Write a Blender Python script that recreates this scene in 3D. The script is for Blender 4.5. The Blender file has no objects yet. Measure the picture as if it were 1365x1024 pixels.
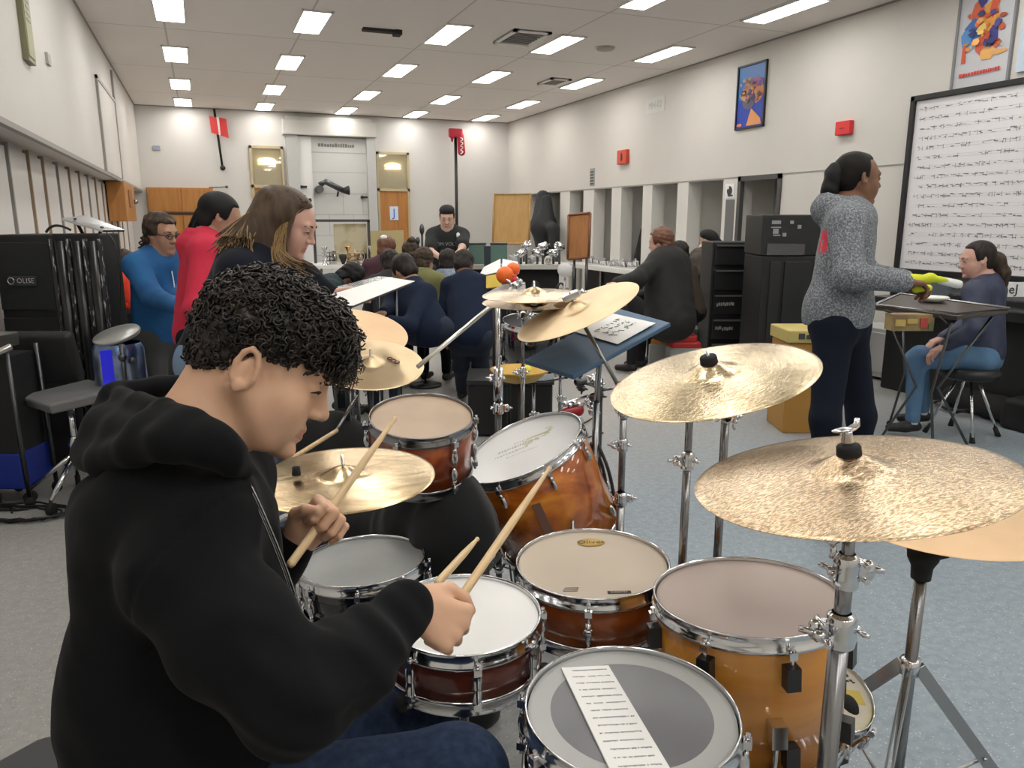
import bpy, bmesh, math, random
import numpy as np
from math import sin, cos, pi, radians, sqrt, atan2
from mathutils import Vector, Matrix, Euler

# ------------------------------------------------------------------ camera
SC = bpy.context.scene
COL = SC.collection
IW, IH, FPX = 1365.0, 1024.0, 1020.0
YAW, PIT, CH = radians(21.7), radians(12.1), 1.52
FW = np.array([sin(YAW)*cos(PIT), cos(YAW)*cos(PIT), -sin(PIT)])
RT = np.array([cos(YAW), -sin(YAW), 0.0])
UP = np.cross(RT, FW)
CAMP = np.array([0, 0, CH])
cam = bpy.data.objects.new('camera', bpy.data.cameras.new('camera'))
COL.objects.link(cam)
cam.data.sensor_width = 36.0
cam.data.lens = FPX/IW*36.0
cam.data.clip_start = 0.02
cam.location = CAMP
cam.rotation_euler = Matrix((RT, UP, -FW)).transposed().to_euler()
SC.camera = cam
def ray(x, y): return FW + RT*((x-682.5)/FPX) - UP*((y-512)/FPX)
def P(x, y, d): return CAMP + ray(x, y)*d            # point seen at x, y, d metres deep
def pz(x, y, z): r = ray(x, y); return CAMP + r*((z-CH)/r[2])
def pX(x, y, X): r = ray(x, y); return CAMP + r*(X/r[0])
def pY(x, y, Y): r = ray(x, y); return CAMP + r*(Y/r[1])

# ------------------------------------------------------------------ world, view
W_ = bpy.data.worlds.new('world'); SC.world = W_; W_.use_nodes = True
W_.node_tree.nodes['Background'].inputs[0].default_value = (0.8, 0.85, 0.9, 1)
W_.node_tree.nodes['Background'].inputs[1].default_value = 0.3
SC.view_settings.view_transform = 'Standard'
SC.view_settings.look = 'None'
SC.view_settings.gamma = 1.0
SC.view_settings.use_curve_mapping = False
SC.view_settings.exposure = 0.62
LIGHT = 11.0                       # strength of the ceiling panels

# ------------------------------------------------------------------ materials
MATS = {}
def nt(m): return m.node_tree.nodes, m.node_tree.links
def mat(name, col=(.5,.5,.5), rough=.5, metal=0., spec=.5, noise=None, bump=None, sheen=0, coat=0, sss=0, trans=0, emit=0, wave=None):
    """noise=(scale, other colour, contrast lo, hi), bump=(scale, strength, detail)"""
    if name in MATS: return MATS[name]
    m = bpy.data.materials.new(name); m.use_nodes = True; MATS[name] = m
    n, l = nt(m); b = n['Principled BSDF']
    b.inputs['Base Color'].default_value = (*col, 1)
    b.inputs['Roughness'].default_value = rough
    b.inputs['Metallic'].default_value = metal
    b.inputs['Specular IOR Level'].default_value = spec
    if sheen: b.inputs['Sheen Weight'].default_value = sheen; b.inputs['Sheen Roughness'].default_value = .5
    if coat: b.inputs['Coat Weight'].default_value = coat; b.inputs['Coat Roughness'].default_value = .06
    if sss:
        b.inputs['Subsurface Weight'].default_value = sss
        b.inputs['Subsurface Radius'].default_value = (1, .35, .2); b.inputs['Subsurface Scale'].default_value = .008
    if trans: b.inputs['Transmission Weight'].default_value = trans
    if emit:
        b.inputs['Emission Color'].default_value = (*col, 1); b.inputs['Emission Strength'].default_value = emit
    tc = n.new('ShaderNodeTexCoord')
    if noise:
        t = n.new('ShaderNodeTexNoise'); t.inputs['Scale'].default_value = noise[0]; t.inputs['Detail'].default_value = 5
        r = n.new('ShaderNodeValToRGB')
        r.color_ramp.elements[0].position = noise[2]; r.color_ramp.elements[1].position = noise[3]
        r.color_ramp.elements[0].color = (*col, 1); r.color_ramp.elements[1].color = (*noise[1], 1)
        if len(noise) > 4:
            mp = n.new('ShaderNodeMapping'); mp.inputs['Scale'].default_value = noise[4]
            l.new(tc.outputs['Object'], mp.inputs[0]); l.new(mp.outputs[0], t.inputs[0])
        else: l.new(tc.outputs['Object'], t.inputs[0])
        l.new(t.outputs[0], r.inputs[0]); l.new(r.outputs[0], b.inputs['Base Color'])
    if bump:
        t = n.new('ShaderNodeTexNoise'); t.inputs['Scale'].default_value = bump[0]; t.inputs['Detail'].default_value = bump[2] if len(bump) > 2 else 3
        bp = n.new('ShaderNodeBump'); bp.inputs['Strength'].default_value = bump[1]; bp.inputs['Distance'].default_value = bump[3] if len(bump) > 3 else .002
        l.new(tc.outputs['Object'], t.inputs[0]); l.new(t.outputs[0], bp.inputs['Height']); l.new(bp.outputs[0], b.inputs['Normal'])
    return m

def cymbal_mat(name, c1, c2, rough, groove=.5, fleck=0., fscale=60):
    m = bpy.data.materials.new(name); m.use_nodes = True; MATS[name] = m
    n, l = nt(m); b = n['Principled BSDF']
    b.inputs['Metallic'].default_value = 1; b.inputs['Roughness'].default_value = rough
    tc = n.new('ShaderNodeTexCoord')
    sx = n.new('ShaderNodeSeparateXYZ'); l.new(tc.outputs['Object'], sx.inputs[0])
    vl = n.new('ShaderNodeVectorMath'); vl.operation = 'LENGTH'; cx = n.new('ShaderNodeCombineXYZ')
    l.new(sx.outputs[0], cx.inputs[0]); l.new(sx.outputs[1], cx.inputs[1]); l.new(cx.outputs[0], vl.inputs[0])
    at = n.new('ShaderNodeMath'); at.operation = 'ARCTAN2'; l.new(sx.outputs[1], at.inputs[0]); l.new(sx.outputs[0], at.inputs[1])
    pol = n.new('ShaderNodeCombineXYZ'); mr = n.new('ShaderNodeMath'); mr.operation = 'MULTIPLY'; mr.inputs[1].default_value = 420
    l.new(vl.outputs['Value'], mr.inputs[0]); l.new(mr.outputs[0], pol.inputs[0])
    ma = n.new('ShaderNodeMath'); ma.operation = 'MULTIPLY'; ma.inputs[1].default_value = .7
    l.new(at.outputs[0], ma.inputs[0]); l.new(ma.outputs[0], pol.inputs[1])
    t1 = n.new('ShaderNodeTexNoise'); t1.inputs['Scale'].default_value = 1.0; t1.inputs['Detail'].default_value = 3
    l.new(pol.outputs[0], t1.inputs[0])
    t2 = n.new('ShaderNodeTexNoise'); t2.inputs['Scale'].default_value = 7; t2.inputs['Detail'].default_value = 6
    l.new(tc.outputs['Object'], t2.inputs[0])
    r = n.new('ShaderNodeValToRGB'); r.color_ramp.elements[0].position = .35; r.color_ramp.elements[1].position = .65
    r.color_ramp.elements[0].color = (*c1, 1); r.color_ramp.elements[1].color = (*c2, 1)
    l.new(t2.outputs[0], r.inputs[0])
    last = r.outputs[0]
    h = t1.outputs[0]
    if fleck:
        mp = n.new('ShaderNodeMapping'); mp.inputs['Scale'].default_value = (.55, 1.5, 1); mp.inputs['Rotation'].default_value = (0, 0, YAW)
        mp.vector_type = 'POINT'
        t3 = n.new('ShaderNodeTexNoise'); t3.inputs['Scale'].default_value = fscale; t3.inputs['Detail'].default_value = 2
        l.new(tc.outputs['Object'], mp.inputs[0]); l.new(mp.outputs[0], t3.inputs[0])
        r3 = n.new('ShaderNodeValToRGB'); r3.color_ramp.elements[0].position = .40; r3.color_ramp.elements[1].position = .56
        r3.color_ramp.elements[0].color = (.42, .3, .17, 1); r3.color_ramp.elements[1].color = (1, 1, 1, 1)
        l.new(t3.outputs[0], r3.inputs[0])
        mx = n.new('ShaderNodeMix'); mx.data_type = 'RGBA'; mx.blend_type = 'MULTIPLY'; mx.inputs[0].default_value = fleck
        l.new(last, mx.inputs[6]); l.new(r3.outputs[0], mx.inputs[7]); last = mx.outputs[2]
        ad = n.new('ShaderNodeMath'); ad.operation = 'MULTIPLY_ADD'; ad.inputs[1].default_value = 1.4
        l.new(t3.outputs[0], ad.inputs[0]); l.new(t1.outputs[0], ad.inputs[2]); h = ad.outputs[0]
    l.new(last, b.inputs['Base Color'])
    bp = n.new('ShaderNodeBump'); bp.inputs['Strength'].default_value = groove; bp.inputs['Distance'].default_value = .0006
    l.new(h, bp.inputs['Height']); l.new(bp.outputs[0], b.inputs['Normal'])
    return m

def shell_mat(name, c1, c2, c3, scale=5, stretch=(1,1,1), coat=.8, dist=1.5):
    m = bpy.data.materials.new(name); m.use_nodes = True; MATS[name] = m
    n, l = nt(m); b = n['Principled BSDF']
    b.inputs['Roughness'].default_value = .35; b.inputs['Coat Weight'].default_value = coat; b.inputs['Coat Roughness'].default_value = .05
    tc = n.new('ShaderNodeTexCoord'); mp = n.new('ShaderNodeMapping'); mp.inputs['Scale'].default_value = stretch
    t = n.new('ShaderNodeTexNoise'); t.inputs['Scale'].default_value = scale; t.inputs['Detail'].default_value = 4; t.inputs['Distortion'].default_value = dist
    r = n.new('ShaderNodeValToRGB'); e = r.color_ramp.elements
    e[0].position = .3; e[0].color = (*c1, 1); e[1].position = .7; e[1].color = (*c3, 1)
    x = e.new(.5); x.color = (*c2, 1)
    l.new(tc.outputs['Object'], mp.inputs[0]); l.new(mp.outputs[0], t.inputs[0]); l.new(t.outputs[0], r.inputs[0]); l.new(r.outputs[0], b.inputs['Base Color'])
    return m

chrome = mat('chrome', (.72,.73,.75), .13, 1.)
steel = mat('brushed_steel', (.30,.305,.315), .24, 1.)
darksteel = mat('dark_steel', (.12,.125,.13), .35, 1.)
gold = mat('gold_metal', (.8,.62,.3), .2, 1.)
blackp = mat('black_plastic', (.012,.012,.013), .45)
rubber = mat('black_rubber', (.01,.01,.01), .75)
blackcab = mat('black_cabinet', (.010,.011,.012), .55, bump=(90,.25,2))
whitep = mat('white_paint', (.78,.77,.73), .55)
paper = mat('paper', (.86,.86,.85), .8)
ink = mat('ink', (.05,.05,.06), .8)
greyink = mat('grey_ink', (.25,.25,.27), .8)
redp = mat('red_plastic', (.62,.03,.03), .4)
orangep = mat('orange_plastic', (.9,.16,.02), .35)
bluep = mat('blue_plastic', (.02,.10,.42), .4)
yellowp = mat('yellow_cloth', (.62,.68,.02), .7)
wood = mat('orange_wood', (.40,.165,.035), .45, noise=(3,(.46,.20,.05),.4,.6,(6,6,.6)))
woodl = mat('light_wood', (.42,.25,.09), .5, noise=(3,(.48,.30,.12),.4,.6,(6,6,.6)))
stickwood = mat('hickory', (.66,.46,.24), .45, noise=(20,(.74,.55,.32),.4,.6,(8,8,1)))
skinmats = {}
def skin(name, c, c2=None):
    return mat(name, c, .5, sss=.12, spec=.4, noise=(14, c2 or tuple(x*.88 for x in c), .35, .7), bump=(260,.12,2,.0008))

# ------------------------------------------------------------------ mesh builder
def frame(d, up=None):
    d = np.asarray(d, float); d = d/np.linalg.norm(d)
    u = np.array([0,0,1.]) if up is None else np.asarray(up, float)
    if abs(d@u)/np.linalg.norm(u) > .98: u = np.array([1.,0,0])
    a = np.cross(u, d); a /= np.linalg.norm(a); b = np.cross(d, a)
    return a, b, d                                   # columns x, y, z(=d)
def woff(p):
    o = np.zeros(3)
    while p is not None:
        if not p.get('_w', 1): return np.zeros(3)
        o = o+np.array(p.location); p = p.parent
    return o
class MB:
    def __init__(s): s.v = []; s.f = []; s.m = []; s.n = 0; s.sm = []
    def add(s, V, F, mi=0, smooth=True):
        V = np.asarray(V, float).reshape(-1,3); k = s.n
        s.v.append(V); s.n += len(V)
        for f in F: s.f.append([i+k for i in f]); s.m.append(mi); s.sm.append(smooth)
        return s
    def box(s, c, h, R=None, mi=0):
        c = np.asarray(c, float); h = np.asarray(h, float)
        V = np.array([[x,y,z] for x in (-1,1) for y in (-1,1) for z in (-1,1)])*h
        if R is not None: V = V@np.asarray(R).T
        return s.add(V+c, [(0,1,3,2),(4,6,7,5),(0,4,5,1),(2,3,7,6),(0,2,6,4),(1,5,7,3)], mi, False)
    def bb(s, a, b, mi=0):
        a = np.minimum(a, b)*1.0; b2 = np.maximum(np.asarray(a), b)
        return s.box((a+b2)/2, (b2-a)/2, None, mi)
    def tube(s, pts, r, n=10, mi=0, cap=True):
        pts = [np.asarray(p, float) for p in pts]; m = len(pts)
        rr = [r]*m if np.isscalar(r) else list(r)
        V = []; pa = None
        for i, p in enumerate(pts):
            d = pts[min(i+1,m-1)]-pts[max(i-1,0)]
            L = np.linalg.norm(d); d = d/L if L > 1e-9 else np.array([0,0,1.])
            if pa is None: a, b, _ = frame(d)
            else:
                a = pa-d*(pa@d); na = np.linalg.norm(a)
                a = a/na if na > 1e-6 else frame(d)[0]
                b = np.cross(d, a)
            pa = a
            for k in range(n):
                t = 2*pi*k/n; V.append(p+rr[i]*(cos(t)*a+sin(t)*b))
        F = [(i*n+k, i*n+(k+1)%n, (i+1)*n+(k+1)%n, (i+1)*n+k) for i in range(m-1) for k in range(n)]
        s.add(V, F, mi)
        if cap:
            s.f.append([s.n-m*n+k for k in range(n)][::-1]); s.m.append(mi); s.sm.append(False)
            s.f.append([s.n-n+k for k in range(n)]); s.m.append(mi); s.sm.append(False)
        return s
    def cyl(s, a, b, r, n=16, mi=0): return s.tube([a, b], r, n, mi)
    def lathe(s, prof, o=(0,0,0), d=(0,0,1), n=32, mi=0, closed=False, smooth=True):
        a, b, d = frame(d); o = np.asarray(o, float); V = []
        for (r, z) in prof:
            for k in range(n):
                t = 2*pi*k/n; V.append(o+d*z+r*(cos(t)*a+sin(t)*b))
        m = len(prof)
        F = [(i*n+k, i*n+(k+1)%n, ((i+1)%m)*n+(k+1)%n, ((i+1)%m)*n+k) for i in range(m if closed else m-1) for k in range(n)]
        return s.add(V, F, mi, smooth)
    def ell(s, c, r, R=None, n=16, m=10, mi=0):
        c = np.asarray(c, float); r = np.asarray(r, float)*np.ones(3); V = []
        for i in range(m+1):
            p = pi*i/m
            for k in range(n):
                t = 2*pi*k/n; V.append((sin(p)*cos(t), sin(p)*sin(t), cos(p)))
        V = np.array(V)*r
        if R is not None: V = V@np.asarray(R).T
        return s.add(V+c, [(i*n+k, (i+1)*n+k, (i+1)*n+(k+1)%n, i*n+(k+1)%n) for i in range(m) for k in range(n)], mi)
    def poly(s, pts, mi=0): return s.add(pts, [tuple(range(len(pts)))], mi, False)
    def slab(s, pts, t, mi=0):
        """polygon given a thickness along its normal, down by t"""
        p = np.asarray(pts, float); nn = np.cross(p[1]-p[0], p[2]-p[0]); nn /= np.linalg.norm(nn); k = len(p)
        V = np.vstack([p, p-nn*t])
        F = [tuple(range(k)), tuple(range(2*k-1, k-1, -1))]+[(i, i+k, (i+1)%k+k, (i+1)%k) for i in range(k)]
        return s.add(V, F, mi, False)
    def build(s, name, mats, parent=None, world=True, auto=True, bevel=0, loc=None):
        V = np.vstack(s.v)
        if parent is not None and world: V = V-woff(parent)
        me = bpy.data.meshes.new(name)
        me.from_pydata(V.tolist(), [], s.f)
        if not isinstance(mats, (list, tuple)): mats = [mats]
        for m_ in mats: me.materials.append(m_)
        me.polygons.foreach_set('material_index', s.m)
        me.polygons.foreach_set('use_smooth', s.sm)
        me.validate(); me.update()
        o = bpy.data.objects.new(name, me); COL.objects.link(o)
        if parent is not None: o.parent = parent
        if bevel:
            b = o.modifiers.new('bevel', 'BEVEL'); b.width = bevel; b.segments = 2; b.limit_method = 'ANGLE'; b.harden_normals = False
        return o
def tag(o, label=None, cat=None, group=None, kind=None):
    if label: o['label'] = label
    if cat: o['category'] = cat
    if group: o['group'] = group
    if kind: o['kind'] = kind
    return o
def thing(name, label, cat, loc=(0,0,0), group=None, R=None):
    o = bpy.data.objects.new(name, None); COL.objects.link(o); o.empty_display_size = .1
    o.location = Vector([float(x) for x in loc])
    if R is not None: o.rotation_euler = Matrix(np.asarray(R).tolist()).to_euler(); o['_w'] = 0
    return tag(o, label, cat, group)
def solo(mb, name, mats, label, cat, group=None, origin=None, bevel=0):
    """a thing that is one mesh, with its origin at its base"""
    V = np.vstack(mb.v)
    if origin is None: origin = np.array([(V[:,0].min()+V[:,0].max())/2, (V[:,1].min()+V[:,1].max())/2, V[:,2].min()])
    origin = np.asarray(origin, float)
    mb.v = [V-origin]
    o = mb.build(name, mats, bevel=bevel); o.location = Vector(origin.tolist())
    return tag(o, label, cat, group)
def struct(mb, name, mats, bevel=0):
    return tag(mb.build(name, mats, bevel=bevel), kind='structure')
def copy_tree(o, parent=None):
    c = o.copy(); COL.objects.link(c)
    if parent is not None: c.parent = parent
    for ch in [x for x in COL.objects if x.parent == o]: copy_tree(ch, c)
    return c
def text_mesh(txt, size, name, m, parent, o, x, y, extrude=.0004, font_scale=1, align='CENTER', world=True):
    """lettering lying in the plane x (reading direction), y (up), centred at o"""
    cu = bpy.data.curves.new(name, 'FONT'); cu.body = txt; cu.size = size; cu.extrude = extrude
    cu.align_x = align; cu.align_y = 'CENTER'; cu.resolution_u = 2
    ob = bpy.data.objects.new(name, cu); COL.objects.link(ob)
    me = bpy.data.meshes.new_from_object(ob); bpy.data.objects.remove(ob)
    x = np.asarray(x, float); x /= np.linalg.norm(x); y = np.asarray(y, float); y = y-x*(x@y); y /= np.linalg.norm(y); z = np.cross(x, y)
    V = np.array([v.co[:] for v in me.vertices]) if len(me.vertices) else np.zeros((0,3))
    b = MB(); b.add(V*np.array([font_scale,1,1])@np.array([x,y,z])+np.asarray(o), [tuple(p.vertices) for p in me.polygons], 0, False)
    return b.build(name, m, parent, world=world)

# ------------------------------------------------------------------ implicit surfaces
def nz(v): v = np.asarray(v, float); return v/np.linalg.norm(v)
class SDF:
    """smooth unions of round cones and ellipsoids, meshed with surface nets"""
    def __init__(s): s.p = []
    def cone(s, a, b, r1, r2=None, k=.02, op='+'):
        a = np.asarray(a, float); b = np.asarray(b, float); r2 = r1 if r2 is None else r2
        R = max(r1, r2); s.p.append((op, 'c', (a, b, r1, r2), k, np.minimum(a,b)-R, np.maximum(a,b)+R)); return s
    def chain(s, pts, rs, k=.02):
        for i in range(len(pts)-1): s.cone(pts[i], pts[i+1], rs[i], rs[i+1], k)
        return s
    def ell(s, c, r, R=None, k=.02, op='+'):
        c = np.asarray(c, float); r = np.asarray(r, float)*np.ones(3); R = np.eye(3) if R is None else np.asarray(R, float)
        e = np.sqrt(((R*r)**2).sum(1)); s.p.append((op, 'e', (c, r, R), k, c-e, c+e)); return s
    def box(s, c, h, R=None, rd=.01, k=.02, op='+'):
        c = np.asarray(c, float); h = np.asarray(h, float); R = np.eye(3) if R is None else np.asarray(R, float)
        e = np.abs(R)@(h+rd); s.p.append((op, 'b', (c, h, R, rd), k, c-e, c+e)); return s
    def plane(s, c, n, k=.01):                          # cut away the side n points to
        s.p.append(('-', 'p', (np.asarray(c, float), nz(n)), k, None, None)); return s
    def ev(s, Q, lo=None, hi=None, pad=.03):
        D = np.full(len(Q), 1e3)
        for op, ty, a, k, mn, mx in s.p:
            if lo is not None and mn is not None:
                q = k+pad
                if (mn-q > hi).any() or (mx+q < lo).any(): continue
            if ty == 'c':
                A, B, r1, r2 = a; ba = B-A; L = ba@ba
                t = np.clip(((Q-A)@ba)/L, 0, 1) if L > 1e-12 else np.zeros(len(Q))
                d = np.linalg.norm(Q-A-t[:,None]*ba, axis=1)-(r1+(r2-r1)*t)
            elif ty == 'e':
                q = (Q-a[0])@a[2]; k0 = np.linalg.norm(q/a[1], axis=1); k1 = np.linalg.norm(q/a[1]**2, axis=1)
                d = np.where(k1 > 1e-9, k0*(k0-1)/np.maximum(k1,1e-9), -a[1].min())
            elif ty == 'b':
                q = np.abs((Q-a[0])@a[2])-a[1]
                d = np.linalg.norm(np.maximum(q, 0), axis=1)+np.minimum(q.max(1), 0)-a[3]
            else: d = -((Q-a[0])@a[1])
            if op == '+':
                h = np.maximum(k-np.abs(D-d), 0)/k if k > 0 else 0; D = np.minimum(D, d)-h*h*k*.25
            else:
                h = np.maximum(k-np.abs(D+d), 0)/k; D = np.maximum(D, -d)+h*h*k*.25
        return D
    def mesh(s, vox, disp=None, dmax=.0):
        ps = [p for p in s.p if p[0] == '+']
        lo = np.min([p[4] for p in ps], 0)-.02-dmax; hi = np.max([p[5] for p in ps], 0)+.02+dmax
        B = 14
        nb = np.ceil((hi-lo)/(vox*B)).astype(int)
        g = np.stack(np.meshgrid(*[np.arange(n) for n in nb], indexing='ij'), -1).reshape(-1,3)
        cen = lo+(g+.5)*B*vox
        dc = s.ev(cen)
        act = g[np.abs(dc) < B*vox*.5*1.75+.02+dmax]
        N = np.array(nb)*B+3
        K = []; VV = []; QD = []
        ii = np.stack(np.meshgrid(*[np.arange(B+2)]*3, indexing='ij'), -1)
        for b in act:
            o = b*B-1
            pts = lo+(ii+o)*vox
            f = s.ev(pts.reshape(-1,3), pts[0,0,0], pts[-1,-1,-1])
            if f.min() > dmax or f.max() < -dmax: continue
            if disp is not None: f = f+disp(pts.reshape(-1,3))
            f = f.reshape(B+2,B+2,B+2)
            sg = f < 0
            if sg.all() or not sg.any(): continue
            acc = np.zeros((B+1,)*3+(3,)); cnt = np.zeros((B+1,)*3)
            cs = [(x,y,z) for x in (0,1) for y in (0,1) for z in (0,1)]
            sl = lambda o_, X: X[o_[0]:o_[0]+B+1, o_[1]:o_[1]+B+1, o_[2]:o_[2]+B+1]
            for ax in range(3):
                for c in cs:
                    if c[ax]: continue
                    e = list(c); e[ax] = 1
                    fa, fb = sl(c, f), sl(e, f)
                    cr = (fa < 0) != (fb < 0)
                    t = np.where(cr, fa/np.where(cr, fa-fb, 1), 0)
                    pt = np.zeros(acc.shape); pt[...] = c; pt[...,ax] += t
                    acc += pt*cr[...,None]; cnt += cr
            m = cnt > 0
            idx = np.argwhere(m)
            vp = lo+(idx+o+acc[m]/cnt[m][:,None])*vox
            gi = idx+o+1
            K.append((gi[:,0]*N[1]+gi[:,1])*N[2]+gi[:,2]); VV.append(vp)
            for ax in range(3):
                u, v = (ax+1)%3, (ax+2)%3
                r = [slice(1,B+1)]*3; r2 = list(r); r2[ax] = slice(2,B+2)
                fa = f[tuple(r)]; fb = f[tuple(r2)]
                cr = np.argwhere((fa < 0) != (fb < 0))
                if not len(cr): continue
                inv = fa[tuple(cr.T)] < 0
                q = cr+1+o+1
                du = np.zeros(3,int); du[u] = 1; dv = np.zeros(3,int); dv[v] = 1
                ky = lambda a: (a[:,0]*N[1]+a[:,1])*N[2]+a[:,2]
                quad = np.stack([ky(q), ky(q-du), ky(q-du-dv), ky(q-dv)], 1)
                quad[~inv] = quad[~inv][:, ::-1]
                QD.append(quad)
        K = np.concatenate(K); VV = np.vstack(VV); QD = np.vstack(QD)
        uk, ix = np.unique(K, return_index=True)
        V = VV[ix]
        j = np.searchsorted(uk, QD); j = np.clip(j, 0, len(uk)-1)
        ok = (uk[j] == QD).all(1)
        return V, j[ok]
def relax(V, Fq, it=2, f=.5):
    for _ in range(it):
        a = np.zeros_like(V); c = np.zeros(len(V))
        for i in range(4):
            for j in ((i+1)%4, (i-1)%4):
                np.add.at(a, Fq[:,i], V[Fq[:,j]]); np.add.at(c, Fq[:,i], 1)
        V = V*(1-f)+f*a/np.maximum(c,1)[:,None]
    return V
def biggest(V, Fq, frac=.04):
    lab = np.arange(len(V))
    while True:
        m = lab[Fq].min(1); new = lab.copy()
        for i in range(4): np.minimum.at(new, Fq[:,i], m)
        new = new[new]
        if (new == lab).all(): break
        lab = new
    u, c = np.unique(lab[Fq[:,0]], return_counts=True)
    keep = np.isin(lab[Fq[:,0]], u[c >= frac*len(Fq)])
    Fq = Fq[keep]; ids, inv = np.unique(Fq, return_inverse=True)
    return V[ids], inv.reshape(Fq.shape), int((c >= frac*len(keep)).sum())
def sdf_obj(s, name, mats, parent=None, vox=.01, disp=None, dmax=0, matfn=None, smooth=1, world=True):
    V, Fq = s.mesh(vox, disp, dmax)
    V, Fq, nc = biggest(V, Fq, .5 if name in ('body', 'shoe') else .03)
    if smooth: V = relax(V, Fq, smooth)
    me = bpy.data.meshes.new(name)
    mi = matfn(V[Fq].mean(1)) if matfn else None
    if parent is not None and world: V = V-woff(parent)
    me.vertices.add(len(V)); me.vertices.foreach_set('co', V.ravel())
    me.loops.add(Fq.size); me.loops.foreach_set('vertex_index', Fq.ravel().astype(np.int32))
    me.polygons.add(len(Fq)); me.polygons.foreach_set('loop_start', np.arange(0, Fq.size, 4, dtype=np.int32))
    try: me.polygons.foreach_set('loop_total', np.full(len(Fq), 4, dtype=np.int32))
    except Exception: pass
    if not isinstance(mats, (list, tuple)): mats = [mats]
    for m_ in mats: me.materials.append(m_)
    if mi is not None: me.polygons.foreach_set('material_index', mi.astype(np.int32))
    me.polygons.foreach_set('use_smooth', np.ones(len(Fq), bool))
    me.update(calc_edges=True); me.validate()
    o = bpy.data.objects.new(name, me); COL.objects.link(o)
    if parent is not None: o.parent = parent
    return o
def waves(seed, freq, n=9, aniso=(1,1,1)):
    """smooth random field in -1..1"""
    rg = np.random.RandomState(seed); k = rg.normal(size=(n,3)); k /= np.linalg.norm(k, axis=1)[:,None]
    k = k*freq*rg.uniform(.6,1.6,(n,1))*np.array(aniso); ph = rg.uniform(0, 6.28, n)
    return lambda Q: np.sin(Q@k.T+ph).sum(1)/sqrt(n)/1.4
def folds(seed, freq=22, amp=.006, aniso=(1,1,1)):
    a = waves(seed, freq*.5, 7); b = waves(seed+1, freq, 9, aniso); c = waves(seed+2, freq*2.2, 9, aniso)
    def f(Q):
        w = a(Q); x = b(Q+.02*w[:,None]); r = 1-np.abs(x)*1.6
        return -amp*(np.maximum(r, -.3)*.8*(.5+.5*w)+.25*c(Q))
    return f

# ------------------------------------------------------------------ people
def v3(*a): return np.array(a, float)
def hframe(F, U):
    F = nz(F); U = np.asarray(U, float); U = nz(U-F*(U@F)); L = np.cross(U, F)
    return np.array([F, L, U]).T                      # columns forward, left, up
def head_sdf(S, c, R, s=1., ears=True, fat=1.):
    """adds head to S. local axes: x face forward, y left, z up, origin between the ears"""
    g = lambda x, y, z: np.asarray(c)+R@(np.array([x,y,z])*s)
    E = lambda p, r, k=.02, op='+', Rm=None: S.ell(g(*p), np.array(r)*s, R if Rm is None else Rm, k*s, op)
    Cn = lambda a, b, r1, r2, k=.02, op='+': S.cone(g(*a), g(*b), r1*s, r2*s, k*s, op)
    E((-.018,0,.035), (.096,.076,.082), .01)
    E((.028,0,.0), (.070,.062,.085), .03)
    E((.030,0,-.055), (.058,.050*fat,.062), .03)
    for y in (-1,1):
        Cn((-.01,.056*y*fat,-.035), (.05,.030*y*fat,-.098), .020, .016, .03)
        E((.056,.038*y*fat,-.035), (.030,.024,.030), .02)
        E((.058,.029*y*fat,-.066), (.026,.021,.028), .025)
    E((.078,0,-.103), (.021,.020,.017), .018)
    Cn((.084,-.032,.022), (.084,.032,.022), .012, .012, .02)
    for y in (-1,1): E((.104,.031*y,-.002), (.017,.019,.014), .014, '-')
    for y in (-1,1):
        E((.079,.031*y,-.001), (.0155,.0165,.0145), .003)
    Cn((.090,0,.012), (.110,0,-.028), .0085, .0105, .012)
    E((.111,0,-.033), (.0115,.0115,.0095), .008)
    for y in (-1,1): E((.101,.0125*y,-.037), (.010,.0075,.0075), .006)
    Cn((.086,-.018,-.067), (.0925,0,-.0645), .005, .0062, .008); Cn((.086,.018,-.067), (.0925,0,-.0645), .005, .0062, .008)
    Cn((.085,-.014,-.0765), (.0905,0,-.0780), .0055, .0068, .008); Cn((.085,.014,-.0765), (.0905,0,-.0780), .0055, .0068, .008)
    Cn((.1005,-.021,-.0714), (.1005,.021,-.0714), .0024, .0024, .003, '-')
    if ears:
        for y in (-1,1):
            Re = R@np.array(Euler((0, radians(-12), radians(-22*y))).to_matrix())
            E((-.010,.078*y,-.004), (.021,.007,.032), .006, Rm=Re)
            E((-.006,.085*y,.002), (.011,.006,.019), .005, '-', Re)
            E((-.002,.080*y,-.022), (.009,.006,.010), .005, Rm=Re)
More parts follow.
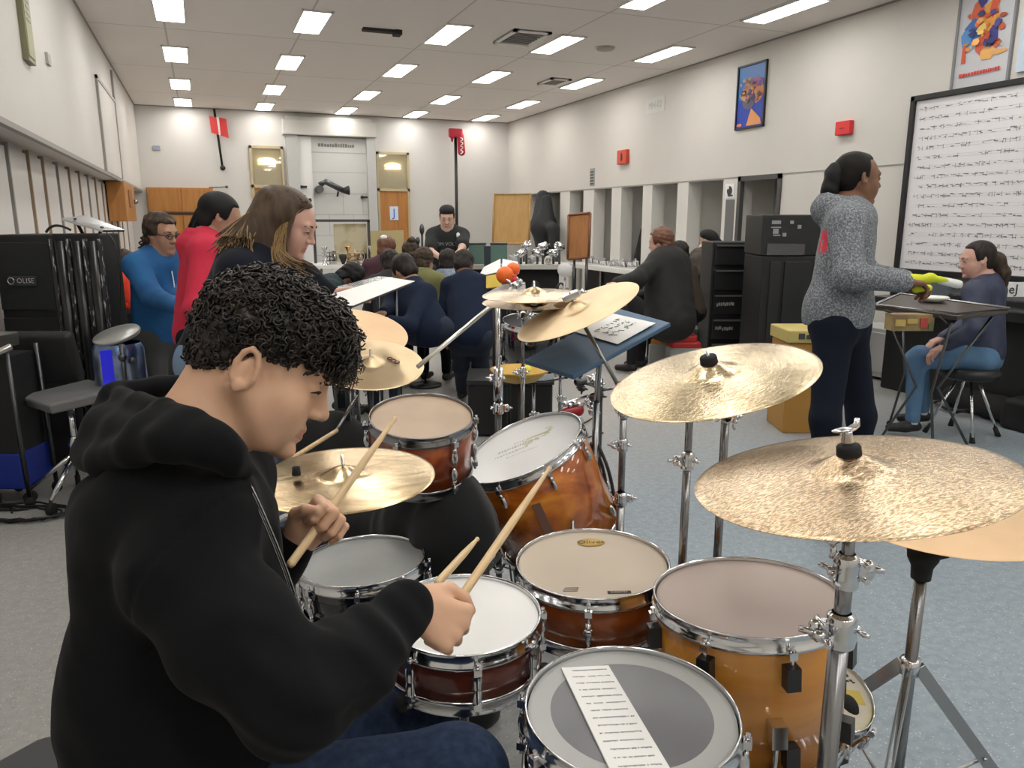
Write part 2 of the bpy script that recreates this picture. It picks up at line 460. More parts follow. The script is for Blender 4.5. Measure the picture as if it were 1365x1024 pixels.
def hand_sdf(S, w, F, U, left=False, s=1., curl=(75,95,60), spread=0., tc=None, fore=.5, rk=.003):
    """w wrist, F finger direction, U back of the hand"""
    F = nz(F); U = nz(np.asarray(U)-F*(np.asarray(U)@F)); Sd = np.cross(U, F)*(-1 if left else 1)
    g = lambda f, u, d: np.asarray(w)+s*(F*f+U*u+Sd*d)
    S.cone(g(-.006,0,0), g(.012,0,0), .024*s, .023*s, .02)
    ys = (.030,.010,-.011,-.031); ml = (.088,.090,.085,.078)
    for y, m in zip(ys, ml):
        S.cone(g(.012,0,y*.5), g(m,.003,y), .0165*s, .0115*s, .014*s)
    S.cone(g(.03,-.010,.020), g(.055,-.012,.02), .018*s, .013*s, .015*s)
    Ls = ((.044,.026,.020),(.048,.030,.021),(.045,.028,.020),(.035,.021,.018))
    ends = []
    for i, (y, m) in enumerate(zip(ys, ml)):
        a = 0; p = np.array([m, .003, y]); r = (.0103,.0106,.0100,.0088)[i]
        for j in range(3):
            a += radians(curl[j]*(1-.04*i)); sp = (1.5-i)*spread*.12
            q = p+Ls[i][j]*np.array([cos(a), -sin(a), sp])
            r2 = r*.93
            S.cone(g(*p), g(*q), r*s, r2*s, (.006 if j == 0 else rk)*s); p = q; r = r2
        ends.append(g(*p))
    t = tc or ((.022,-.008,.026), (.052,-.024,.050), (.078,-.036,.044), (.096,-.044,.030))
    S.cone(g(*t[0]), g(*t[1]), .0165*s, .0125*s, .010*s); S.cone(g(*t[1]), g(*t[2]), .0122*s, .0112*s, .004*s); S.cone(g(*t[2]), g(*t[3]), .0112*s, .0088*s, .003*s)
    return g, Sd
def eyes_for(parent, c, R, s=1., closed=.0, browc=None, look=(1,0,0), browdy=0):
    g = lambda x, y, z: np.asarray(c)+R@(np.array([x,y,z])*s)
    if closed < 1:
        for y in (-1,1):
            b = MB(); b.ell(g(.0835,.031*y,-.001), np.array([.0118,.0125,.0075*(1-closed)+.001])*s, R, 12, 8, 0)
            b.ell(g(.0935,.0312*y,-.001-.003*closed), np.array([.0032,.0052,.0052*(1-closed)+.001])*s, R, 10, 6, 1)
            b.build('eye', [mat('eye_white', (.75,.73,.70), .25), mat('eye_dark', (.02,.012,.01), .15)], parent)
    for y in (-1,1):
        b = MB(); z = .004-.008*closed
        b.tube([g(.0885,.016*y,z-.004), g(.0965,.027*y,z+.001), g(.0935,.038*y,z), g(.084,.0485*y,z-.005)], [x*s for x in (.0008,.0019,.0022,.0006)], 6)
        b.build('eyelashes', mat('lash', (.012,.008,.007), .8), parent)
        if browc:
            b = MB(); b.tube([g(.0965,.010*y,.0205), g(.0985,.022*y,.0255+browdy), g(.092,.036*y,.0275+browdy), g(.079,.051*y,.020)], [x*s for x in (.0028,.0042,.0036,.0012)], 8)
            b.build('eyebrow', browc, parent)
def hair_cap(S, c, R, s=1., t=.010, back=.0, fringe=.06, low=-.02, side=.0, tmp=.05):
    """close hair shell over the skull with the face left open"""
    g = lambda x, y, z: np.asarray(c)+R@(np.array([x,y,z])*s)
    S.ell(g(-.020,0,.036), np.array([.100+t,.080+t,.086+t])*s, R, .01)
    S.ell(g(-.055,0,-.02-back), np.array([.055+t,.064+t,.06])*s, R, .03*s)
    S.box(g(tmp+.085,0,-.09+fringe), np.array([.085,.13,.09])*s, R, .01, .02*s, '-')
    S.box(g(.055,0,-.13), np.array([.075,.13,.10])*s, R, .01, .02*s, '-')
    S.plane(g(-.03,0,low-.09), -R[:,2], .01)
def strands(parent, name, m, roots_dirs, n, seed, r=.003, jit=.008):
    """roots_dirs(rng) gives the points of one lock"""
    rg = np.random.RandomState(seed); b = MB()
    for _ in range(n):
        pts, rs = roots_dirs(rg); b.tube(pts, [r*x for x in rs], 5, cap=False)
    return b.build(name, m, parent)
def bez(pts, n=8):
    pts = [np.asarray(p, float) for p in pts]; out = []
    for i in range(n+1):
        q = list(pts); t = i/n
        while len(q) > 1: q = [q[j]*(1-t)+q[j+1]*t for j in range(len(q)-1)]
        out.append(q[0])
    return out

def person(label, loc, J, sk, top=None, trousers=None, shoes=None, hair=None, head=None, group=None, s=1., vox=.011, hvox=.0055,
           topk=None, hands=True, sleeve=1., hood=False, closed=0., brow=None, seed=1, fold=.005, waist=.0, hr=None, topthick=.0, bulk=1., legbulk=1., headR=None, collar=False, extra=None, topmf=None):
    """J: joints in metres: head, neck, shL shR elL elR wrL wrR pel hipL hipR knL knR anL anR (legs optional)
       headR: frame of the head"""
    root = thing('person', label, 'person', loc, group)
    R = headR; hc = J['head']; A = {k: np.asarray(v, float) for k, v in J.items()}
    # ---- the body: one continuous mesh
    S = SDF()
    head_sdf(S, hc, R, s)
    hb = hc+R@(np.array([-.03,0,-.06])*s)
    S.cone(hb, A['neck'], .050*s*min(bulk,1.1), .058*s*bulk, .03)
    sL, sR, pel = A['shL'], A['shR'], A['pel']; mid = (sL+sR)/2
    hL = A.get('hipL', pel+(sL-sR)*.25); hR = A.get('hipR', pel-(sL-sR)*.25)
    def torso(S, g):
        S.cone(mid*.5+sL*.5, hL*.8+pel*.2, (.085*s+g)*bulk, (.10*s+g)*bulk, .06)
        S.cone(mid*.5+sR*.5, hR*.8+pel*.2, (.085*s+g)*bulk, (.10*s+g)*bulk, .06)
        S.cone(mid, pel, (.10*s+g)*bulk, (.115*s+g)*bulk, .06)
        S.cone(sL, sR, .058*s+g, .058*s+g, .05)
        S.cone(A['neck'], mid, .065*s+g, .08*s+g, .05)
    torso(S, 0)
    for q in 'LR':
        if 'el'+q in A:
            S.cone(A['sh'+q], A['el'+q], .050*s, .040*s, .03); S.cone(A['el'+q], A['wr'+q], .040*s, .026*s, .02)
            if hands and 'wr'+q in A:
                fd = J.get('hF'+q, nz(A['wr'+q]-A['el'+q])); ud = J.get('hU'+q, np.array([0,0,1.])-.0*fd)
                hand_sdf(S, A['wr'+q], fd, ud, q == 'L', s, J.get('curl'+q, (25,35,20)))
        if 'kn'+q in A:
            S.cone(A['hip'+q], A['kn'+q], .080*s, .052*s, .04); S.cone(A['kn'+q], A['an'+q], .050*s, .034*s, .03)
    lipc = R.T
    def mf(Q):
        q = (Q-hc)@R/s
        lips = (q[:,0] > .078)&(np.abs(q[:,1]) < .024)&(np.abs(q[:,2]+.0715) < .0105-.12*np.abs(q[:,1]))
        return lips.astype(int)
    lipm = mat(sk.name+'_lips', tuple(sk['lip']), .4, sss=.1)
    sdf_obj(S, 'body', [sk, lipm], root, hvox, matfn=mf)
    eyes_for(root, hc, R, s, closed, brow)
    # ---- clothes
    if top is not None:
        S = SDF(); g = .014+topthick
        torso(S, g)
        if waist: S.cone(hL, hR, (.115*s+g)*bulk, None, .05)
        for q in 'LR':
            if 'el'+q in A:
                S.cone(A['sh'+q], A['el'+q], .060*s+g, .052*s+g*.9, .04)
                if sleeve > .5:
                    w = A['el'+q]+(A['wr'+q]-A['el'+q])*min(sleeve,.97); S.cone(A['el'+q], w, .050*s+g*.9, .036*s+g*.6, .03)
                else: S.p.pop(); S.cone(A['sh'+q], A['sh'+q]+(A['el'+q]-A['sh'+q])*(sleeve*1.6+.2), .062*s+g, .060*s+g, .04)
        nd = nz(hb-A['neck'])
        S.ell(A['neck']+nd*.055*s, (.055*s,.055*s,.05*s), None, .015, '-')
        if extra: extra(S)
        if hood:
            bk = nz(-R[:,0]*[1,1,0])-v3(0,0,.45); hd = nz(A.get('back', bk))
            S.ell(A['neck']+hd*.075*s-nd*.01, (.080*s,.095*s,.075*s), None, .03)
            S.ell(A['neck']+hd*.06*s+nd*.065, (.055*s,.065*s,.03*s), None, .02, '-')
        if hood:
            sd_ = nz(np.cross([0,0,1.], hd)); pr_ = None
            for an_ in np.linspace(-2.2, 2.2, 9):
                q_ = A['neck']+(hd*[1,1,.3]*cos(an_)+sd_*sin(an_))*.088*s+v3(0,0,.012+.022*cos(an_))
                if pr_ is not None: S.cone(pr_, q_, .026*s, None, .012)
                pr_ = q_
        cut = J.get('hem')
        if cut is not None: S.plane(cut[0], cut[1], .01)
        sdf_obj(S, 'hoodie' if hood else ('shirt' if not topk else topk), top, root, vox, folds(seed, 24, fold), .012, matfn=topmf)
    if trousers is not None and 'knL' in A:
        S = SDF()
        S.cone(A['hipL'], A['hipR'], .112*s*legbulk, .112*s*legbulk, .05)
        S.cone(pel, (A['hipL']+A['hipR'])/2, .12*s*legbulk, None, .05)
        for q in 'LR':
            S.cone(A['hip'+q], A['kn'+q], .095*s*legbulk, .066*s*legbulk, .05)
            S.cone(A['kn'+q], A['an'+q]+nz(A['kn'+q]-A['an'+q])*.03, .064*s*legbulk, .047*s, .04)
        sdf_obj(S, 'trousers', trousers, root, vox, folds(seed+9, 26, fold*.7), .01)
    if shoes is not None and 'anL' in A:
        for q in 'LR':
            fd = np.array(J.get('ft'+q, R[:,0])); fd[2] = 0; fd = nz(fd); a = A['an'+q].copy()
            S = SDF(); zf = a[2]-.055*s
            S.cone(a+fd*-.03+[0,0,-.03*s], a+fd*.05+[0,0,-.035*s], .035*s, .033*s, .02); S.cone(a+fd*.05+[0,0,-.037*s], a+fd*.15+[0,0,-.043*s], .037*s, .030*s, .03)
            S.cone(a+[0,0,.01], a+[0,0,-.02], .038*s, .036*s, .02)
            S.plane([0,0,a[2]-.072*s], (0,0,-1), .004)
            sdf_obj(S, 'shoe', shoes, root, .006)
    if hair is not None: hair(root, hc, R, s)
    return root

# ------------------------------------------------------------------ the room
XL, XR, YB, YF, ZC, ZS = -.98, 6.42, 16.35, -3.2, 3.6, 2.06
wallm = mat('wall_paint', (.63,.605,.565), .6, noise=(1.3,(.66,.635,.595),.3,.7), bump=(120,.05,2))
wallback = mat('wall_paint_back', (.63,.61,.58), .6)
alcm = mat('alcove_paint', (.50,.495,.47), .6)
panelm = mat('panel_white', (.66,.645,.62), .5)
brownline = mat('brown_strip', (.33,.24,.16), .5)
greyline = mat('grey_strip', (.30,.29,.27), .5)
tan = mat('tan_frame', (.50,.42,.26), .5)
darkgap = mat('dark_gap', (.03,.028,.026), .8)
greyblock = mat('grey_block', (.50,.50,.485), .7)

def ceiling_mat():
    m = bpy.data.materials.new('ceiling_board'); m.use_nodes = True; n, l = nt(m); b = n['Principled BSDF']
    b.inputs['Roughness'].default_value = .8
    tc = n.new('ShaderNodeTexCoord'); br = n.new('ShaderNodeTexBrick')
    br.inputs['Scale'].default_value = 1.0; br.inputs['Brick Width'].default_value = 2.4; br.inputs['Row Height'].default_value = 1.42
    br.inputs['Mortar Size'].default_value = .012; br.inputs['Mortar Smooth'].default_value = .3; br.offset = 0
    br.inputs['Color1'].default_value = (.82,.775,.735,1); br.inputs['Color2'].default_value = (.84,.795,.755,1); br.inputs['Mortar'].default_value = (.55,.52,.49,1)
    mp = n.new('ShaderNodeMapping'); mp.inputs['Rotation'].default_value = (0,0,pi/2); mp.inputs['Location'].default_value = (.3,.2,0)
    l.new(tc.outputs['Object'], mp.inputs[0]); l.new(mp.outputs[0], br.inputs[0]); l.new(br.outputs[0], b.inputs['Base Color'])
    return m
def floor_mat():
    m = bpy.data.materials.new('speckled_vinyl'); m.use_nodes = True; n, l = nt(m); b = n['Principled BSDF']
    b.inputs['Roughness'].default_value = .42; b.inputs['Specular IOR Level'].default_value = .35
    tc = n.new('ShaderNodeTexCoord')
    def noise(sc, det, vec=None):
        t = n.new('ShaderNodeTexNoise'); t.inputs['Scale'].default_value = sc; t.inputs['Detail'].default_value = det
        l.new(tc.outputs['Object'], t.inputs[0]); return t
    def ramp(src, a, b_, ca, cb):
        r = n.new('ShaderNodeValToRGB'); r.color_ramp.elements[0].position = a; r.color_ramp.elements[1].position = b_
        r.color_ramp.elements[0].color = (*ca,1); r.color_ramp.elements[1].color = (*cb,1); l.new(src, r.inputs[0]); return r
    def mix(f, a, c, typ='MIX', fac=None):
        x = n.new('ShaderNodeMix'); x.data_type = 'RGBA'; x.blend_type = typ
        if fac is not None: x.inputs[0].default_value = fac
        else: l.new(f, x.inputs[0])
        l.new(a, x.inputs[6]); l.new(c, x.inputs[7]); return x.outputs[2]
    sp = n.new('ShaderNodeSeparateXYZ'); l.new(tc.outputs['Object'], sp.inputs[0])
    big = noise(.8, 2)
    ad = n.new('ShaderNodeMath'); ad.operation = 'ADD'; l.new(sp.outputs[0], ad.inputs[0]); l.new(big.outputs[0], ad.inputs[1])
    mr = n.new('ShaderNodeMapRange'); mr.inputs[1].default_value = .9; mr.inputs[2].default_value = 2.3; l.new(ad.outputs[0], mr.inputs[0])
    mr2 = n.new('ShaderNodeMapRange'); mr2.inputs[1].default_value = 5.2; mr2.inputs[2].default_value = 3.4; l.new(sp.outputs[1], mr2.inputs[0])
    ml = n.new('ShaderNodeMath'); ml.operation = 'MULTIPLY'; l.new(mr.outputs[0], ml.inputs[0]); l.new(mr2.outputs[0], ml.inputs[1])
    g1 = ramp(noise(30, 4).outputs[0], .35, .65, (.335,.328,.31), (.385,.376,.356))
    g2 = ramp(noise(30, 4).outputs[0], .35, .65, (.225,.275,.31), (.28,.33,.365))
    base = mix(ml.outputs[0], g1.outputs[0], g2.outputs[0])
    v = n.new('ShaderNodeTexVoronoi'); v.inputs['Scale'].default_value = 70; l.new(tc.outputs['Object'], v.inputs[0])
    lt = ramp(v.outputs['Distance'], .10, .22, (.55,.55,.54), (0,0,0)); 
    base = mix(None, base, lt.outputs[0], 'ADD', .45)
    v2 = n.new('ShaderNodeTexVoronoi'); v2.inputs['Scale'].default_value = 43; l.new(tc.outputs['Object'], v2.inputs[0])
    dk = ramp(v2.outputs['Distance'], .08, .25, (.72,.72,.74), (1,1,1))
    base = mix(None, base, dk.outputs[0], 'MULTIPLY', .6)
    l.new(base, b.inputs['Base Color'])
    return m
b = MB(); b.bb((-1.5,YF-.2,-.12),(7.4,YB+.2,0)); struct(b, 'floor', floor_mat())
b = MB(); b.bb((-1.5,YF-.2,ZC),(7.4,YB+.2,ZC+.12)); struct(b, 'ceiling', ceiling_mat())
b = MB(); b.bb((-1.5,YB,0),(7.4,YB+.15,ZC)); struct(b, 'wall_back', wallback)
b = MB(); b.bb((-1.5,YF-.15,0),(7.4,YF,ZC)); struct(b, 'wall_front', wallm)
b = MB(); b.bb((-1.34,YF,0),(-1.22,YB,ZS)); b.bb((-1.42,YF,ZS),(XL,YB,ZC)); struct(b, 'wall_left', wallm)
b = MB(); b.bb((XR,YF,ZS),(7.3,YB,ZC)); b.bb((XR,YF,0),(7.3,7.50,ZS)); struct(b, 'wall_right', wallm)
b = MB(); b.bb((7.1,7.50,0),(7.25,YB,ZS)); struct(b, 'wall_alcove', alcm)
# posts between the alcoves
for i, (y0, y1) in enumerate(((8.30,8.62),(9.41,9.68),(10.36,10.63),(11.30,11.62),(12.26,12.66),(13.22,13.64),(14.3,14.6),(15.4,15.6))):
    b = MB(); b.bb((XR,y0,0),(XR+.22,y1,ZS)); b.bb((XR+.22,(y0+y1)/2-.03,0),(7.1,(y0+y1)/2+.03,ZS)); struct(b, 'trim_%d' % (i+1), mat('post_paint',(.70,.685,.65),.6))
b = MB(); b.bb((XR-.006,YF,ZS-.012),(XR,7.5,ZS)); b.bb((XR-.004,7.5,ZS-.02),(XR+.01,YB,ZS)); struct(b, 'trim_9', greyline)
b = MB(); b.bb((XL-.03,YF,ZS-.02),(XL+.012,YB,ZS+.015)); struct(b, 'trim_10', greyline)
b = MB(); b.bb((XL,YF,ZC-.015),(XL+.015,YB,ZC)); b.bb((XR-.015,YF,ZC-.015),(XR,YB,ZC)); b.bb((XL,YB-.015,ZC-.015),(XR,YB,ZC)); struct(b, 'trim_11', greyline)
b = MB(); b.bb((-1.22,YF,0),(-1.205,YB,.1)); struct(b, 'baseboard_left', greyline)
b = MB(); b.bb((XR-.015,YF,0),(XR,7.5,.1)); struct(b, 'baseboard_right', greyline)
b = MB(); b.bb((-1.3,YB-.015,0),(XR,YB,.1)); struct(b, 'baseboard_back', greyline)
# dark metal frame of the nearest alcove
b = MB()
for a, c in (((XR-.02,7.50,0),(XR+.04,7.56,ZS)),((XR-.02,8.24,0),(XR+.04,8.30,ZS)),((XR-.02,7.5,ZS-.06),(XR+.04,8.3,ZS))): b.bb(a, c)
struct(b, 'door_1', mat('dark_frame',(.07,.07,.07),.4))
# tall panels of the left wall, below the rail, each panel with its edge strips
ys = [2.0,3.1,4.25,5.35,6.3,7.0,7.6,8.3,9.0,9.7,10.4,11.1,11.8,12.6,13.4,14.2,15.1,16.3]
for i in range(len(ys)-1):
    w = tag(thing('wall_panel', None, None, (-1.20,(ys[i]+ys[i+1])/2,0)), 'white upright panel with narrow edge strips on the left wall', 'wall panel', 'upright panels along the left wall')
    b = MB(); b.bb((-1.22,ys[i]+.03,.12),(-1.195,ys[i+1]-.03,ZS-.05)); b.build('panel', panelm, w)
    b = MB(); b.bb((-1.22,ys[i]-.0,.1),(-1.18,ys[i]+.03,ZS-.02)); b.build('edge_strip', brownline if i%3 != 1 else greyline, w)
b = MB(); b.bb((XL,10.2,ZS+.02),(XL+.025,10.28,3.12)); b.bb((XL,12.2,ZS+.02),(XL+.025,12.28,3.5)); b.bb((XL,10.2,3.08),(XL+.025,12.2,3.12)); b.bb((XL,10.3,ZS+.02),(XL+.015,12.2,3.08), 1)
struct(b, 'trim_12', [greyline, wallm])
# ceiling lights
emitm = mat('light_panel', (1,.97,.92), .5, emit=LIGHT)
proto = None
for x in (-.13,1.27,2.78,4.16,5.65):
    for y in (-2.1,.15,2.4,4.6,6.75,9.0,11.3,13.65,15.68):
        if proto is None:
            proto = thing('ceiling_light', 'long white fluorescent light panel set into the ceiling', 'ceiling light', (x,y,ZC-.03), 'fluorescent panels in the ceiling')
            b = MB(); b.bb((x-.135,y-.47,ZC-.016),(x+.135,y+.47,ZC-.012)); b.build('diffuser', emitm, proto)
            b = MB()
            for a, c in (((-.16,-.5),(-.135,.5)),((.135,-.5),(.16,.5)),((-.16,-.5),(.16,-.47)),((-.16,.47),(.16,.5))): b.bb((x+a[0],y+a[1],ZC-.02),(x+c[0],y+c[1],ZC+.001))
            b.build('frame', whitep, proto); pr0 = proto
        else:
            o = copy_tree(pr0); o.location = (x,y,ZC-.03)
OC = ['the leftmost','the second','the middle','the fourth','the rightmost']; OR = ['behind the camera','overhead','just overhead','nearly overhead','nearest in view','second nearest','third from the camera','second from the back wall','nearest the back wall']
for o in [x for x in COL.objects if x.get('category') == 'ceiling light']:
    ix = min(range(5), key=lambda k: abs(o.location.x-(-.13,1.27,2.78,4.16,5.65)[k])); iy = min(range(9), key=lambda k: abs(o.location.y-(-2.1,.15,2.4,4.6,6.75,9.0,11.3,13.65,15.68)[k]))
    o['label'] = 'long white ceiling light in '+OC[ix]+' column, '+OR[iy]
for i, (x0,x1,y0,y1,lab) in enumerate(((3.40,3.86,8.47,9.15,'square ceiling vent beside a light panel, nearer of the two open grilles'),(5.02,5.36,11.03,11.55,'smaller ceiling vent beside a light panel farther back'))):
    v = thing('ceiling_vent', lab, 'vent', ((x0+x1)/2,(y0+y1)/2,ZC-.03))
    b = MB(); 
    for k in range(7):
        yy = y0+.06+(y1-y0-.1)*k/7; b.bb((x0+.04,yy,ZC-.024),(x1-.04,yy+.02,ZC-.006))
    b.build('slats', greyline, v)
    b = MB(); b.bb((x0,y0,ZC-.012),(x1,y1,ZC-.003)); b.build('opening', darkgap, v)
    b = MB()
    for a, c in (((x0,y0),(x0+.05,y1)),((x1-.05,y0),(x1,y1)),((x0,y0),(x1,y0+.06)),((x0,y1-.05),(x1,y1))): b.bb((a[0],a[1],ZC-.026),(c[0],c[1],ZC))
    b.build('frame', whitep, v)
b = MB(); b.bb((1.83,9.02,ZC-.03),(2.26,9.12,ZC)); b.bb((2.18,9.0,ZC-.05),(2.26,9.14,ZC)); solo(b, 'ceiling_slot', darkgap, 'narrow dark slot in the ceiling between the second and third light columns', 'vent')
b = MB(); b.lathe([(0,0),(.10,0),(.12,.02),(.12,.03)], (4.8,8.95,ZC-.03)); solo(b, 'smoke_detector', mat('beige',(.42,.38,.33),.6), 'small beige round detector on the ceiling', 'detector')
# --- back wall
def bbox(x0,x1,z0,z1,dep,front=None,m=0,b=None): b.bb((x0,YB-dep,z0),(x1,YB-.001 if front is None else YB-front,z1), m)
for nm, lab, x0, x1, zt, zd in (('door_2','',.98,1.62,2.94,2.17),('door_3','',3.47,4.16,2.90,2.14)):
    r = tag(thing(nm, None, None, (x0/2+x1/2,YB,0)), kind='structure')
    b = MB(); bbox(x0,x0+.05,0,zt,.06,b=b); bbox(x1-.05,x1,0,zt,.06,b=b); bbox(x0,x1,zt-.05,zt,.06,b=b); bbox(x0,x1,zd-.03,zd+.03,.06,b=b); b.build('door_frame', tan, r)
    b = MB(); bbox(x0+.05,x1-.05,.02,zd-.03,.03,b=b); bbox((x0+x1)/2+.08,(x0+x1)/2+.088,.02,zd-.03,.032,b=b,m=1); b.build('door_leaf', [wood, mat('wood_groove',(.2,.09,.03),.6)], r)
    b = MB(); bbox(x0+.05,x1-.05,zd+.03,zt-.05,.012,b=b); b.build('transom_panel', mat('cream_panel',(.62,.55,.36),.5), r)
    b = MB(); xc=(x0+x1)/2; b.ell((xc,YB-.03,zd+.03+(zt-zd)*.60),(.17,.03,.06)); b.bb((xc-.16,YB-.05,zd+.42),(xc+.16,YB-.012,zd+.445)); b.build('transom_reflection', mat('warm_reflection',(1,.82,.45),.5,emit=2.2), r)  # glowing ellipse and bar stand in for warm light reflected in the transom
    b = MB(); bbox(x0+.05,x1-.05,zd+.03,zt-.05,.062,.058,b=b); b.build('transom_glass', mat('clear_glass',(1,1,1),.02,trans=1.), r)
    b = MB(); b.tube([(x0+.12,YB-.04,1.02),(x0+.12,YB-.09,1.02),(x0+.22,YB-.09,1.02)],.012); b.build('door_handle', steel, r)
s_ = thing('door_sign', 'white paper sign with a blue letter J on the far wooden door', 'sign', (3.80,YB-.033,1.45))
b = MB(); b.bb((3.72,YB-.040,1.52),(3.90,YB-.033,1.80)); b.build('sheet', mat('pale_blue',(.62,.70,.85),.7), s_)
text_mesh('J', .24, 'letter', mat('blue_ink',(.03,.12,.55),.6), s_, (3.81,YB-.042,1.66), (1,0,0), (0,0,1))
r = thing('storage_cupboard', 'orange wooden wall cupboard with four doors in the far left corner', 'cupboard', (-.32,YB-.05,0))
b = MB(); b.bb((-.90,YB-.10,0),(.27,YB-.002,2.12)); b.build('carcass', wood, r)
for (x0,x1,z0,z1) in ((-.89,-.32,1.68,2.1),(-.30,.26,1.68,2.1),(-.89,-.32,1.25,1.6),(-.30,.26,1.25,1.6),(-.89,-.32,.1,1.22),(-.30,.26,.1,1.22)):
    b = MB(); b.bb((x0,YB-.125,z0),(x1,YB-.10,z1)); b.build('cupboard_door', wood, r, bevel=.004)
b = MB(); b.bb((-.90,YB-.118,1.62),(.10,YB-.10,1.66)); b.ell((.10,YB-.13,1.64),.03); b.build('rail', darkgap, r)
# block surround with the recessed panel
r = thing('alcove_surround', 'pale grey recessed block surround with heavy header on the back wall', 'recess', (2.55,YB-.1,0))
b = MB(); bbox(1.62,3.46,3.16,3.44,.22,b=b); bbox(1.70,3.40,3.44,3.52,.12,b=b); b.build('header', mat('header_grey',(.55,.535,.50),.6), r, bevel=.01)
b = MB(); bbox(1.68,1.90,0,3.16,.16,b=b); bbox(3.26,3.44,0,3.16,.16,b=b); b.build('jamb', greyblock, r)
b = MB(); bbox(1.90,2.16,0,3.14,.10,b=b); b.build('side_panel', mat('bright_white',(.74,.74,.73),.5), r)
b = MB(); bbox(2.16,3.26,0,3.14,.05,b=b)
for z in (.4,.8,1.2,1.62,2.04,2.46): bbox(2.16,3.26,z,z+.012,.053,b=b,m=1)
for k, z in enumerate((.4,.8,1.2,1.62)):
    for x in (2.45+.3*(k%2),2.95+.2*(k%2)): bbox(x,x+.01,z,z+.42,.053,b=b,m=1)
bbox(2.16,3.26,2.84,2.86,.055,b=b,m=1); b.build('block_panel', [mat('block_white',(.60,.60,.585),.7), mat('joint',(.42,.42,.41),.8)], r)
b = MB(); rg = np.random.RandomState(4); x = 2.30
while x < 2.98:
    w = rg.uniform(.02,.05); b.bb((x,YB-.058,2.96),(x+w,YB-.05,3.02+rg.uniform(-.01,.01))); x += w+.012
b.build('lettering', mat('faded_ink',(.22,.21,.20),.7), r)
r = thing('wall_camera', 'dark jointed camera arm bolted to the pale block wall', 'camera', (2.5,YB-.1,2.1))
b = MB(); b.cyl((2.26,YB-.06,2.12),(2.26,YB-.34,2.12),.075,18); b.build('base', darksteel, r)
b = MB(); b.tube([(2.26,YB-.28,2.2),(2.38,YB-.30,2.27),(2.72,YB-.30,2.10)],[.055,.06,.055],14); b.build('arm', darksteel, r)
b = MB(); b.lathe([(.04,0),(.09,.12),(.095,.14),(.07,.13)],(2.70,YB-.30,2.10),(1,0,.05)); b.tube([(2.62,YB-.3,2.08),(2.60,YB-.3,1.98)],.02); b.build('lens', blackp, r)
for p_, q_ in (((1.93,2.17),'small dark knob on the pale block wall, left of the camera arm'),((3.14,1.98),'small dark bracket on the pale block wall, right of the camera arm')):
    b = MB(); b.cyl((p_[0],YB-.04,p_[1]),(p_[0],YB-.12,p_[1]),.03); b.bb((p_[0]-.02,YB-.16,p_[1]-.02),(p_[0]+.1,YB-.12,p_[1]+.02)); solo(b, 'wall_bracket', blackp, q_, 'bracket')
b = MB(); b.bb((-.72,YB-.03,2.80),(-.60,YB-.002,2.88)); solo(b, 'wall_thermostat', mat('blue_grey',(.3,.33,.45),.5), 'small blue-grey box on the back wall near the left corner', 'box')
# poles with red signs
r = thing('hanging_pole', 'short black pole with a red and white flag near the left of the back wall', 'pole', (.43,YB-.1,2.5))
b = MB(); b.tube([(.40,YB-.08,3.58),(.47,YB-.08,2.52)],.022,8); b.ell((.475,YB-.08,2.50),.05); b.build('pole', blackp, r)
b = MB(); b.slab([(.30,YB-.13,3.44),(.43,YB-.16,3.42),(.45,YB-.16,3.10),(.32,YB-.13,3.14)],.01); b.slab([(.47,YB-.16,3.42),(.60,YB-.13,3.40),(.62,YB-.13,3.05),(.48,YB-.16,3.09)],.01); b.slab([(.42,YB-.155,3.42),(.48,YB-.155,3.42),(.49,YB-.155,3.1),(.44,YB-.155,3.1)],.01,1); b.build('flag', [redp, paper], r)
r = thing('tall_pole', 'tall black pole with a red glove-shaped sign by the back wall', 'pole', (5.11,YB-.3,0))
b = MB(); b.tube([(5.11,YB-.3,0),(5.11,YB-.3,3.3)],.032,10); b.build('pole', blackp, r)
b = MB(); b.lathe([(0,0),(.2,0),(.2,.03),(0,.03)],(5.11,YB-.3,0)); b.build('base', blackp, r)
S = SDF(); S.box((5.10,YB-.34,3.30),(.13,.03,.07),None,.02,.02); S.cone((5.20,YB-.36,3.24),(5.22,YB-.36,2.92),.075,.08,.03); S.cone((5.02,YB-.35,3.24),(5.02,YB-.35,3.14),.035,.03,.02)
sg = sdf_obj(S, 'sign', mat('red_cloth',(.45,.015,.04),.6), r, .02)
b = MB()
for k in range(4): b.tube(bez([(5.17,YB-.445,3.20-.085*k),(5.27,YB-.45,3.18-.085*k),(5.17,YB-.445,3.13-.085*k)],6),.009,6)
o = b.build('sign_lettering', paper, r)
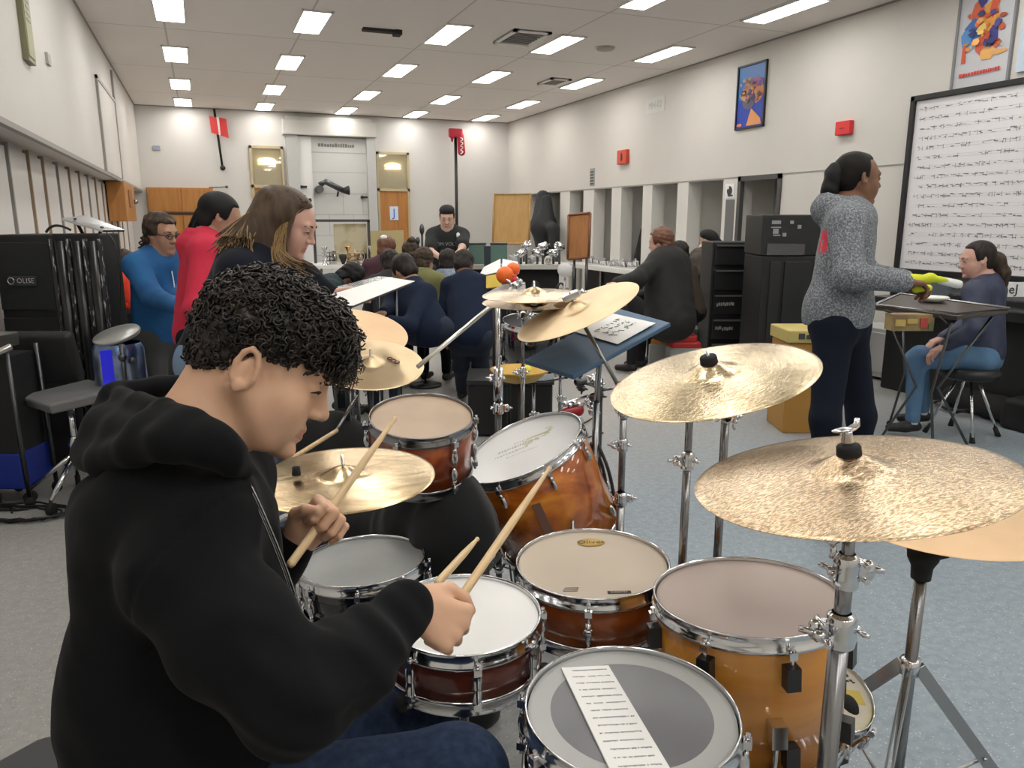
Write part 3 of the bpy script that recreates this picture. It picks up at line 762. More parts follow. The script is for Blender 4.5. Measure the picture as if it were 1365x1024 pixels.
# posters, alarms, signs on the right wall
def wallquad(y0,y1,z0,z1,x,b,m=0,t=.0): b.bb((x,y0,z0),(x+t,y1,z1),m)
def poster(name, lab, y0, y1, z0, z1, base, shapes, frame_m=blackp, x=XR):
    r = thing(name, lab, 'poster', (x,(y0+y1)/2,z0))
    b = MB()
    for a, c in (((y0,z0),(y0+.02,z1)),((y1-.02,z0),(y1,z1)),((y0,z0),(y1,z0+.02)),((y0,z1-.02),(y1,z1))): b.bb((x-.03,a[0],a[1]),(x,c[0],c[1]))
    b.build('frame', frame_m, r)
    b = MB(); b.bb((x-.014,y0+.02,z0+.02),(x-.008,y1-.02,z1-.02)); b.build('print', base, r)
    ms = []; b = MB(); rg = np.random.RandomState(len(shapes)); pal = [c for c, _ in shapes if c[2] < .3]
    shapes = list(shapes)+[(tuple(min(1,x*f_) for x in pal[rg.randint(len(pal))]), blob(rg.uniform(.15,.85), rg.uniform(.42,.80), rg.uniform(.02,.09), rg.uniform(.012,.05), 50+k, 6)) for k in range(34) for f_ in (rg.uniform(.5,1.35),)]
    for k, (col, pts) in enumerate(shapes):
        if col not in ms: ms.append(col)
        q = [np.array([x-.0165-.0007*k, y1-.02-(y1-y0-.04)*u, z0+.02+(z1-z0-.04)*v]) for u, v in pts]
        b.slab(q, .0006, ms.index(col))
    b.build('artwork', [mat('ink_%02d%02d%02d' % tuple(int(v*99) for v in c), c, .5) for c in ms], r)
    return r
def blob(cx, cy, rx, ry, sd, n=11):
    rg = np.random.RandomState(sd)
    return [(min(max(cx+rx*cos(t)*rg.uniform(.7,1.15),0),1), min(max(cy+ry*sin(t)*rg.uniform(.7,1.15),0),1)) for t in np.linspace(0,2*pi,n+1)[:-1]]
poster('framed_poster', 'narrow framed poster in blue and orange on the right wall', 7.88, 8.42, 2.63, 3.39, mat('poster_blue',(.01,.15,.48),.4),
  [((.012,.05,.42),[(0,0),(1,0),(1,.55),(0,.45)]),((.45,.26,.13),blob(.58,.62,.42,.20,1)),((.60,.22,.08),blob(.75,.55,.24,.2,2)),((.10,.09,.16),blob(.45,.45,.28,.18,3)),((.55,.30,.14),blob(.30,.55,.2,.12,9)),((.14,.05,.25),blob(.8,.7,.15,.08,10)),((.78,.33,.12),[(.38,.02),(.95,.02),(.9,.12),(.55,.30)]),((.05,.04,.06),blob(.22,.58,.09,.05,4)),((.70,.25,.15),blob(.12,.05,.12,.03,5)),((.35,.12,.25),blob(.65,.74,.2,.06,6))])
pb = poster('framed_poster', 'large colourful framed poster at the top right above the music screen', 4.80, 5.35, 2.64, 3.45, mat('poster_grey',(.52,.53,.56),.35),
  [((.62,.12,.05),blob(.35,.75,.16,.22,1)),((.04,.14,.42),blob(.30,.62,.2,.14,2)),((.70,.30,.06),blob(.55,.72,.2,.2,3)),((.62,.10,.04),[(.62,1),(.8,1),(.62,.7),(.55,.8)]),((.55,.10,.05),blob(.55,.45,.18,.16,4)),((.05,.05,.22),blob(.66,.52,.12,.12,5)),((.75,.40,.12),blob(.60,.35,.15,.08,6)),((.08,.25,.55),blob(.18,.55,.12,.12,7)),((.60,.08,.04),[(.12,.28),(.2,.28),(.18,.5),(.12,.45)]),((.70,.35,.10),blob(.80,.34,.15,.03,8)),((.05,.05,.22),blob(.42,.95,.1,.1,8)),((.72,.55,.15),blob(.45,.62,.1,.06,12))], mat('frame_grey',(.22,.22,.23),.4))
b = MB(); rg = np.random.RandomState(8); y = 5.27
while y > 4.90:
    w = rg.uniform(.012,.03); h = rg.uniform(.02,.032); zz = 2.775+(5.27-y)*.02; b.bb((XR-.028,y-w,zz-h/2),(XR-.026,y,zz+h/2)); y -= w+.006
b.build('lettering', mat('red_ink',(.6,.03,.02),.5), pb)
b = MB(); b.bb((XR-.028,4.05,2.72),(XR-.004,4.74,3.45)); solo(b, 'pale_poster', mat('poster_pale',(.50,.60,.72),.4), 'pale blue framed sheet at the right edge beside the large poster', 'poster')
for nm, lab, y0, y1, z0, z1, c in (('fire_alarm','small orange-red alarm box with a dark mark on the right wall',11.08,11.38,2.40,2.62,(.62,.07,.03)),('fire_alarm','bright red alarm box on the right wall, nearer the screen',6.47,6.67,2.40,2.54,(.70,.03,.03))):
    r = thing(nm, lab, 'alarm', (XR,(y0+y1)/2,z0))
    b = MB(); b.bb((XR-.06,y0,z0),(XR,y1,z1)); b.build('housing', mat('alarm_%d' % int(c[0]*100), c, .4), r, bevel=.008)
    b = MB(); ym, zm = (y0+y1)/2, (z0+z1)/2
    if y0 > 9: b.ell((XR-.062,ym,zm),(.006,.035,.07))
    else: b.bb((XR-.064,ym-.03,zm-.008),(XR-.058,ym+.03,zm))
    b.build('mark', mat('dark_red',(.12,.01,.02),.5), r)
r = thing('wall_sign', 'faint white number sign high on the right wall', 'sign', (XR,10.4,3.1))
b = MB(); b.bb((XR-.006,10.1,3.08),(XR,10.62,3.30)); b.build('plate', mat('plate_white',(.66,.65,.62),.6), r)
text_mesh('MH-02', .13, 'lettering', mat('pale_ink',(.42,.42,.41),.7), r, (XR-.007,10.36,3.19), (0,-1,0), (0,0,1))
for (y0,z0,lab) in ((12.25,2.10,'small grey striped notice under the alarm on the right wall'),):
    b = MB(); b.bb((XR-.01,y0,z0),(XR,y0+.16,z0+.3))
    for k in range(5): b.bb((XR-.014,y0+.02,z0+.03+.05*k),(XR-.01,y0+.14,z0+.05+.05*k),1)
    solo(b, 'wall_notice', [mat('notice_grey',(.35,.35,.33),.6), ink], lab, 'notice')
b = MB(); b.bb((XR-.008,8.38,1.80),(XR-.002,8.56,1.98)); b.ell((XR-.010,8.47,1.89),(.004,.055,.06),mi=1); b.ell((XR-.013,8.50,1.93),(.004,.02,.02),mi=2); b.bb((XR-.012,8.40,1.82),(XR-.009,8.5,1.84),1)
solo(b, 'wall_notice', [paper, ink, paper], 'small white notice with a black round mark on the post beside the dark-framed alcove', 'notice')
b = MB(); b.bb((XR-.006,8.36,.0),(XR-.001,8.54,1.78)); solo(b, 'grey_door_strip', mat('strip_dark',(.16,.16,.165),.5), 'dark grey upright strip on the post under the small white notice', 'panel')
# the music screen
r = thing('music_screen', 'large white board showing rows of handwritten music, in a black frame', 'screen', (XR-.06,4.6,.95))
Y0, Y1, Z0, Z1 = 3.55, 5.70, 1.03, 2.66
b = MB()
for a, c in (((Y0,Z0-.02),(Y0+.05,Z1)),((Y1-.05,Z0-.02),(Y1,Z1)),((Y0,Z0-.02),(Y1,Z0+.03)),((Y0,Z1-.05),(Y1,Z1))): b.bb((XR-.10,a[0],a[1]),(XR-.02,c[0],c[1]))
b.build('frame', blackp, r, bevel=.006)
b = MB(); b.bb((XR-.07,Y0+.05,Z0+.03),(XR-.03,Y1-.05,Z1-.05)); b.build('panel', mat('screen_white',(.80,.79,.81),.35), r)
b = MB(); rg = np.random.RandomState(11)
for row in range(17):
    z = Z1-.13-row*.088; y = Y1-.09-rg.uniform(0,.03)
    for q in range(2): b.bb((XR-.0712,Y0+.12,z+(.012 if q else -.012)),(XR-.0705,y-rg.uniform(0,.1),z+(.0135 if q else -.0105)),1)
    while y > Y0+.1:
        w = rg.uniform(.008,.05); h = rg.uniform(.004,.020); dz = rg.uniform(-.012,.012)
        if rg.rand() < .72:
            b.add([(XR-.0720,y,z+dz),(XR-.0720,y-w,z+dz+rg.uniform(-.006,.006)),(XR-.0720,y-w,z+dz+h*.5),(XR-.0720,y,z+dz+h*.5+rg.uniform(-.003,.003))],[(0,1,2,3)],0,False)
            if rg.rand() < .4: b.bb((XR-.0725,y-w-.003,z-.02),(XR-.0715,y-w,z+.02))
        y -= w*rg.uniform(.5,1.4)
tag(b.build('musical_notation', [greyink, mat('faint_ink',(.5,.5,.52),.7)], r), kind='stuff')
for yy in (3.8,5.45):
    b = MB(); b.bb((XR-.09,yy-.02,0),(XR-.05,yy+.02,Z0)); b.bb((XR-.11,yy-.06,0),(XR-.02,yy+.06,.03)); b.build('leg', blackp, r)

# ------------------------------------------------------------------ drums, cymbals, stands
amber = shell_mat('amber_pearl', (.26,.045,.005), (.62,.17,.012), (.85,.33,.035), 4.5, (1,1,1.3), 1., 2.)
mahog = shell_mat('mahogany', (.045,.006,.004), (.10,.014,.006), (.20,.035,.010), 5, (1,1,.6), .9, .6)
amberd = shell_mat('amber_wood', (.16,.03,.006), (.34,.08,.010), (.58,.19,.022), 3, (1,1,3), .9, .5)
honey = shell_mat('honey_wood', (.42,.15,.014), (.60,.245,.028), (.68,.31,.045), 3, (.6,.6,5), .8, .8)
blackshell = mat('black_lacquer', (.008,.008,.012), .12, coat=1.)
h_white = mat('head_white', (.86,.86,.85), .5, bump=(700,.1,2,.0006), noise=(3,(.82,.82,.81),.45,.7))
h_cream = mat('head_cream', (.56,.475,.375), .55, bump=(700,.1,2,.0006), noise=(2.5,(.53,.45,.355),.4,.7))
h_pink = mat('head_pinkish', (.44,.35,.31), .5, noise=(2.5,(.47,.385,.34),.4,.7))
h_tan = mat('head_tan', (.46,.34,.24), .5, noise=(6,(.38,.27,.19),.4,.75))
h_grey = mat('head_grey', (.30,.31,.305), .4, noise=(4,(.38,.39,.38),.4,.7))
h_dark = mat('head_dark_dot', (.165,.165,.18), .35)
h_lite = mat('head_light_ring', (.42,.43,.42), .4)
def basis(n, x=None):
    n = nz(n); x = np.array([1.,0,0]) if x is None else np.asarray(x, float)
    x = nz(x-n*(x@n)); return np.array([x, np.cross(n, x), n]).T
def drum(lab, c, n, r, dep, shell, head, nl=8, ph=.3, lug='slim', name='drum', cat='drum', group=None, hoopm=None, lugm=None, extra=None, openb=False, rot=None):
    hoopm = hoopm or chrome; lugm = lugm or chrome
    n = nz(n); R = basis(n, rot); base = np.asarray(c)-n*dep
    t = thing(name, lab, cat, base, group, R); a = r/1.03
    b = MB(); b.lathe([(.0,.004),(a*.96,.004),(a*.96,.012),(a*.985,.012),(a*.985,dep-.014),(a*.95,dep-.010)], n=64); b.build('shell', shell, t)
    b = MB(); b.lathe([(0,dep-.009),(a*.5,dep-.009),(a*.93,dep-.009),(a*.975,dep-.007),(a*.985,dep-.014)], n=64); hd = b.build('drumhead', head, t)
    prof = lambda z0, z1, s: [(a*.985,z0),(a*1.0,z0-.002*s),(a*1.030,z0),(a*1.032,z0+.006*s),(a*1.010,z0+.009*s),(a*1.008,z1-.008*s),(a*1.004,z1-.003*s),(a*1.012,z1),(a*.994,z1+.001*s),(a*.990,z1-.004*s)]
    b = MB(); b.lathe(prof(dep-.030, dep+.001, 1), n=72, closed=True); b.build('hoop', hoopm, t)
    b = MB(); b.lathe(prof(.030, -.001, -1), n=72, closed=True); b.build('hoop', hoopm, t)
    for k in range(nl):
        an = ph+2*pi*k/nl; d = np.array([cos(an), sin(an), 0]); tn = np.array([-sin(an), cos(an), 0]); z = np.array([0,0,1.])
        q = d*(a*.985)
        for top in ((1,0) if (dep > .12 and lug != 'tube') else (1,)):
            zt = dep-.026 if top else .026; zl = dep-.072 if top else .072; s = 1 if top else -1
            b = MB(); m = lugm
            if lug == 'box': b.box(q+d*.012+z*zl, (.012,.013,.022), np.array([d,tn,z]).T)
            elif lug == 'slim':
                b.ell(q+d*.009+z*zl, (.012,.009,.024), np.array([d,tn,z]).T, 10, 8); b.cyl(q+d*.012+z*(zl+.014*s), q+d*.012+z*(zl+.03*s), .006, 8)
            elif lug == 'bullet':
                b.lathe([(0,-.042),(.004,-.038),(.010,-.016),(.009,.0),(.007,.014),(.006,.018),(0,.018)], q+d*.013+z*zl, z*s, 10); b.box(q+d*.004+z*zl, (.005,.008,.012), np.array([d,tn,z]).T)
            else:
                b.cyl(q+d*.012+z*.05, q+d*.012+z*(dep-.05), .007, 10); b.ell(q+d*.010+z*(dep/2), (.013,.012,.012))
            lo = b.build('lug', m, t)
            b = MB(); hq = q+d*.014
            b.cyl(hq+z*zl, hq+z*(zt+.010*s), .0034, 8); b.box(hq+z*(zt-.002*s), (.007,.0075,.007), np.array([d,tn,z]).T); b.cyl(hq+z*(zt+.004*s), hq+z*(zt+.015*s), .0045, 6)
            b.build('tension_rod', chrome, lo)
            if lug == 'tube':
                b = MB(); b.cyl(hq+z*.05, hq+z*.018, .0034, 8); b.box(hq+z*.026, (.007,.0075,.007), np.array([d,tn,z]).T); b.build('tension_rod', chrome, lo)
    t['_r'] = a; t['_d'] = dep
    return t, hd, R, base, a
def cymbal(lab, c, n, r, m, name='cymbal', group='cymbals of the kit', bell=.16, bow=.075):
    R = basis(n); n = nz(n)
    pf = []; rb = r*bell*1.75
    for k in range(25):
        u = k/24*r; z = -bow*r*(u/r)**1.7
        if u < rb: z += .021*(r/.2)*(.5+.5*cos(pi*u/rb))**.75
        pf.append((max(u,.004), z))
    z0 = [(x, z+.0011) for x, z in pf]; z1 = [(x, z) for x, z in pf][::-1]
    off = -pf[-1][1]                                    # the rim plane passes through c
    b = MB(); b.lathe([(x, z+off) for x, z in z0]+[(r+.0004, pf[-1][1]+off+.0006)]+[(x, z+off) for x, z in z1], n=96)
    o = b.build(name, m); o.location = Vector(np.asarray(c).tolist()); o.rotation_euler = Matrix(R.tolist()).to_euler()
    tag(o, lab, 'cymbal', group)
    return o, np.asarray(c)+n*(off+.018*(r/.2))
def wingnut(b, p, d, u, s=1.):
    d = nz(d); a, c, _ = frame(d, u)
    b.lathe([(0,0),(.007*s,0),(.006*s,.012*s),(0,.014*s)], p, d, 10)
    for q in (-1,1): b.tube([p+d*.006*s+a*q*.004*s, p+d*.010*s+a*q*.015*s, p+d*.016*s+a*q*.022*s], [.003*s,.0045*s,.003*s], 6)
def clamp(parent, p, ax, side, r, m=chrome, s=1., name='clamp', lever=True):
    """pipe joint: collar round the pole, a screw ear and a wing nut"""
    ax = nz(ax); side = nz(side-ax*(side@ax)); t2 = np.cross(ax, side)
    b = MB(); b.lathe([(r*.98,-.024*s),(r*1.55,-.022*s),(r*1.65,-.008*s),(r*1.5,.0),(r*1.6,.010*s),(r*1.4,.020*s),(r*.98,.024*s)], p, ax, 18)
    b.box(p+side*r*1.7, (.005*s+r*.5,.007*s,.013*s), np.array([side,t2,ax]).T); b.ell(p+side*(r*2.3+.004*s), (.010*s,.009*s,.015*s), np.array([side,t2,ax]).T, 12, 8)
    for z in (-.010,.010): b.cyl(p+side*r*2.1+ax*z*s-t2*.014*s, p+side*r*2.1+ax*z*s+t2*.014*s, .004*s, 8)
    o = b.build(name, m, parent, bevel=.002)
    b = MB(); wingnut(b, p+side*(r*2.1)+t2*.014*s, t2*.4+side*.9, ax, 1.15*s); b.build('wing_nut', m, o)
    b = MB(); wingnut(b, p-side*r*1.2, -side, ax, .9*s); b.build('wing_nut', m, o)
    return o
def tripod(parent, x, y, zc, spread, r, yaw=0., m=steel, zfoot=.012, double=True, zb=.12, lw=.010):
    z = np.array([0,0,1.])
    b = MB(); b.lathe([(r*.98,-.02),(r*1.5,-.02),(r*1.55,.02),(r*.98,.022)], (x,y,zc), z, 16); b.build('leg_collar', chrome, parent); b = MB(); b.lathe([(r*.98,-.012),(r*1.4,-.012),(r*1.4,.012),(r*.98,.012)], (x,y,zb), z, 16); b.build('lower_collar', chrome, parent)
    for k in range(3):
        a = yaw+2*pi*k/3; d = np.array([cos(a), sin(a), 0]); t = np.array([-sin(a), cos(a), 0])
        p0 = np.array([x,y,zc])+d*r*1.3; p1 = np.array([x,y,zfoot])+d*spread; ax = nz(p1-p0); L = np.linalg.norm(p1-p0)
        b = MB()
        for q in ((-1,1) if double else (0,)): b.box((p0+p1)/2+t*q*.007, (lw,.0016,L/2), np.array([np.cross(t,ax),t,ax]).T)
        pm = p0+(p1-p0)*.52; b.tube([np.array([x,y,zb])+d*r*1.2, pm], .0045, 6)
        b.cyl(pm-t*.014, pm+t*.014, .005, 8)
        lo = b.build('leg', m, parent)
        b = MB(); b.tube([p1-ax*.045, p1-ax*.02, p1+np.array([0,0,-.002])], [.014,.020,.018], 10); b.build('rubber_foot', rubber, lo)
def cym_stand(lab, x, y, ztop, tip=None, n=None, rl=.0127, ru=.0095, zj=(.62,.95), zc=.42, spread=.30, yaw=.3, m=steel, side=None, felt=True, name='cymbal_stand', nut='wing', s=1.):
    side = -RT if side is None else side
    t = thing(name, lab, 'stand', (x,y,0)); z = np.array([0,0,1.])
    b = MB(); b.cyl((x,y,.05),(x,y,zj[0]),rl,18); b.build('lower_tube', m, t)
    top = np.array([x,y,ztop])
    b = MB(); b.cyl((x,y,zj[0]-.02),(x,y,zj[-1]),rl*.82,18); b.build('middle_tube', m, t)
    b = MB(); b.cyl((x,y,zj[-1]-.02),top,ru*.8,14); b.build('upper_tube', m, t)
    for k, zz in enumerate(zj): clamp(t, np.array([x,y,zz]), z, side if k%2 == 0 else -side, rl*(1 if k == 0 else .82), s=s*.9)
    tripod(t, x, y, zc, spread, rl, yaw, m)
    if tip is not None:
        n = nz(n); e = tip-n*.055
        b = MB(); b.cyl(top-z*.01, e, .008, 10); b.ell(top, .014); b.cyl(e-n*.012, e+n*.014, .012, 14); b.cyl(e, tip+n*.030, .0035, 8); b.build('tilter', chrome, t)
        clamp(t, top, np.cross(n, side+1e-3), side, .009, s=.8*s, name='tilter_joint')
        b = MB(); b.lathe([(.0,-.012),(.016,-.012),(.017,-.004),(.012,0),(0,0)], tip-n*.004, n, 18); b.build('felt', mat('black_felt',(.014,.014,.016),.9), t)
        if felt:
            b = MB(); b.lathe([(0,.0),(.0185,0),(.0175,.016),(.0155,.019),(0,.019)], tip-n*.002, n, 24); b.build('felt', mat('black_felt',(.014,.014,.016),.9), t)
            if nut == 'wing':
                b = MB(); b.lathe([(.008,0),(.010,.006),(.007,.018),(.008,.022),(0,.022)], tip+n*.017, n, 14)
                a_, c_, _ = frame(n, RT); a_ = nz(RT-n*(RT@n))
                b.ell(tip+n*.041-a_*.004, (.020,.010,.0035), np.array([a_,np.cross(n,a_),n]).T, 14, 8)
                b.tube([tip+n*.041+a_*.006, tip+n*.046+a_*.015, tip+n*.056+a_*.016], [.006,.0055,.004], 8)
                b.build('wing_nut', chrome if m is not gold else gold, t)
    return t
def snare_stand(lab, c, r, yaw=0.):
    x, y, z = c; t = thing('snare_stand', lab, 'stand', (x,y,0))
    b = MB(); b.cyl((x,y,.04),(x,y,z-.05),.011,14); b.build('tube', steel, t)
    clamp(t, np.array([x,y,z*.6]), np.array([0,0,1.]), RT, .011)
    tripod(t, x, y, z*.42, .24, .011, yaw, steel)
    for k in range(3):
        a = yaw+pi/3+2*pi*k/3; d = np.array([cos(a),sin(a),0])
        b = MB(); b.tube([(x,y,z-.055), np.array([x,y,z-.03])+d*(r*.6), np.array([x,y,z-.006])+d*(r+.008), np.array([x,y,z+.015])+d*(r+.012)], .006, 8)
        ao = b.build('basket_arm', steel, t)
        b = MB(); b.tube([np.array([x,y,z-.010])+d*(r+.012), np.array([x,y,z+.022])+d*(r+.013)], .010, 8); b.build('rubber_grip', rubber, ao)
    return t
cy1 = cymbal_mat('bronze_hammered', (.66,.50,.33), (.80,.65,.46), .26, .75, .65, 230)
cy2 = cymbal_mat('bronze_brilliant', (.62,.49,.30), (.80,.67,.45), .20, .9, .2, 150)
cy3 = cymbal_mat('bronze_worn', (.48,.34,.18), (.80,.64,.40), .22, .6, .3, 34)
cy4 = cymbal_mat('bronze_matt', (.70,.53,.32), (.76,.60,.38), .42, .3)
cy5 = cymbal_mat('bronze_flat', (.66,.46,.28), (.70,.50,.31), .48, .25)
def v(*a): return np.array(a, float)
# --- cymbals with their stands
n1 = nz(v(-.130,.082,.988)); c1 = v(.886,.836,1.135)
_, t1 = cymbal('large hammered ride cymbal, nearest, at the right front of the kit', c1, n1, .232, cy1)
cym_stand('chrome boom stand with big wing nuts under the nearest ride cymbal', t1[0]+.012, t1[1]-.004, 1.055, t1, n1, .0155, .012, (.885,.985), .40, .30, 2.6, steel, -RT, s=1.35)
n2 = nz(v(-.262,-.002,.965)); c2 = v(.96,1.29,1.197)
_, t2 = cymbal('large bright cymbal tilted left in the middle of the kit', c2, n2, .214, cy2)
qm = P(967,560,1.84)
cym_stand('steel stand under the bright middle cymbal', qm[0], qm[1], 1.06, t2, n2, .0125, .0125, (.66,.90), .40, .28, 1.2, steel, RT, nut='none')
pp = pz(908,740,.62); qd = P(917,600,1.75)
cym_stand('slim steel stand with one wing clamp beside the middle cymbal stand', qd[0], qd[1], 1.16, None, None, .0118, .0105, (.62,.98), .38, .30, .7, steel, RT)
n3 = nz(v(-.024,-.036,.999)); c3 = v(.252,1.650,.957)
_, t3 = cymbal('worn golden cymbal in front of the hands of the drummer', c3, n3, .203, cy3, bow=.03)
qm = P(350,745,1.72)
cym_stand('stand under the worn golden cymbal of the drummer', qm[0], qm[1], .86, t3, n3, .011, .009, (.5,.72), .36, .24, .9, steel, RT, felt=False)
b = MB(); q_ = P(395,630,1.685); b.tube([q_-[0,0,.006], q_+[0,0,.010]], [.010,.0085], 12); b.ell(q_+[0,0,.011],(.0085,.0085,.004)); solo(b, 'cymbal_felt', mat('black_felt',(.014,.014,.016),.9), 'small black felt plug lying on the worn golden cymbal', 'felt')
n4 = nz(v(-.005,-.30,.954)); c4 = v(.55,2.83,.99)
_, t4 = cymbal('pale gold cymbal behind the head of the drummer with a small printed logo', c4, n4, .203, cy4, bow=.05)
cym_stand('stand under the pale gold cymbal behind the drummer', t4[0], t4[1], .90, t4, n4, .011, .009, (.5,.75), .36, .26, .2, darksteel, felt=False)
b = MB(); lg = P(514,484,2.80)
for k, off in enumerate(((-.012,.006),(.0,-.004),(.010,-.014))):
    pt = v(.633+off[0]*.6,2.79-off[1]*0+k*.0,.0)
Rb = basis(n4); oc = c4+n4*.009
for k in range(3):
    a0 = oc+Rb[:,0]*(.088+.010*(k-1))+Rb[:,1]*(-.008-.016*(k-1))
    b.tube([a0+Rb[:,0]*.009*cos(t)+Rb[:,1]*.009*sin(t)+n4*.004 for t in np.linspace(0,2*pi,13)], .0022, 5)
o = b.build('logo', mat('logo_ink',(.14,.05,.10),.6)); lo_par = [x for x in COL.objects if x.get('label') == 'pale gold cymbal behind the head of the drummer with a small printed logo'][0]
o.parent = lo_par; o.matrix_parent_inverse = (Matrix.Translation(lo_par.location) @ lo_par.rotation_euler.to_matrix().to_4x4()).inverted()
n5 = nz(v(.06,-.33,.94)); c5 = P(472,443,3.35)
_, t5 = cymbal('tan cymbal farthest left, half hidden behind the pale gold one', c5, n5, .235, cy5, bow=.05)
cym_stand('dark stand under the farthest left tan cymbal', t5[0], t5[1], .99, t5, n5, .011, .009, (.5,.80), .36, .26, .5, darksteel, felt=False)
n6 = nz(v(-.415,.038,.909)); c6 = v(1.080,2.158,1.239)
_, t6 = cymbal('steeply tilted matt cymbal over the blue music desk', c6, n6, .205, cy4, bow=.06)
st6 = P(829,620,2.45)
cym_stand('chrome stand with several clamps beside the white-headed tom', st6[0], st6[1], .99, None, None, .0135, .011, (.64,.82,.93), .30, .28, 1.4, steel, RT)
r = [x for x in COL.objects if x.get('label') == 'chrome stand with several clamps beside the white-headed tom'][0]
b = MB(); b.tube([(st6[0],st6[1],.98), t6-n6*.06],.007,8); b.cyl(t6-n6*.06, t6+n6*.035,.004,8); b.build('rod', steel, r)
b = MB(); a_ = nz(np.cross(n6,FW)); b.box(t6+n6*.022,(.028,.013,.011),np.array([a_,np.cross(n6,a_),n6]).T); b.build('block', chrome, r, bevel=.003)
b = MB(); wingnut(b, t6+n6*.020-a_*.03, -a_, n6, 1.1); b.build('wing_nut', chrome, r)
n7 = nz(v(-.03,-.035,.998)); c7 = P(712,394,2.62)
for k, (dz, lab) in enumerate(((0,'upper thin cymbal of the edge-on pair'),(-.022,'lower thin cymbal of the edge-on pair'))):
    nn = n7 if k == 0 else nz(v(.03,.03,-.998))
    _, t7 = cymbal(lab+' behind the tilted matt cymbal', c7+v(0,0,dz), nn, .178, cy3, bow=.06, group='edge-on cymbal pair')
st7 = P(698,470,2.62)
r = cym_stand('thin chrome stand under the edge-on cymbal pair', P(697,480,2.92)[0], P(697,480,2.92)[1], 1.17, c7+v(0,0,.02), n7, .010, .008, (.60,.95), .30, .22, .4, steel, RT, felt=False)
q = P(1262,690,1.80); n8 = nz(v(-.03,.01,1)); c8 = v(q[0]+.015, q[1]+.01, .835)
_, t8 = cymbal('plain brown lower cymbal at the right edge, under the nearest ride', c8, n8, .250, cy5, bow=.05, bell=.14)
q = P(1228,765,1.80)
r = cym_stand('low tripod stand with a black cup under the plain brown cymbal', q[0], q[1], .80, None, None, .0135, .010, (.66,), .47, .33, 0, steel, RT) if False else thing('low_cymbal_stand', 'low tripod stand with a black cup under the plain brown cymbal', 'stand', (q[0],q[1],0))
x8, y8 = q[0], q[1]
b = MB(); b.cyl((x8,y8,.04),(x8,y8,.72),.0145,20); b.build('tube', steel, r)
b = MB(); b.lathe([(.0,-.05),(.022,-.05),(.024,-.02),(.034,0),(.036,.018),(0,.018)],(x8,y8,.745),(0,0,1),24); b.box((x8+.035,y8-.012,.755),(.02,.012,.008)); b.build('cup', rubber, r)
b = MB(); b.cyl((x8,y8,.75),(x8,y8,.845),.004,8); b.build('rod', steel, r)
tripod(r, x8, y8, .465, .36, .0145, radians(-28), mat('leg_metal',(.42,.42,.43),.3,1.), zb=.10, lw=.015)
# chrome arm of the microphone-style boom stand
q = P(664,470,2.95); x9, y9 = q[0], q[1]; pa, pb = P(690,379,2.88), P(557,489,2.52)
r = thing('boom_stand', 'black and chrome boom stand with a long pale arm slanting down left', 'stand', (x9,y9,0))
b = MB(); b.cyl((x9,y9,.05),(x9,y9,.80),.0135,14); b.build('lower_tube', darksteel, r)
b = MB(); b.cyl((x9,y9,.78),(x9,y9,1.24),.009,14); b.build('upper_tube', chrome, r)
clamp(r, v(x9,y9,.80), v(0,0,1), RT, .0135); clamp(r, v(x9,y9,.92), v(0,0,1), -RT, .011)
b = MB(); b.cyl((x9,y9,.83),(x9,y9,.96),.019,14); b.build('sleeve', chrome, r)
tripod(r, x9, y9, .52, .34, .0135, .4, blackp)
b = MB(); b.cyl(pa, pb, .0078, 12); b.build('boom', mat('pale_metal',(.80,.78,.72),.28,1.), r)
clamp(r, pa, pa-pb, FW, .0095)
b = MB(); b.cyl(v(x9,y9,1.22), pa, .009, 10); b.build('joint', chrome, r)
# --- drums
t, hd, R_, base_, a_ = drum('white-headed snare drum with a dark mahogany shell under the right hand', v(.445,1.395,.722), v(0,-.03,1), .166, .13, mahog, h_white, 8, .22, 'bullet', 'snare_drum', rot=RT)
snare_stand('stand holding the white-headed mahogany snare', base_, a_, .5)
te, hde, Re_, be, ae = drum('cream-headed tom with an amber shell and an oval badge print', v(.805,1.505,.725), v(-.03,-.02,1), .186, .15, amberd, h_cream, 6, .38, 'tube', 'tom_drum', rot=RT)
snare_stand('stand holding the cream-headed amber tom', be, ae, 1.5)
b = MB(); b.lathe([(0,0),(.035,0),(.035,.0006),(0,.0006)], (0,0,0), n=28); V = np.vstack(b.v); V[:,0] *= 1.0; V[:,1] *= .62
b.v = [V+[.008,.115,.1425]]; bo = b.build('badge_print', mat('badge_gold',(.55,.36,.08),.5), te, world=False)
text_mesh('Olivet', .025, 'badge_lettering', mat('badge_ink',(.13,.07,.015),.6), te, (.008,.115,.1437), (1,0,0), (0,1,0), .0002, 1.1, world=False)
b = MB()
for k in range(3): b.bb((-.078+.002*k,-.128+.007*k,.1418),(-.046+.002*k,-.1265+.007*k,.1423))
b.bb((-.078,-.128,.1418),(-.0768,-.121,.1423)); b.bb((-.0455,-.1215,.1418),(-.0443,-.114,.1423)); b.build('logo', ink, te, world=False)
b = MB(); b.bb((.020,-.142,.1418),(.072,-.130,.1422)); b.build('label_plate', ink, te, world=False)
text_mesh('SUNSTET', .0105, 'label_lettering', h_cream, te, (.046,-.136,.1426), (1,0,0), (0,1,0), .0001, .9, world=False)
tf, hdf, Rf_, bf, af = drum('honey-coloured floor tom with a pinkish head and black lugs', v(.972,1.150,.780), v(-.03,.06,1), .192, .30, honey, h_pink, 8, .10, 'box', 'floor_tom', lugm=mat('black_lug',(.02,.02,.022),.35), rot=RT)
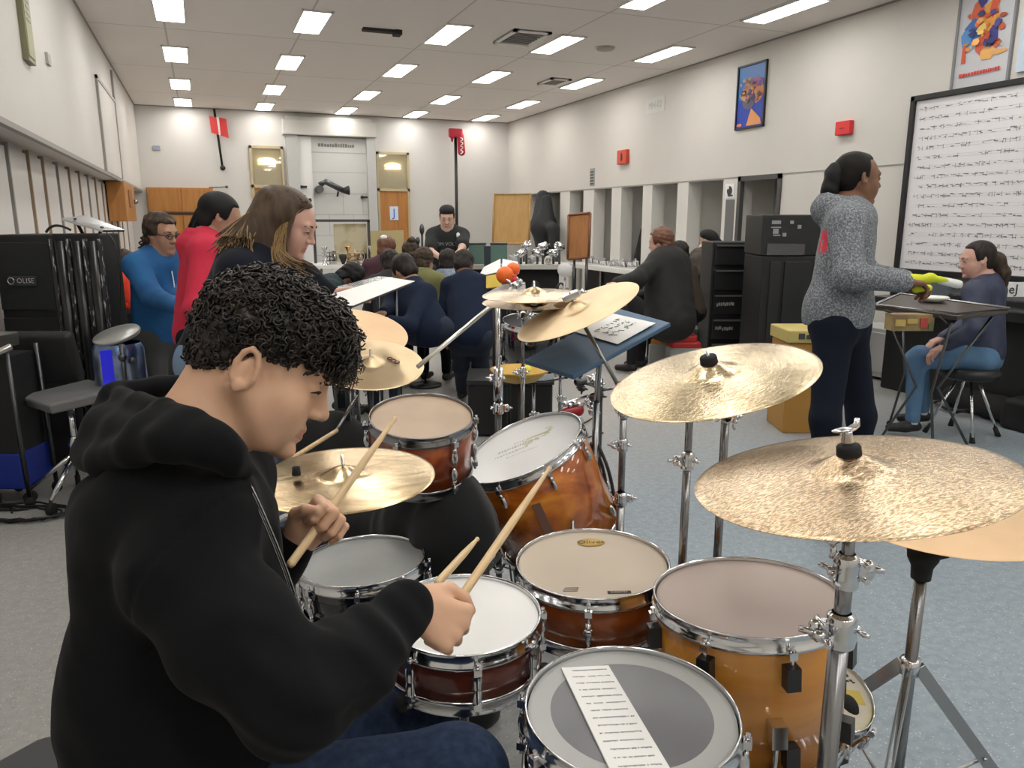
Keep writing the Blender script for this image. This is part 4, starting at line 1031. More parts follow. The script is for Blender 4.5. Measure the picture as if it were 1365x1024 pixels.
for k in range(3):
    an = .10+pi/8+2*pi*k/3; d = v(cos(an),sin(an),0)*(af+.012); p0 = bf+Rf_@v(d[0],d[1],.12); p1 = v(p0[0]+.04*cos(an),p0[1]+.0,.02)
    lb = Rf_.T@(p0-bf); le = Rf_.T@(p1-bf); b = MB(); b.tube([lb, le], .006, 8); lg = b.build('leg', steel, tf, world=False)
    b = MB(); b.cyl(le-nz(le-lb)*.03, le, .012, 10); b.build('rubber_foot', rubber, lg, world=False)
    b = MB(); b.box(lb,(.014,.014,.022)); b.build('leg_bracket', chrome, tf, world=False)
tg, hdg, Rg_, bg, ag = drum('grey-headed snare drum nearest the camera with a paper strip on it', v(.593,.962,.741), v(0,-.03,1), .178, .14, blackshell, h_lite, 8, .52, 'slim', 'snare_drum', rot=RT)
b = MB(); b.lathe([(0,.1313),(ag*.76,.1313),(ag*.765,.1310)], n=64); b.build('control_dot', h_dark, tg, world=False)
snare_stand('stand holding the grey-headed black snare', bg, ag, .2)
tc_, hdc, Rc_, bc, ac = drum('black snare drum with a plain grey head beside the knees of the drummer', v(.348,2.002,.593), v(-.03,.03,1), .178, .15, blackshell, h_grey, 8, .1, 'slim', 'snare_drum', rot=RT)
snare_stand('stand holding the black grey-headed snare', bc, ac, .9)
ta, hda, Ra_, ba, aa = drum('tan-headed mounted tom with a reddish amber shell behind the cymbal', v(.548,2.085,.970), v(-.04,-.20,.97), .153, .20, shell_mat('amber_red', (.10,.012,.003), (.30,.05,.006), (.48,.12,.012), 6, (1,1,1.2), 1., 2.), h_tan, 6, .2, 'slim', 'tom_drum', hoopm=mat('dark_chrome',(.30,.30,.31),.18,1.), rot=RT)
tb, hdb, Rb_, bb_, ab = drum('large white-headed tom in amber pearl, tilted towards the drummer', v(.935,2.262,.785), nz(v(-.42,.02,.91)), .218, .37, amber, h_white, 8, .35, 'slim', 'tom_drum', rot=RT)
b = MB(); rg = np.random.RandomState(2)
for row, (yy, x0, x1, h) in enumerate(((.055,-.03,.10,.006),(.03,-.09,.04,.016),(.0,-.10,.02,.010),(-.03,-.06,.05,.004))):
    x = x0
    while x < x1:
        w = rg.uniform(.003,.010); b.bb((x,yy-h/2*rg.uniform(.4,1),.3615),(x+w,yy+h/2*rg.uniform(.4,1),.3619)); x += w+.004
b.build('head_lettering', mat('faint_grey_print',(.55,.55,.54),.7), tb, world=False)
b = MB()
for k in range(26): x = rg.uniform(.0,.10); y = .02+x*.5+rg.normal()*.012; b.bb((x,y,.3612),(x+rg.uniform(.008,.02),y+.006,.3616))
b.build('yellow_print', mat('faint_yellow_print',(.70,.66,.38),.7), tb, world=False)
b = MB(); b.bb((-.016,-ab*.988-.003,.14),(.012,-ab*.97,.26)); b.build('badge', mat('badge_brown',(.30,.16,.12),.3,.3), tb, world=False)
for k in range(3):
    an = .9+2*pi*k/3; d = v(cos(an),sin(an),0)*(ab+.01); p0 = bb_+Rb_@v(d[0],d[1],.16); p1 = v(p0[0]+.05*cos(an),p0[1]+.05*sin(an),.02)
    lb = Rb_.T@(p0-bb_); le = Rb_.T@(p1-bb_); b = MB(); b.tube([lb, le], .006, 8); lg = b.build('leg', steel, tb, world=False)
    b = MB(); b.cyl(le-nz(le-lb)*.03, le, .012, 10); b.build('rubber_foot', rubber, lg, world=False)
# mount of the tan tom
r = thing('tom_mount', 'chrome post and clamp carrying the tan-headed tom', 'stand', (.55,2.32,0))
b = MB(); b.cyl((.55,2.33,.05),(.55,2.33,.86),.012,12); b.tube([(.55,2.33,.85),(.55,2.26,.88)],.009,8); b.build('post', steel, r)
clamp(r, v(.55,2.33,.80), v(0,0,1), RT, .012); tripod(r, .55, 2.33, .34, .26, .012, .3, darksteel)
# small drum behind the honey floor tom
q = P(1098,917,1.86); ts, *_ = drum('small low drum with a yellow-printed head behind the honey floor tom', v(q[0],q[1],q[2]), v(.05,-.35,.93), .125, .10, honey, mat('head_aged',(.62,.58,.48),.5,noise=(7,(.60,.50,.22),.5,.6)), 6, .3, 'slim', 'small_drum', rot=RT)
b = MB()
for k in range(10): b.bb((.045+.005*k,.04+.01*sin(k*2.),.0915),(.053+.005*k,.046+.012*sin(k*2.),.0922))
b.bb((.06,-.03,.0915),(.10,.01,.092),1); b.bb((.03,.0,.0915),(.036,.07,.092),2)
b.build('head_print', [ink, mat('yellow_print',(.62,.48,.10),.6), redp], ts, world=False)
sb_ = q-nz(v(.05,-.35,.93))*.10
b = MB(); b.cyl((sb_[0],sb_[1],.02),(sb_[0],sb_[1],sb_[2]+.0),.011,10); b.lathe([(0,0),(.12,0),(.12,.012),(0,.014)],(sb_[0],sb_[1],0)); solo(b, 'small_stand', steel, 'short post carrying the small low drum', 'stand')
# pedal and straps near the low stand
q = P(1146,985,1.80); r = thing('drum_pedal', 'black and chrome foot pedal between the floor tom and the low tripod', 'pedal', (q[0],q[1],0))
b = MB(); b.box((q[0],q[1],.02),(.045,.13,.012),basis(v(0,0,1),nz(v(RT[0],RT[1]+.3,0)))); b.build('base_plate', darksteel, r, bevel=.004)
b = MB(); b.slab([(q[0]-.035,q[1]-.12,.05),(q[0]+.035,q[1]-.12,.05),(q[0]+.035,q[1]+.08,.12),(q[0]-.035,q[1]+.08,.12)],.012); b.build('footboard', steel, r)
for sx in (-1,1):
    b = MB(); b.tube([(q[0]+.05*sx,q[1]+.08,.02),(q[0]+.045*sx,q[1]+.09,.20)],.007,8); b.build('upright', chrome, r)
b = MB(); b.cyl((q[0]-.06,q[1]+.09,.20),(q[0]+.06,q[1]+.09,.20),.007,10); b.build('axle', chrome, r)
b = MB(); b.tube([(q[0],q[1]+.09,.20),(q[0]+.01,q[1]+.06,.36)],.004,8); b.ell((q[0]+.012,q[1]+.055,.37),(.022,.03,.032)); b.build('beater', rubber, r)
b = MB(); b.tube(bez([(q[0]-.03,q[1]+.1,.18),(q[0]-.10,q[1]+.1,.30),(q[0]-.02,q[1]+.08,.42),(q[0]+.05,q[1]+.08,.34),(q[0]+.10,q[1]+.1,.22)],16),.006,6); b.build('strap', rubber, r)
b = MB(); b.box((q[0]-.04,q[1]+.05,.30),(.018,.02,.045)); b.box((q[0]-.02,q[1]+.05,.24),(.035,.012,.012)); b.build('bracket', blackp, r)
# paper strip on the grey head
hz_ = bg+Rg_@v(0,0,.134)
r = thing('set_list', 'long narrow white paper strip of printed lines on the grey drum head', 'paper', hz_, None, Rg_)
pc = [v(-.075,.125),v(-.016,.128),v(.030,-.175),v(-.032,-.18)]
def onhead(px, py):
    rr_ = ray(px, py); tt = ((hz_-CAMP)@Rg_[:,2])/(rr_@Rg_[:,2]); w_ = Rg_.T@(CAMP+rr_*tt-hz_); return w_
A_, B_, C_, D_ = onhead(748,892), onhead(811,889), onhead(893,1026), onhead(812,1026)
C_ = B_+(C_-B_)*1.25; D_ = A_+(D_-A_)*1.25
b = MB(); b.slab([A_+[0,0,.003],D_+[0,0,.003],C_+[0,0,.003],B_+[0,0,.003]], .0035); b.build('strip', paper, r, world=False)
b = MB(); rg = np.random.RandomState(6); ex = nz(B_-A_); ey = nz(D_-A_); Lw = np.linalg.norm(B_-A_); Lh = np.linalg.norm(D_-A_)
for k in range(16):
    yy = .010+k*(Lh-.02)/16; x = .008+rg.uniform(0,.007); xe = Lw-.006-rg.uniform(0,.006)
    while x < xe:
        w = rg.uniform(.0006,.0022); h = rg.uniform(.0018,.0034); p0 = A_+ex*x+ey*yy*1.0+v(0,0,.0034)
        if rg.rand() > .12: b.slab([p0, p0+ey*h, p0+ey*h+ex*w, p0+ex*w], .0002, 0)
        x += w+.0008
tag(b.build('printed_lines', mat('print_grey',(.16,.16,.17),.8), r, world=False), kind='stuff')
# black cloth over the bass drum
S = SDF(); ca = P(470,700,2.35); cb = P(600,690,1.95)
ctop = P(590,672,2.05)
S.cone(P(535,722,2.62), P(616,698,2.26), .15, .115, .05); S.ell(v(.47,2.56,.30), (.24,.16,.32), None, .10)
S.cone(P(480,698,2.62), P(608,664,2.24), .06, .05, .10); S.cone(v(.34,2.62,.30),v(.34,2.62,.05),.12,.16,.08); a_=P(608,720,2.28); S.cone(a_,v(a_[0],a_[1],.04),.09,.12,.08); a_=P(570,745,2.5); S.cone(a_,v(a_[0],a_[1],.04),.10,.14,.08)
S.plane((0,0,.006),(0,0,-1),.004)
r = sdf_obj(S, 'draped_cloth', mat('black_cloth',(.0065,.007,.009),.9,sheen=.1,bump=(500,.3,2,.001)), None, .009, (lambda Q, f1=folds(50,15,.030,(1,1,.3)), f2=folds(58,34,.008,(1,1,.5)): f1(Q)+f2(Q)), .05)
tag(r, 'black cloth draped over the bass drum beside the amber toms', 'cloth')
# blue music desk and its sheet
DA, DB, DC, DD = P(698,480,2.50), P(764,501,2.34), P(894,430,2.55), P(825,411,2.72)
r = thing('music_stand', 'blue music desk holding a white sheet, tilted behind the amber tom', 'music stand', (st6[0]-.03,st6[1]+.02,0))
nd = nz(np.cross(DB-DA, DD-DA)); nd = nd if nd[2] > 0 else -nd
b = MB(); b.slab([DA,DB,DC,DD] if np.cross(DB-DA,DC-DA)@nd > 0 else [DD,DC,DB,DA], .016); b.build('desk', mat('desk_blue',(.055,.115,.20),.45,noise=(4,(.07,.135,.23),.4,.6)), r, bevel=.004)
b = MB(); mdl = (DA+DB+DC+DD)/4; b.tube([mdl-nd*.016, mdl-nd*.05, (mdl[0],mdl[1],.9)], .010, 8); b.cyl((mdl[0],mdl[1],.03),(mdl[0],mdl[1],.92),.012,12); b.build('post', steel, r); tripod(r, mdl[0], mdl[1], .30, .27, .012, 2.1, darksteel)
def on_plane(px, py, o_, n_): rr_ = ray(px, py); return CAMP+rr_*(((o_-CAMP)@n_)/(rr_@n_))
sh = [on_plane(*q, DA+nd*.002, nd) for q in ((765,442),(823,459),(874,431),(816,418))]
r = thing('music_sheet', 'white sheet with handwritten words on the blue music desk', 'sheet music', sum(sh)/4)
sp = sh if np.cross(sh[1]-sh[0], sh[2]-sh[0])@nd > 0 else sh[::-1]
b = MB(); b.slab([p+nd*.001 for p in sp], .001); b.build('sheet', paper, r)
ex, ey = nz(sh[2]-sh[1]), nz(sh[1]-sh[0]); b = MB(); rg = np.random.RandomState(5); cc = sum(sh)/4
for row in range(3):
    for k in range(7):
        p0 = cc+ex*(-.05+.017*k+.004*row)-ey*(.035-.035*row)+nd*.0022
        b.tube([p0+ex*rg.normal()*.005+ey*rg.normal()*.008 for _ in range(4)], .0008, 4)
b.build('handwriting', ink, r)

ORD = ['leftmost','second from left','third from left','fourth from left','fifth from left','sixth from left','seventh from left','eighth from left','ninth from left']
# ------------------------------------------------------------------ furniture and gear around the room
def obox(b, c, h, yaw=0., mi=0):
    cy_, sy_ = cos(yaw), sin(yaw); b.box(c, h, np.array([[cy_,-sy_,0],[sy_,cy_,0],[0,0,1]]), mi); return b
RY = -YAW                                            # yaw of a box that faces the camera side
silver = mat('silver_trim', (.55,.56,.58), .25, 1.)
# left: black loudspeaker cabinet
q = P(40,420,4.60); r = thing('speaker_cabinet', 'large black speaker cabinet with a silver lettered badge at the left wall', 'speaker', (q[0],q[1]+.25,0))
h0 = .34
def loc(dx, dy, z): return v(q[0]+RT[0]*dx+sin(YAW)*dy, q[1]+RT[1]*dx+cos(YAW)*dy, z)
b = MB(); obox(b, loc(.0,.24,.715), (.19,.20,.72), RY); b.build('cabinet', blackcab, r, bevel=.012)
b = MB(); obox(b, loc(-.01,.028,1.19), (.165,.012,.20), RY); b.build('grille', mat('grille_cloth',(.018,.020,.022),.9,bump=(300,.5,1)), r, bevel=.004)
b = MB(); obox(b, loc(-.01,.028,.50), (.165,.012,.44), RY); b.build('grille', mat('grille_cloth2',(.014,.015,.017),.9,bump=(300,.5,1)), r, bevel=.004)
b = MB(); obox(b, loc(-.02,.008,1.165), (.085,.006,.028), RY); bo = b.build('badge', mat('badge_dark',(.05,.055,.06),.3,.5), r)
text_mesh('OLISE', .042, 'badge_lettering', silver, bo, loc(.0,.0,1.165), RT, (0,0,1), .001)
b = MB(); b.lathe([(.016,0),(.022,0),(.022,.004),(.016,.004)], loc(-.085,.0,1.165), -v(sin(YAW),cos(YAW),0), 16, closed=True); b.build('badge_ring', silver, bo)
# black flight case with worn edges
q2 = P(113,420,4.62); r = thing('flight_case', 'tall black flight case with scratched silver edges beside the speaker cabinet', 'case', (q2[0],q2[1]+.2,0))
def loc(dx, dy, z): return v(q2[0]+RT[0]*dx+sin(YAW)*dy, q2[1]+RT[1]*dx+cos(YAW)*dy, z)
b = MB(); obox(b, loc(-.005,.12,.73), (.148,.11,.71), RY); b.build('case_body', blackcab, r, bevel=.01)
for dx in (-.145,-.05,.05,.14):
    b = MB(); obox(b, loc(dx,.0,.72), (.012,.010,.69), RY); b.build('edge_trim', mat('worn_edge',(.05,.05,.055),.35,.6,noise=(30,(.75,.75,.76),.57,.66,(3,3,.6))), r)
for dx in (-.098,.0,.095):
    b = MB(); b.cyl(loc(dx,.004,.05), loc(dx,.004,1.40), .034, 14); b.build('rolled_panel', mat('gloss_black',(.012,.012,.014),.25), r)
b = MB(); b.tube(bez([loc(.16,.05,1.44),loc(.26,.0,1.40),loc(.25,.0,1.2),loc(.20,.0,.9)],14),.006,6); b.tube(bez([loc(-.2,.05,1.45),loc(-.12,.0,1.52),loc(-.05,.05,1.46)],10),.008,6); b.build('cable', blackp, r)
r = thing('slanted_tray', 'small silver slanted tray on top of the black flight case', 'tray', loc(.02,.2,1.445))
b = MB(); b.slab([loc(-.10,.05,1.53),loc(.14,.05,1.46),loc(.17,.25,1.46),loc(-.06,.25,1.55)],.012); b.build('tray', silver, r)
b = MB(); b.tube([loc(-.06,.12,1.53),loc(-.02,.12,1.435)],.01); b.build('prop', blackp, r)
b = MB(); b.tube([loc(.1,.12,1.48),loc(.08,.12,1.435)],.01); b.build('prop', blackp, r)
# tall blue lit drum with tilted lid
q3 = P(162,505,4.25); r = thing('blue_conga', 'tall blue and silver drum with a tilted grey lid beside the flight case', 'drum', (q3[0],q3[1],0))
b = MB(); b.lathe([(0,.02),(.10,.02),(.115,.25),(.135,.60),(.13,.83),(.115,.86)], (q3[0],q3[1],0), (0,0,1), 28); b.build('drum_body', mat('blue_sparkle',(.10,.16,.32),.22,.75,noise=(5,(.45,.50,.60),.45,.65)), r)
b = MB(); b.lathe([(0,.012),(.12,.010),(.125,.0),(.12,-.014),(0,-.014)], (q3[0],q3[1],.905), nz(v(-.25,-.22,1)), 28); b.build('lid', mat('lid_grey',(.45,.46,.44),.35,.6), r)
b = MB(); b.cyl((q3[0]+.03,q3[1]-.13,.55),(q3[0]+.03,q3[1]-.13,.87),.012,8); b.ell((q3[0]+.03,q3[1]-.14,.8),.022); b.ell((q3[0]+.075,q3[1]-.13,.78),.016); b.build('bracket', darksteel, r)
b = MB(); b.bb((q3[0]-.075,q3[1]-.135,.45),(q3[0]-.02,q3[1]-.12,.84)); b.build('blue_light_strip', mat('led_blue',(.02,.02,.8),.4,emit=.12), r)
for dx in (-.06,-.045):
    b = MB(); b.ell((q3[0]+dx,q3[1]-.137,.66+dx*.1),.006); b.build('indicator_light', mat('led_white',(.8,.8,1),.4,emit=4), r)
# black office chair
cb_ = P(84,520,4.1); cx, cyy = cb_[0]+.0, cb_[1]; r = thing('swivel_chair', 'black swivel chair with a grey-edged seat beside the speaker cabinet', 'chair', (cx,cyy,0))
def loc(dx, dy, z): return v(cx+RT[0]*dx+sin(YAW)*dy, cyy+RT[1]*dx+cos(YAW)*dy, z)
SA, SB, SC_, SD_ = P(22,528,4.18), P(64,541,3.98), P(160,517,4.06), P(118,505,4.34)
b = MB(); b.slab([SA,SB,SC_,SD_] if np.cross(SB-SA,SC_-SA)[2] > 0 else [SD_,SC_,SB,SA], .055)
b.build('seat', mat('seat_vinyl',(.20,.20,.205),.3), r, bevel=.012)
S = SDF(); cA = P(56,476,4.34); S.box(cA-[0,0,.0], (.175,.010,.125), np.array([RT, nz(v(sin(YAW),cos(YAW),.25)), np.cross(RT,nz(v(sin(YAW),cos(YAW),.25)))]).T, .03, .02)
sdf_obj(S, 'backrest', mat('chair_black',(.022,.023,.025),.6), r, .012)
ctr = (SA+SB+SC_+SD_)/4
b = MB(); b.tube([P(42,500,4.37), P(46,532,4.33), ctr-[0,0,.05]], .016, 8); b.build('back_bar', blackp, r)
b = MB(); b.cyl(ctr-[0,0,.06], (ctr[0],ctr[1],.26), .018, 10); b.lathe([(.022,0),(.035,.05),(.02,.09)], (ctr[0],ctr[1],.27), (0,0,1), 14); b.build('column', chrome, r)
for k in range(5):
    a = .5+2*pi*k/5; d = v(cos(a),sin(a),0); e = v(ctr[0],ctr[1],.08)+d*.25
    b = MB(); b.tube([v(ctr[0],ctr[1],.27), e], [.016,.012], 8); lg = b.build('leg', chrome, r)
    b = MB(); b.cyl(e-np.cross(d,[0,0,1])*.014-[0,0,.045], e+np.cross(d,[0,0,1])*.014-[0,0,.045], .033, 14); b.cyl(e, e-[0,0,.045], .009, 8); b.build('caster', rubber, lg)
# trolley at the far left edge
q4 = P(2,540,4.05); r = thing('equipment_trolley', 'black trolley with silver top rails and a blue bin at the left edge', 'trolley', (q4[0],q4[1],0))
def loc(dx, dy, z): return v(q4[0]+RT[0]*dx+sin(YAW)*dy, q4[1]+RT[1]*dx+cos(YAW)*dy, z)
b = MB(); obox(b, loc(-.03,.1,.56), (.10,.12,.26), RY); b.build('body', blackcab, r)
b = MB(); obox(b, loc(-.03,.1,.20), (.11,.13,.10), RY); b.build('bin', mat('bin_blue',(.008,.03,.28),.5), r, bevel=.01)
b = MB(); b.cyl(loc(.10,-.03,.06), loc(.085,-.03,.86), .012, 10); b.cyl(loc(.10,.22,.06), loc(.085,.22,.86), .012, 10); b.build('post', darksteel, r)
b = MB(); obox(b, loc(-.04,.05,.90), (.09,.09,.035), RY); b.tube([loc(-.16,-.1,.82), loc(.02,-.1,.83), loc(.11,-.02,.88)], .018, 8); b.build('top_rail', mat('worn_silver',(.62,.60,.56),.3,1.), r, bevel=.004)
for dx, dy in ((.1,-.03),(.1,.22),(-.12,.22)):
    b = MB(); b.ell(loc(dx,dy,.032), (.028,.018,.032)); b.build('caster', rubber, r)
# cable coil on the floor
q5 = pz(28,688,0); b = MB(); rg = np.random.RandomState(3)
for k in range(4):
    rr = .17+.02*k; b.tube([v(q5[0]+RT[0]*rr*1.15*cos(t+k)+rg.normal()*.006, q5[1]+rr*.55*sin(t+k)+RT[1]*rr*cos(t+k)+rg.normal()*.012, .008+.006*k) for t in np.linspace(0,2*pi,30)], .0055, 6)
b.tube([v(q5[0]-.05-.1*t, q5[1]+.05+.25*t+.04*sin(t*6), .007) for t in np.linspace(0,1.6,14)], .0055, 6)
solo(b, 'cable_coil', blackp, 'loose coil of black cable on the grey floor at the left', 'cable')
# wooden box on the left wall
r = thing('wall_box', 'orange-brown wooden box fixed high on the left wall near the corner', 'box', (-1.2,13.0,1.5))
b = MB(); b.bb((-1.18,12.2,1.50),(-.95,13.9,2.05)); b.build('box', wood, r, bevel=.01)
b = MB(); b.bb((-.952,12.7,1.70),(-.935,13.2,1.95)); b.build('panel', mat('panel_brown',(.28,.13,.05),.5), r)
b = MB(); b.ell((-.93,13.7,1.80),.04); b.build('knob', steel, r)
b = MB(); b.bb((XL+.0,6.03,2.53),(XL+.035,6.27,3.35)); b.bb((XL+.035,6.05,2.56),(XL+.04,6.25,3.32),1); rg = np.random.RandomState(3)
for k in range(7): b.bb((XL+.040,6.09,2.78+.04*k),(XL+.043,6.09+rg.uniform(.08,.14),2.795+.04*k),2)
solo(b, 'framed_notice', [mat('frame_olive',(.20,.20,.11),.5), mat('notice_olive',(.42,.42,.27),.6), greyline], 'narrow olive framed notice high on the left wall', 'notice')
b = MB(); b.bb((XL,6.92,2.66),(XL+.02,7.05,2.74)); solo(b, 'wall_switch', mat('switch_grey',(.42,.41,.38),.5), 'small grey switch plate on the left wall', 'switch')
b = MB(); b.tube([(.2,YB-.06,2.13),(.52,YB-.06,2.15)],.01); b.ell((.52,YB-.07,2.15),.03); solo(b, 'wall_hook', darksteel, 'tiny hook beside the orange wooden cupboard', 'hook')
# ---- right side: counter in the alcoves
r = thing('counter', 'long white counter running along the alcoves of the right wall', 'counter', (6.25,9.9,0))
b = MB(); b.bb((6.02,8.35,.70),(6.62,12.6,.775)); b.build('worktop', mat('counter_white',(.76,.75,.72),.4), r, bevel=.008)
for y in (8.5,10.0,11.4,12.45):
    b = MB(); b.bb((6.12,y-.03,0),(6.18,y+.03,.70)); b.build('leg', steel, r)
b = MB(); b.bb((6.40,8.4,.0),(6.46,12.5,.70)); b.build('back_panel', blackcab, r)
def pots(lab, x, y, z, n, sd, grp, spread=.28, sc=1.):
    rg = np.random.RandomState(sd); pr = None
    for k in range(n):
        px, py = x+rg.uniform(-.12,.12), y+spread*(k-(n-1)/2)/max(1,n-1)*2
        R1, h = rg.uniform(.05,.085)*sc, rg.uniform(.07,.14)*sc
        t = thing('metal_pot', ORD[n-1-k]+' '+lab, 'metal pot', (px,py,z), grp)
        b = MB(); b.lathe([(0,0),(R1,0),(R1*1.02,h*.3),(R1*.95,h),(R1*1.06,h+.006),(R1*1.0,h+.010),(R1*.88,h*.98),(R1*.85,.01),(0,.008)], (px,py,z), n=18); b.build('pot', chrome, t)
        b = MB(); b.tube(bez([(px,py-R1,z+h*.8),(px-.02,py-R1*1.7,z+h*.9),(px,py-R1,z+h*.2)],8),.006,6); b.build('handle', steel, t)
        if k%2 == 0:
            b = MB(); b.lathe([(0,.02),(R1*.5,.014),(R1,.0)], (px,py,z+h+.01), n=16); b.ell((px,py,z+h+.04),.014*sc); b.build('lid', chrome, t)
pots('shiny metal pot on the white counter, left end beyond the wooden board', 6.25, 11.75, .775, 4, 1, 'metal pots at the far end of the counter')
pots('shiny metal pot on the white counter, before the hanging black coat', 6.25, 10.75, .775, 5, 2, 'metal pots on the middle of the counter')
# blue crates below the counter
for k in range(3):
    q = P(937,400+28*k,8.25); r = thing('blue_crate', ('blue rack shelf under the counter, upper of three','blue rack shelf under the counter, middle of three','blue rack shelf under the counter, lowest of three')[k], 'shelf', (5.62,7.72,.44-.21*k))
    b = MB(); b.bb((5.28,7.6,.44-.21*k),(5.95,8.3,.60-.21*k)); b.build('crate', mat('crate_blue',(.012,.045,.12),.5), r, bevel=.006)
    b = MB(); b.bb((5.26,7.58,.60-.21*k),(5.97,7.62,.63-.21*k)); b.bb((5.60,7.575,.46-.21*k),(5.63,7.6,.60-.21*k)); b.build('rail', steel, r)
# bags, boards
r = thing('hanging_coat', 'bulky black coat hanging at the far end of the alcoves', 'coat', (6.25,13.6,1.0))
S = SDF(); S.cone((6.28,14.15,1.96),(6.24,14.0,1.40),.13,.24,.12); S.cone((6.24,14.0,1.40),(6.25,13.95,.95),.24,.17,.12); S.cone((6.22,13.85,1.9),(6.22,13.75,1.4),.10,.15,.12); S.cone((6.22,13.5,1.35),(6.22,13.45,1.05),.13,.09,.10)
sdf_obj(S, 'coat', mat('coat_dark',(.028,.03,.034),.8), r, .022, folds(3,14,.02,(1,1,.3)), .03)
b = MB(); b.tube([(6.3,14.1,1.95),(6.3,14.1,2.04),(6.42,14.1,2.04)],.012); b.build('hook', steel, r)
r = thing('hanging_coat', 'small black jacket hanging inside a middle alcove', 'coat', (6.8,11.0,.9))
S = SDF(); S.cone((6.85,11.05,1.45),(6.80,11.05,.95),.09,.20,.05); S.cone((6.83,11.2,1.35),(6.8,11.25,.9),.08,.12,.05)
sdf_obj(S, 'coat', mat('coat_black',(.008,.008,.009),.85), r, .022, folds(5,14,.015,(1,1,.3)), .03)
b = MB(); b.tube([(6.85,11.05,1.5),(6.9,11.05,1.56),(7.1,11.05,1.56)],.012); b.build('hook', steel, r)
def board(lab, pts, m, rim=None, t=.03, d=0):
    p = [np.asarray(x) for x in pts]; c = sum(p)/4; r = thing('wooden_board', lab, 'board', (c[0],c[1],min(x[2] for x in p)))
    b = MB(); b.slab(p, t); b.build('panel', m, r)
    nn = nz(np.cross(p[1]-p[0],p[2]-p[0])); b = MB()
    for i in range(4): b.tube([p[i]+nn*.004, p[(i+1)%4]+nn*.004], .018, 4)
    b.build('edging', rim or m, r)
    bb2 = MB(); bot = min(x[2] for x in p); cc = c-nn*.05
    for s_ in (-.3,.3):
        e = p[1]-p[0]; bb2.tube([cc+e*s_, (cc+e*s_)*[1,1,0]+[0,0,.01]], .02, 6)
    bb2.build('support', darksteel, r)
    return r
board('large light-wood board in the far right corner', [P(657,325,13.6),P(705,325,13.1),P(707,259,13.1),P(659,259,13.6)], mat('board_light',(.44,.25,.075),.45,noise=(3,(.48,.29,.10),.4,.6,(6,6,.6))))
board('smaller reddish wooden board before the alcoves', [P(757,346,10.4),P(785,343,10.2),P(787,284,10.2),P(758,287,10.4)], mat('board_red',(.30,.115,.03),.4,noise=(3,(.36,.15,.04),.4,.6,(6,6,.6))), mat('rim_brown',(.20,.075,.03),.45))
# ---- black racks on the right
r = thing('drawer_rack', 'black rack of stacked drawers with a labelled drawer, at the end of the counter', 'rack', (5.42,7.0,0))
rx, ry = P(980,400,7.9)[0], P(980,400,7.9)[1]
def loc(dx, dy, z): return v(rx+RT[0]*dx+sin(YAW)*dy, ry+RT[1]*dx+cos(YAW)*dy, z)
r.location = Vector(loc(0,.25,0).tolist())
b = MB(); obox(b, loc(.0,.30,.65), (.245,.24,.65), RY); b.build('carcass', blackcab, r, bevel=.01)
for k in range(5):
    b = MB(); obox(b, loc(-.02,.045,1.17-.255*k), (.205,.035,.105), RY); dr = b.build('drawer', mat('drawer_black',(.018,.019,.02),.22), r, bevel=.01)
    b = MB(); obox(b, loc(-.02,.0,1.265-.255*k), (.19,.012,.008), RY); b.build('drawer_lip', mat('lip_grey',(.10,.10,.105),.4), dr)
    if k in (2,3):
        b = MB(); rg = np.random.RandomState(k); x = -.18
        while x < .0: w = rg.uniform(.01,.022); obox(b, loc(x,.006,1.18-.255*k+rg.uniform(-.01,.01)), (w/2,.003,.016), RY); x += w+.006
        b.build('drawer_lettering', mat('label_grey',(.30,.29,.27),.7), dr)
q = P(1075,400,7.0)
def loc(dx, dy, z): return v(q[0]+RT[0]*dx+sin(YAW)*dy, q[1]+RT[1]*dx+cos(YAW)*dy, z)
r = thing('black_cabinet', 'wide low black cabinet behind the standing woman in grey', 'cabinet', loc(0,.3,0))
b = MB(); obox(b, loc(-.02,.30,.60), (.40,.28,.60), RY); b.build('carcass', blackcab, r, bevel=.012)
b = MB(); obox(b, loc(-.30,.012,.60), (.05,.012,.55), RY); obox(b, loc(-.10,.012,.60), (.12,.012,.55), RY); b.build('cabinet_door', mat('door_black',(.016,.017,.018),.4), r, bevel=.004)
r = thing('amplifier', 'black amplifier box with small pale labels on the black cabinet', 'amplifier', loc(0,.3,1.20))
b = MB(); obox(b, loc(-.08,.28,1.385), (.36,.26,.182), RY); b.build('housing', blackcab, r, bevel=.012)
b = MB(); rg = np.random.RandomState(9)
for (dx,z,w,h) in ((-.34,1.50,.05,.016),(-.34,1.455,.055,.006),(-.20,1.50,.02,.014),(-.34,1.42,.03,.022),(-.26,1.39,.02,.016),(-.13,1.46,.02,.016),(-.33,1.385,.04,.006)): obox(b, loc(dx+.02,.015,z), (w*.8,.004,h), RY)
b.build('panel_lettering', mat('label_pale',(.28,.29,.29),.6), r)
b = MB(); obox(b, loc(-.22,.014,1.26), (.17,.010,.05), RY); b.build('front_panel', mat('panel_gloss',(.12,.12,.125),.2,.5), r)
# yellow box near the standing woman
q = P(1066,440,5.4)
def loc(dx, dy, z): return v(q[0]+RT[0]*dx+sin(YAW)*dy, q[1]+RT[1]*dx+cos(YAW)*dy, z)
r = thing('storage_box', 'orange wooden box with a yellow lid behind the standing woman in grey', 'box', loc(.12,.2,0))
b = MB(); obox(b, loc(.14,.2,.33), (.20,.18,.33), RY); b.build('box', mat('box_orange',(.40,.20,.035),.5), r, bevel=.008)
b = MB(); obox(b, loc(.14,.2,.71), (.215,.195,.045), RY); b.build('lid', mat('lid_yellow',(.52,.42,.14),.5), r, bevel=.008)
b = MB(); obox(b, loc(.02,.0,.715), (.02,.004,.02), RY); obox(b, loc(.07,.0,.71), (.015,.004,.015), RY); b.build('print', ink, r)
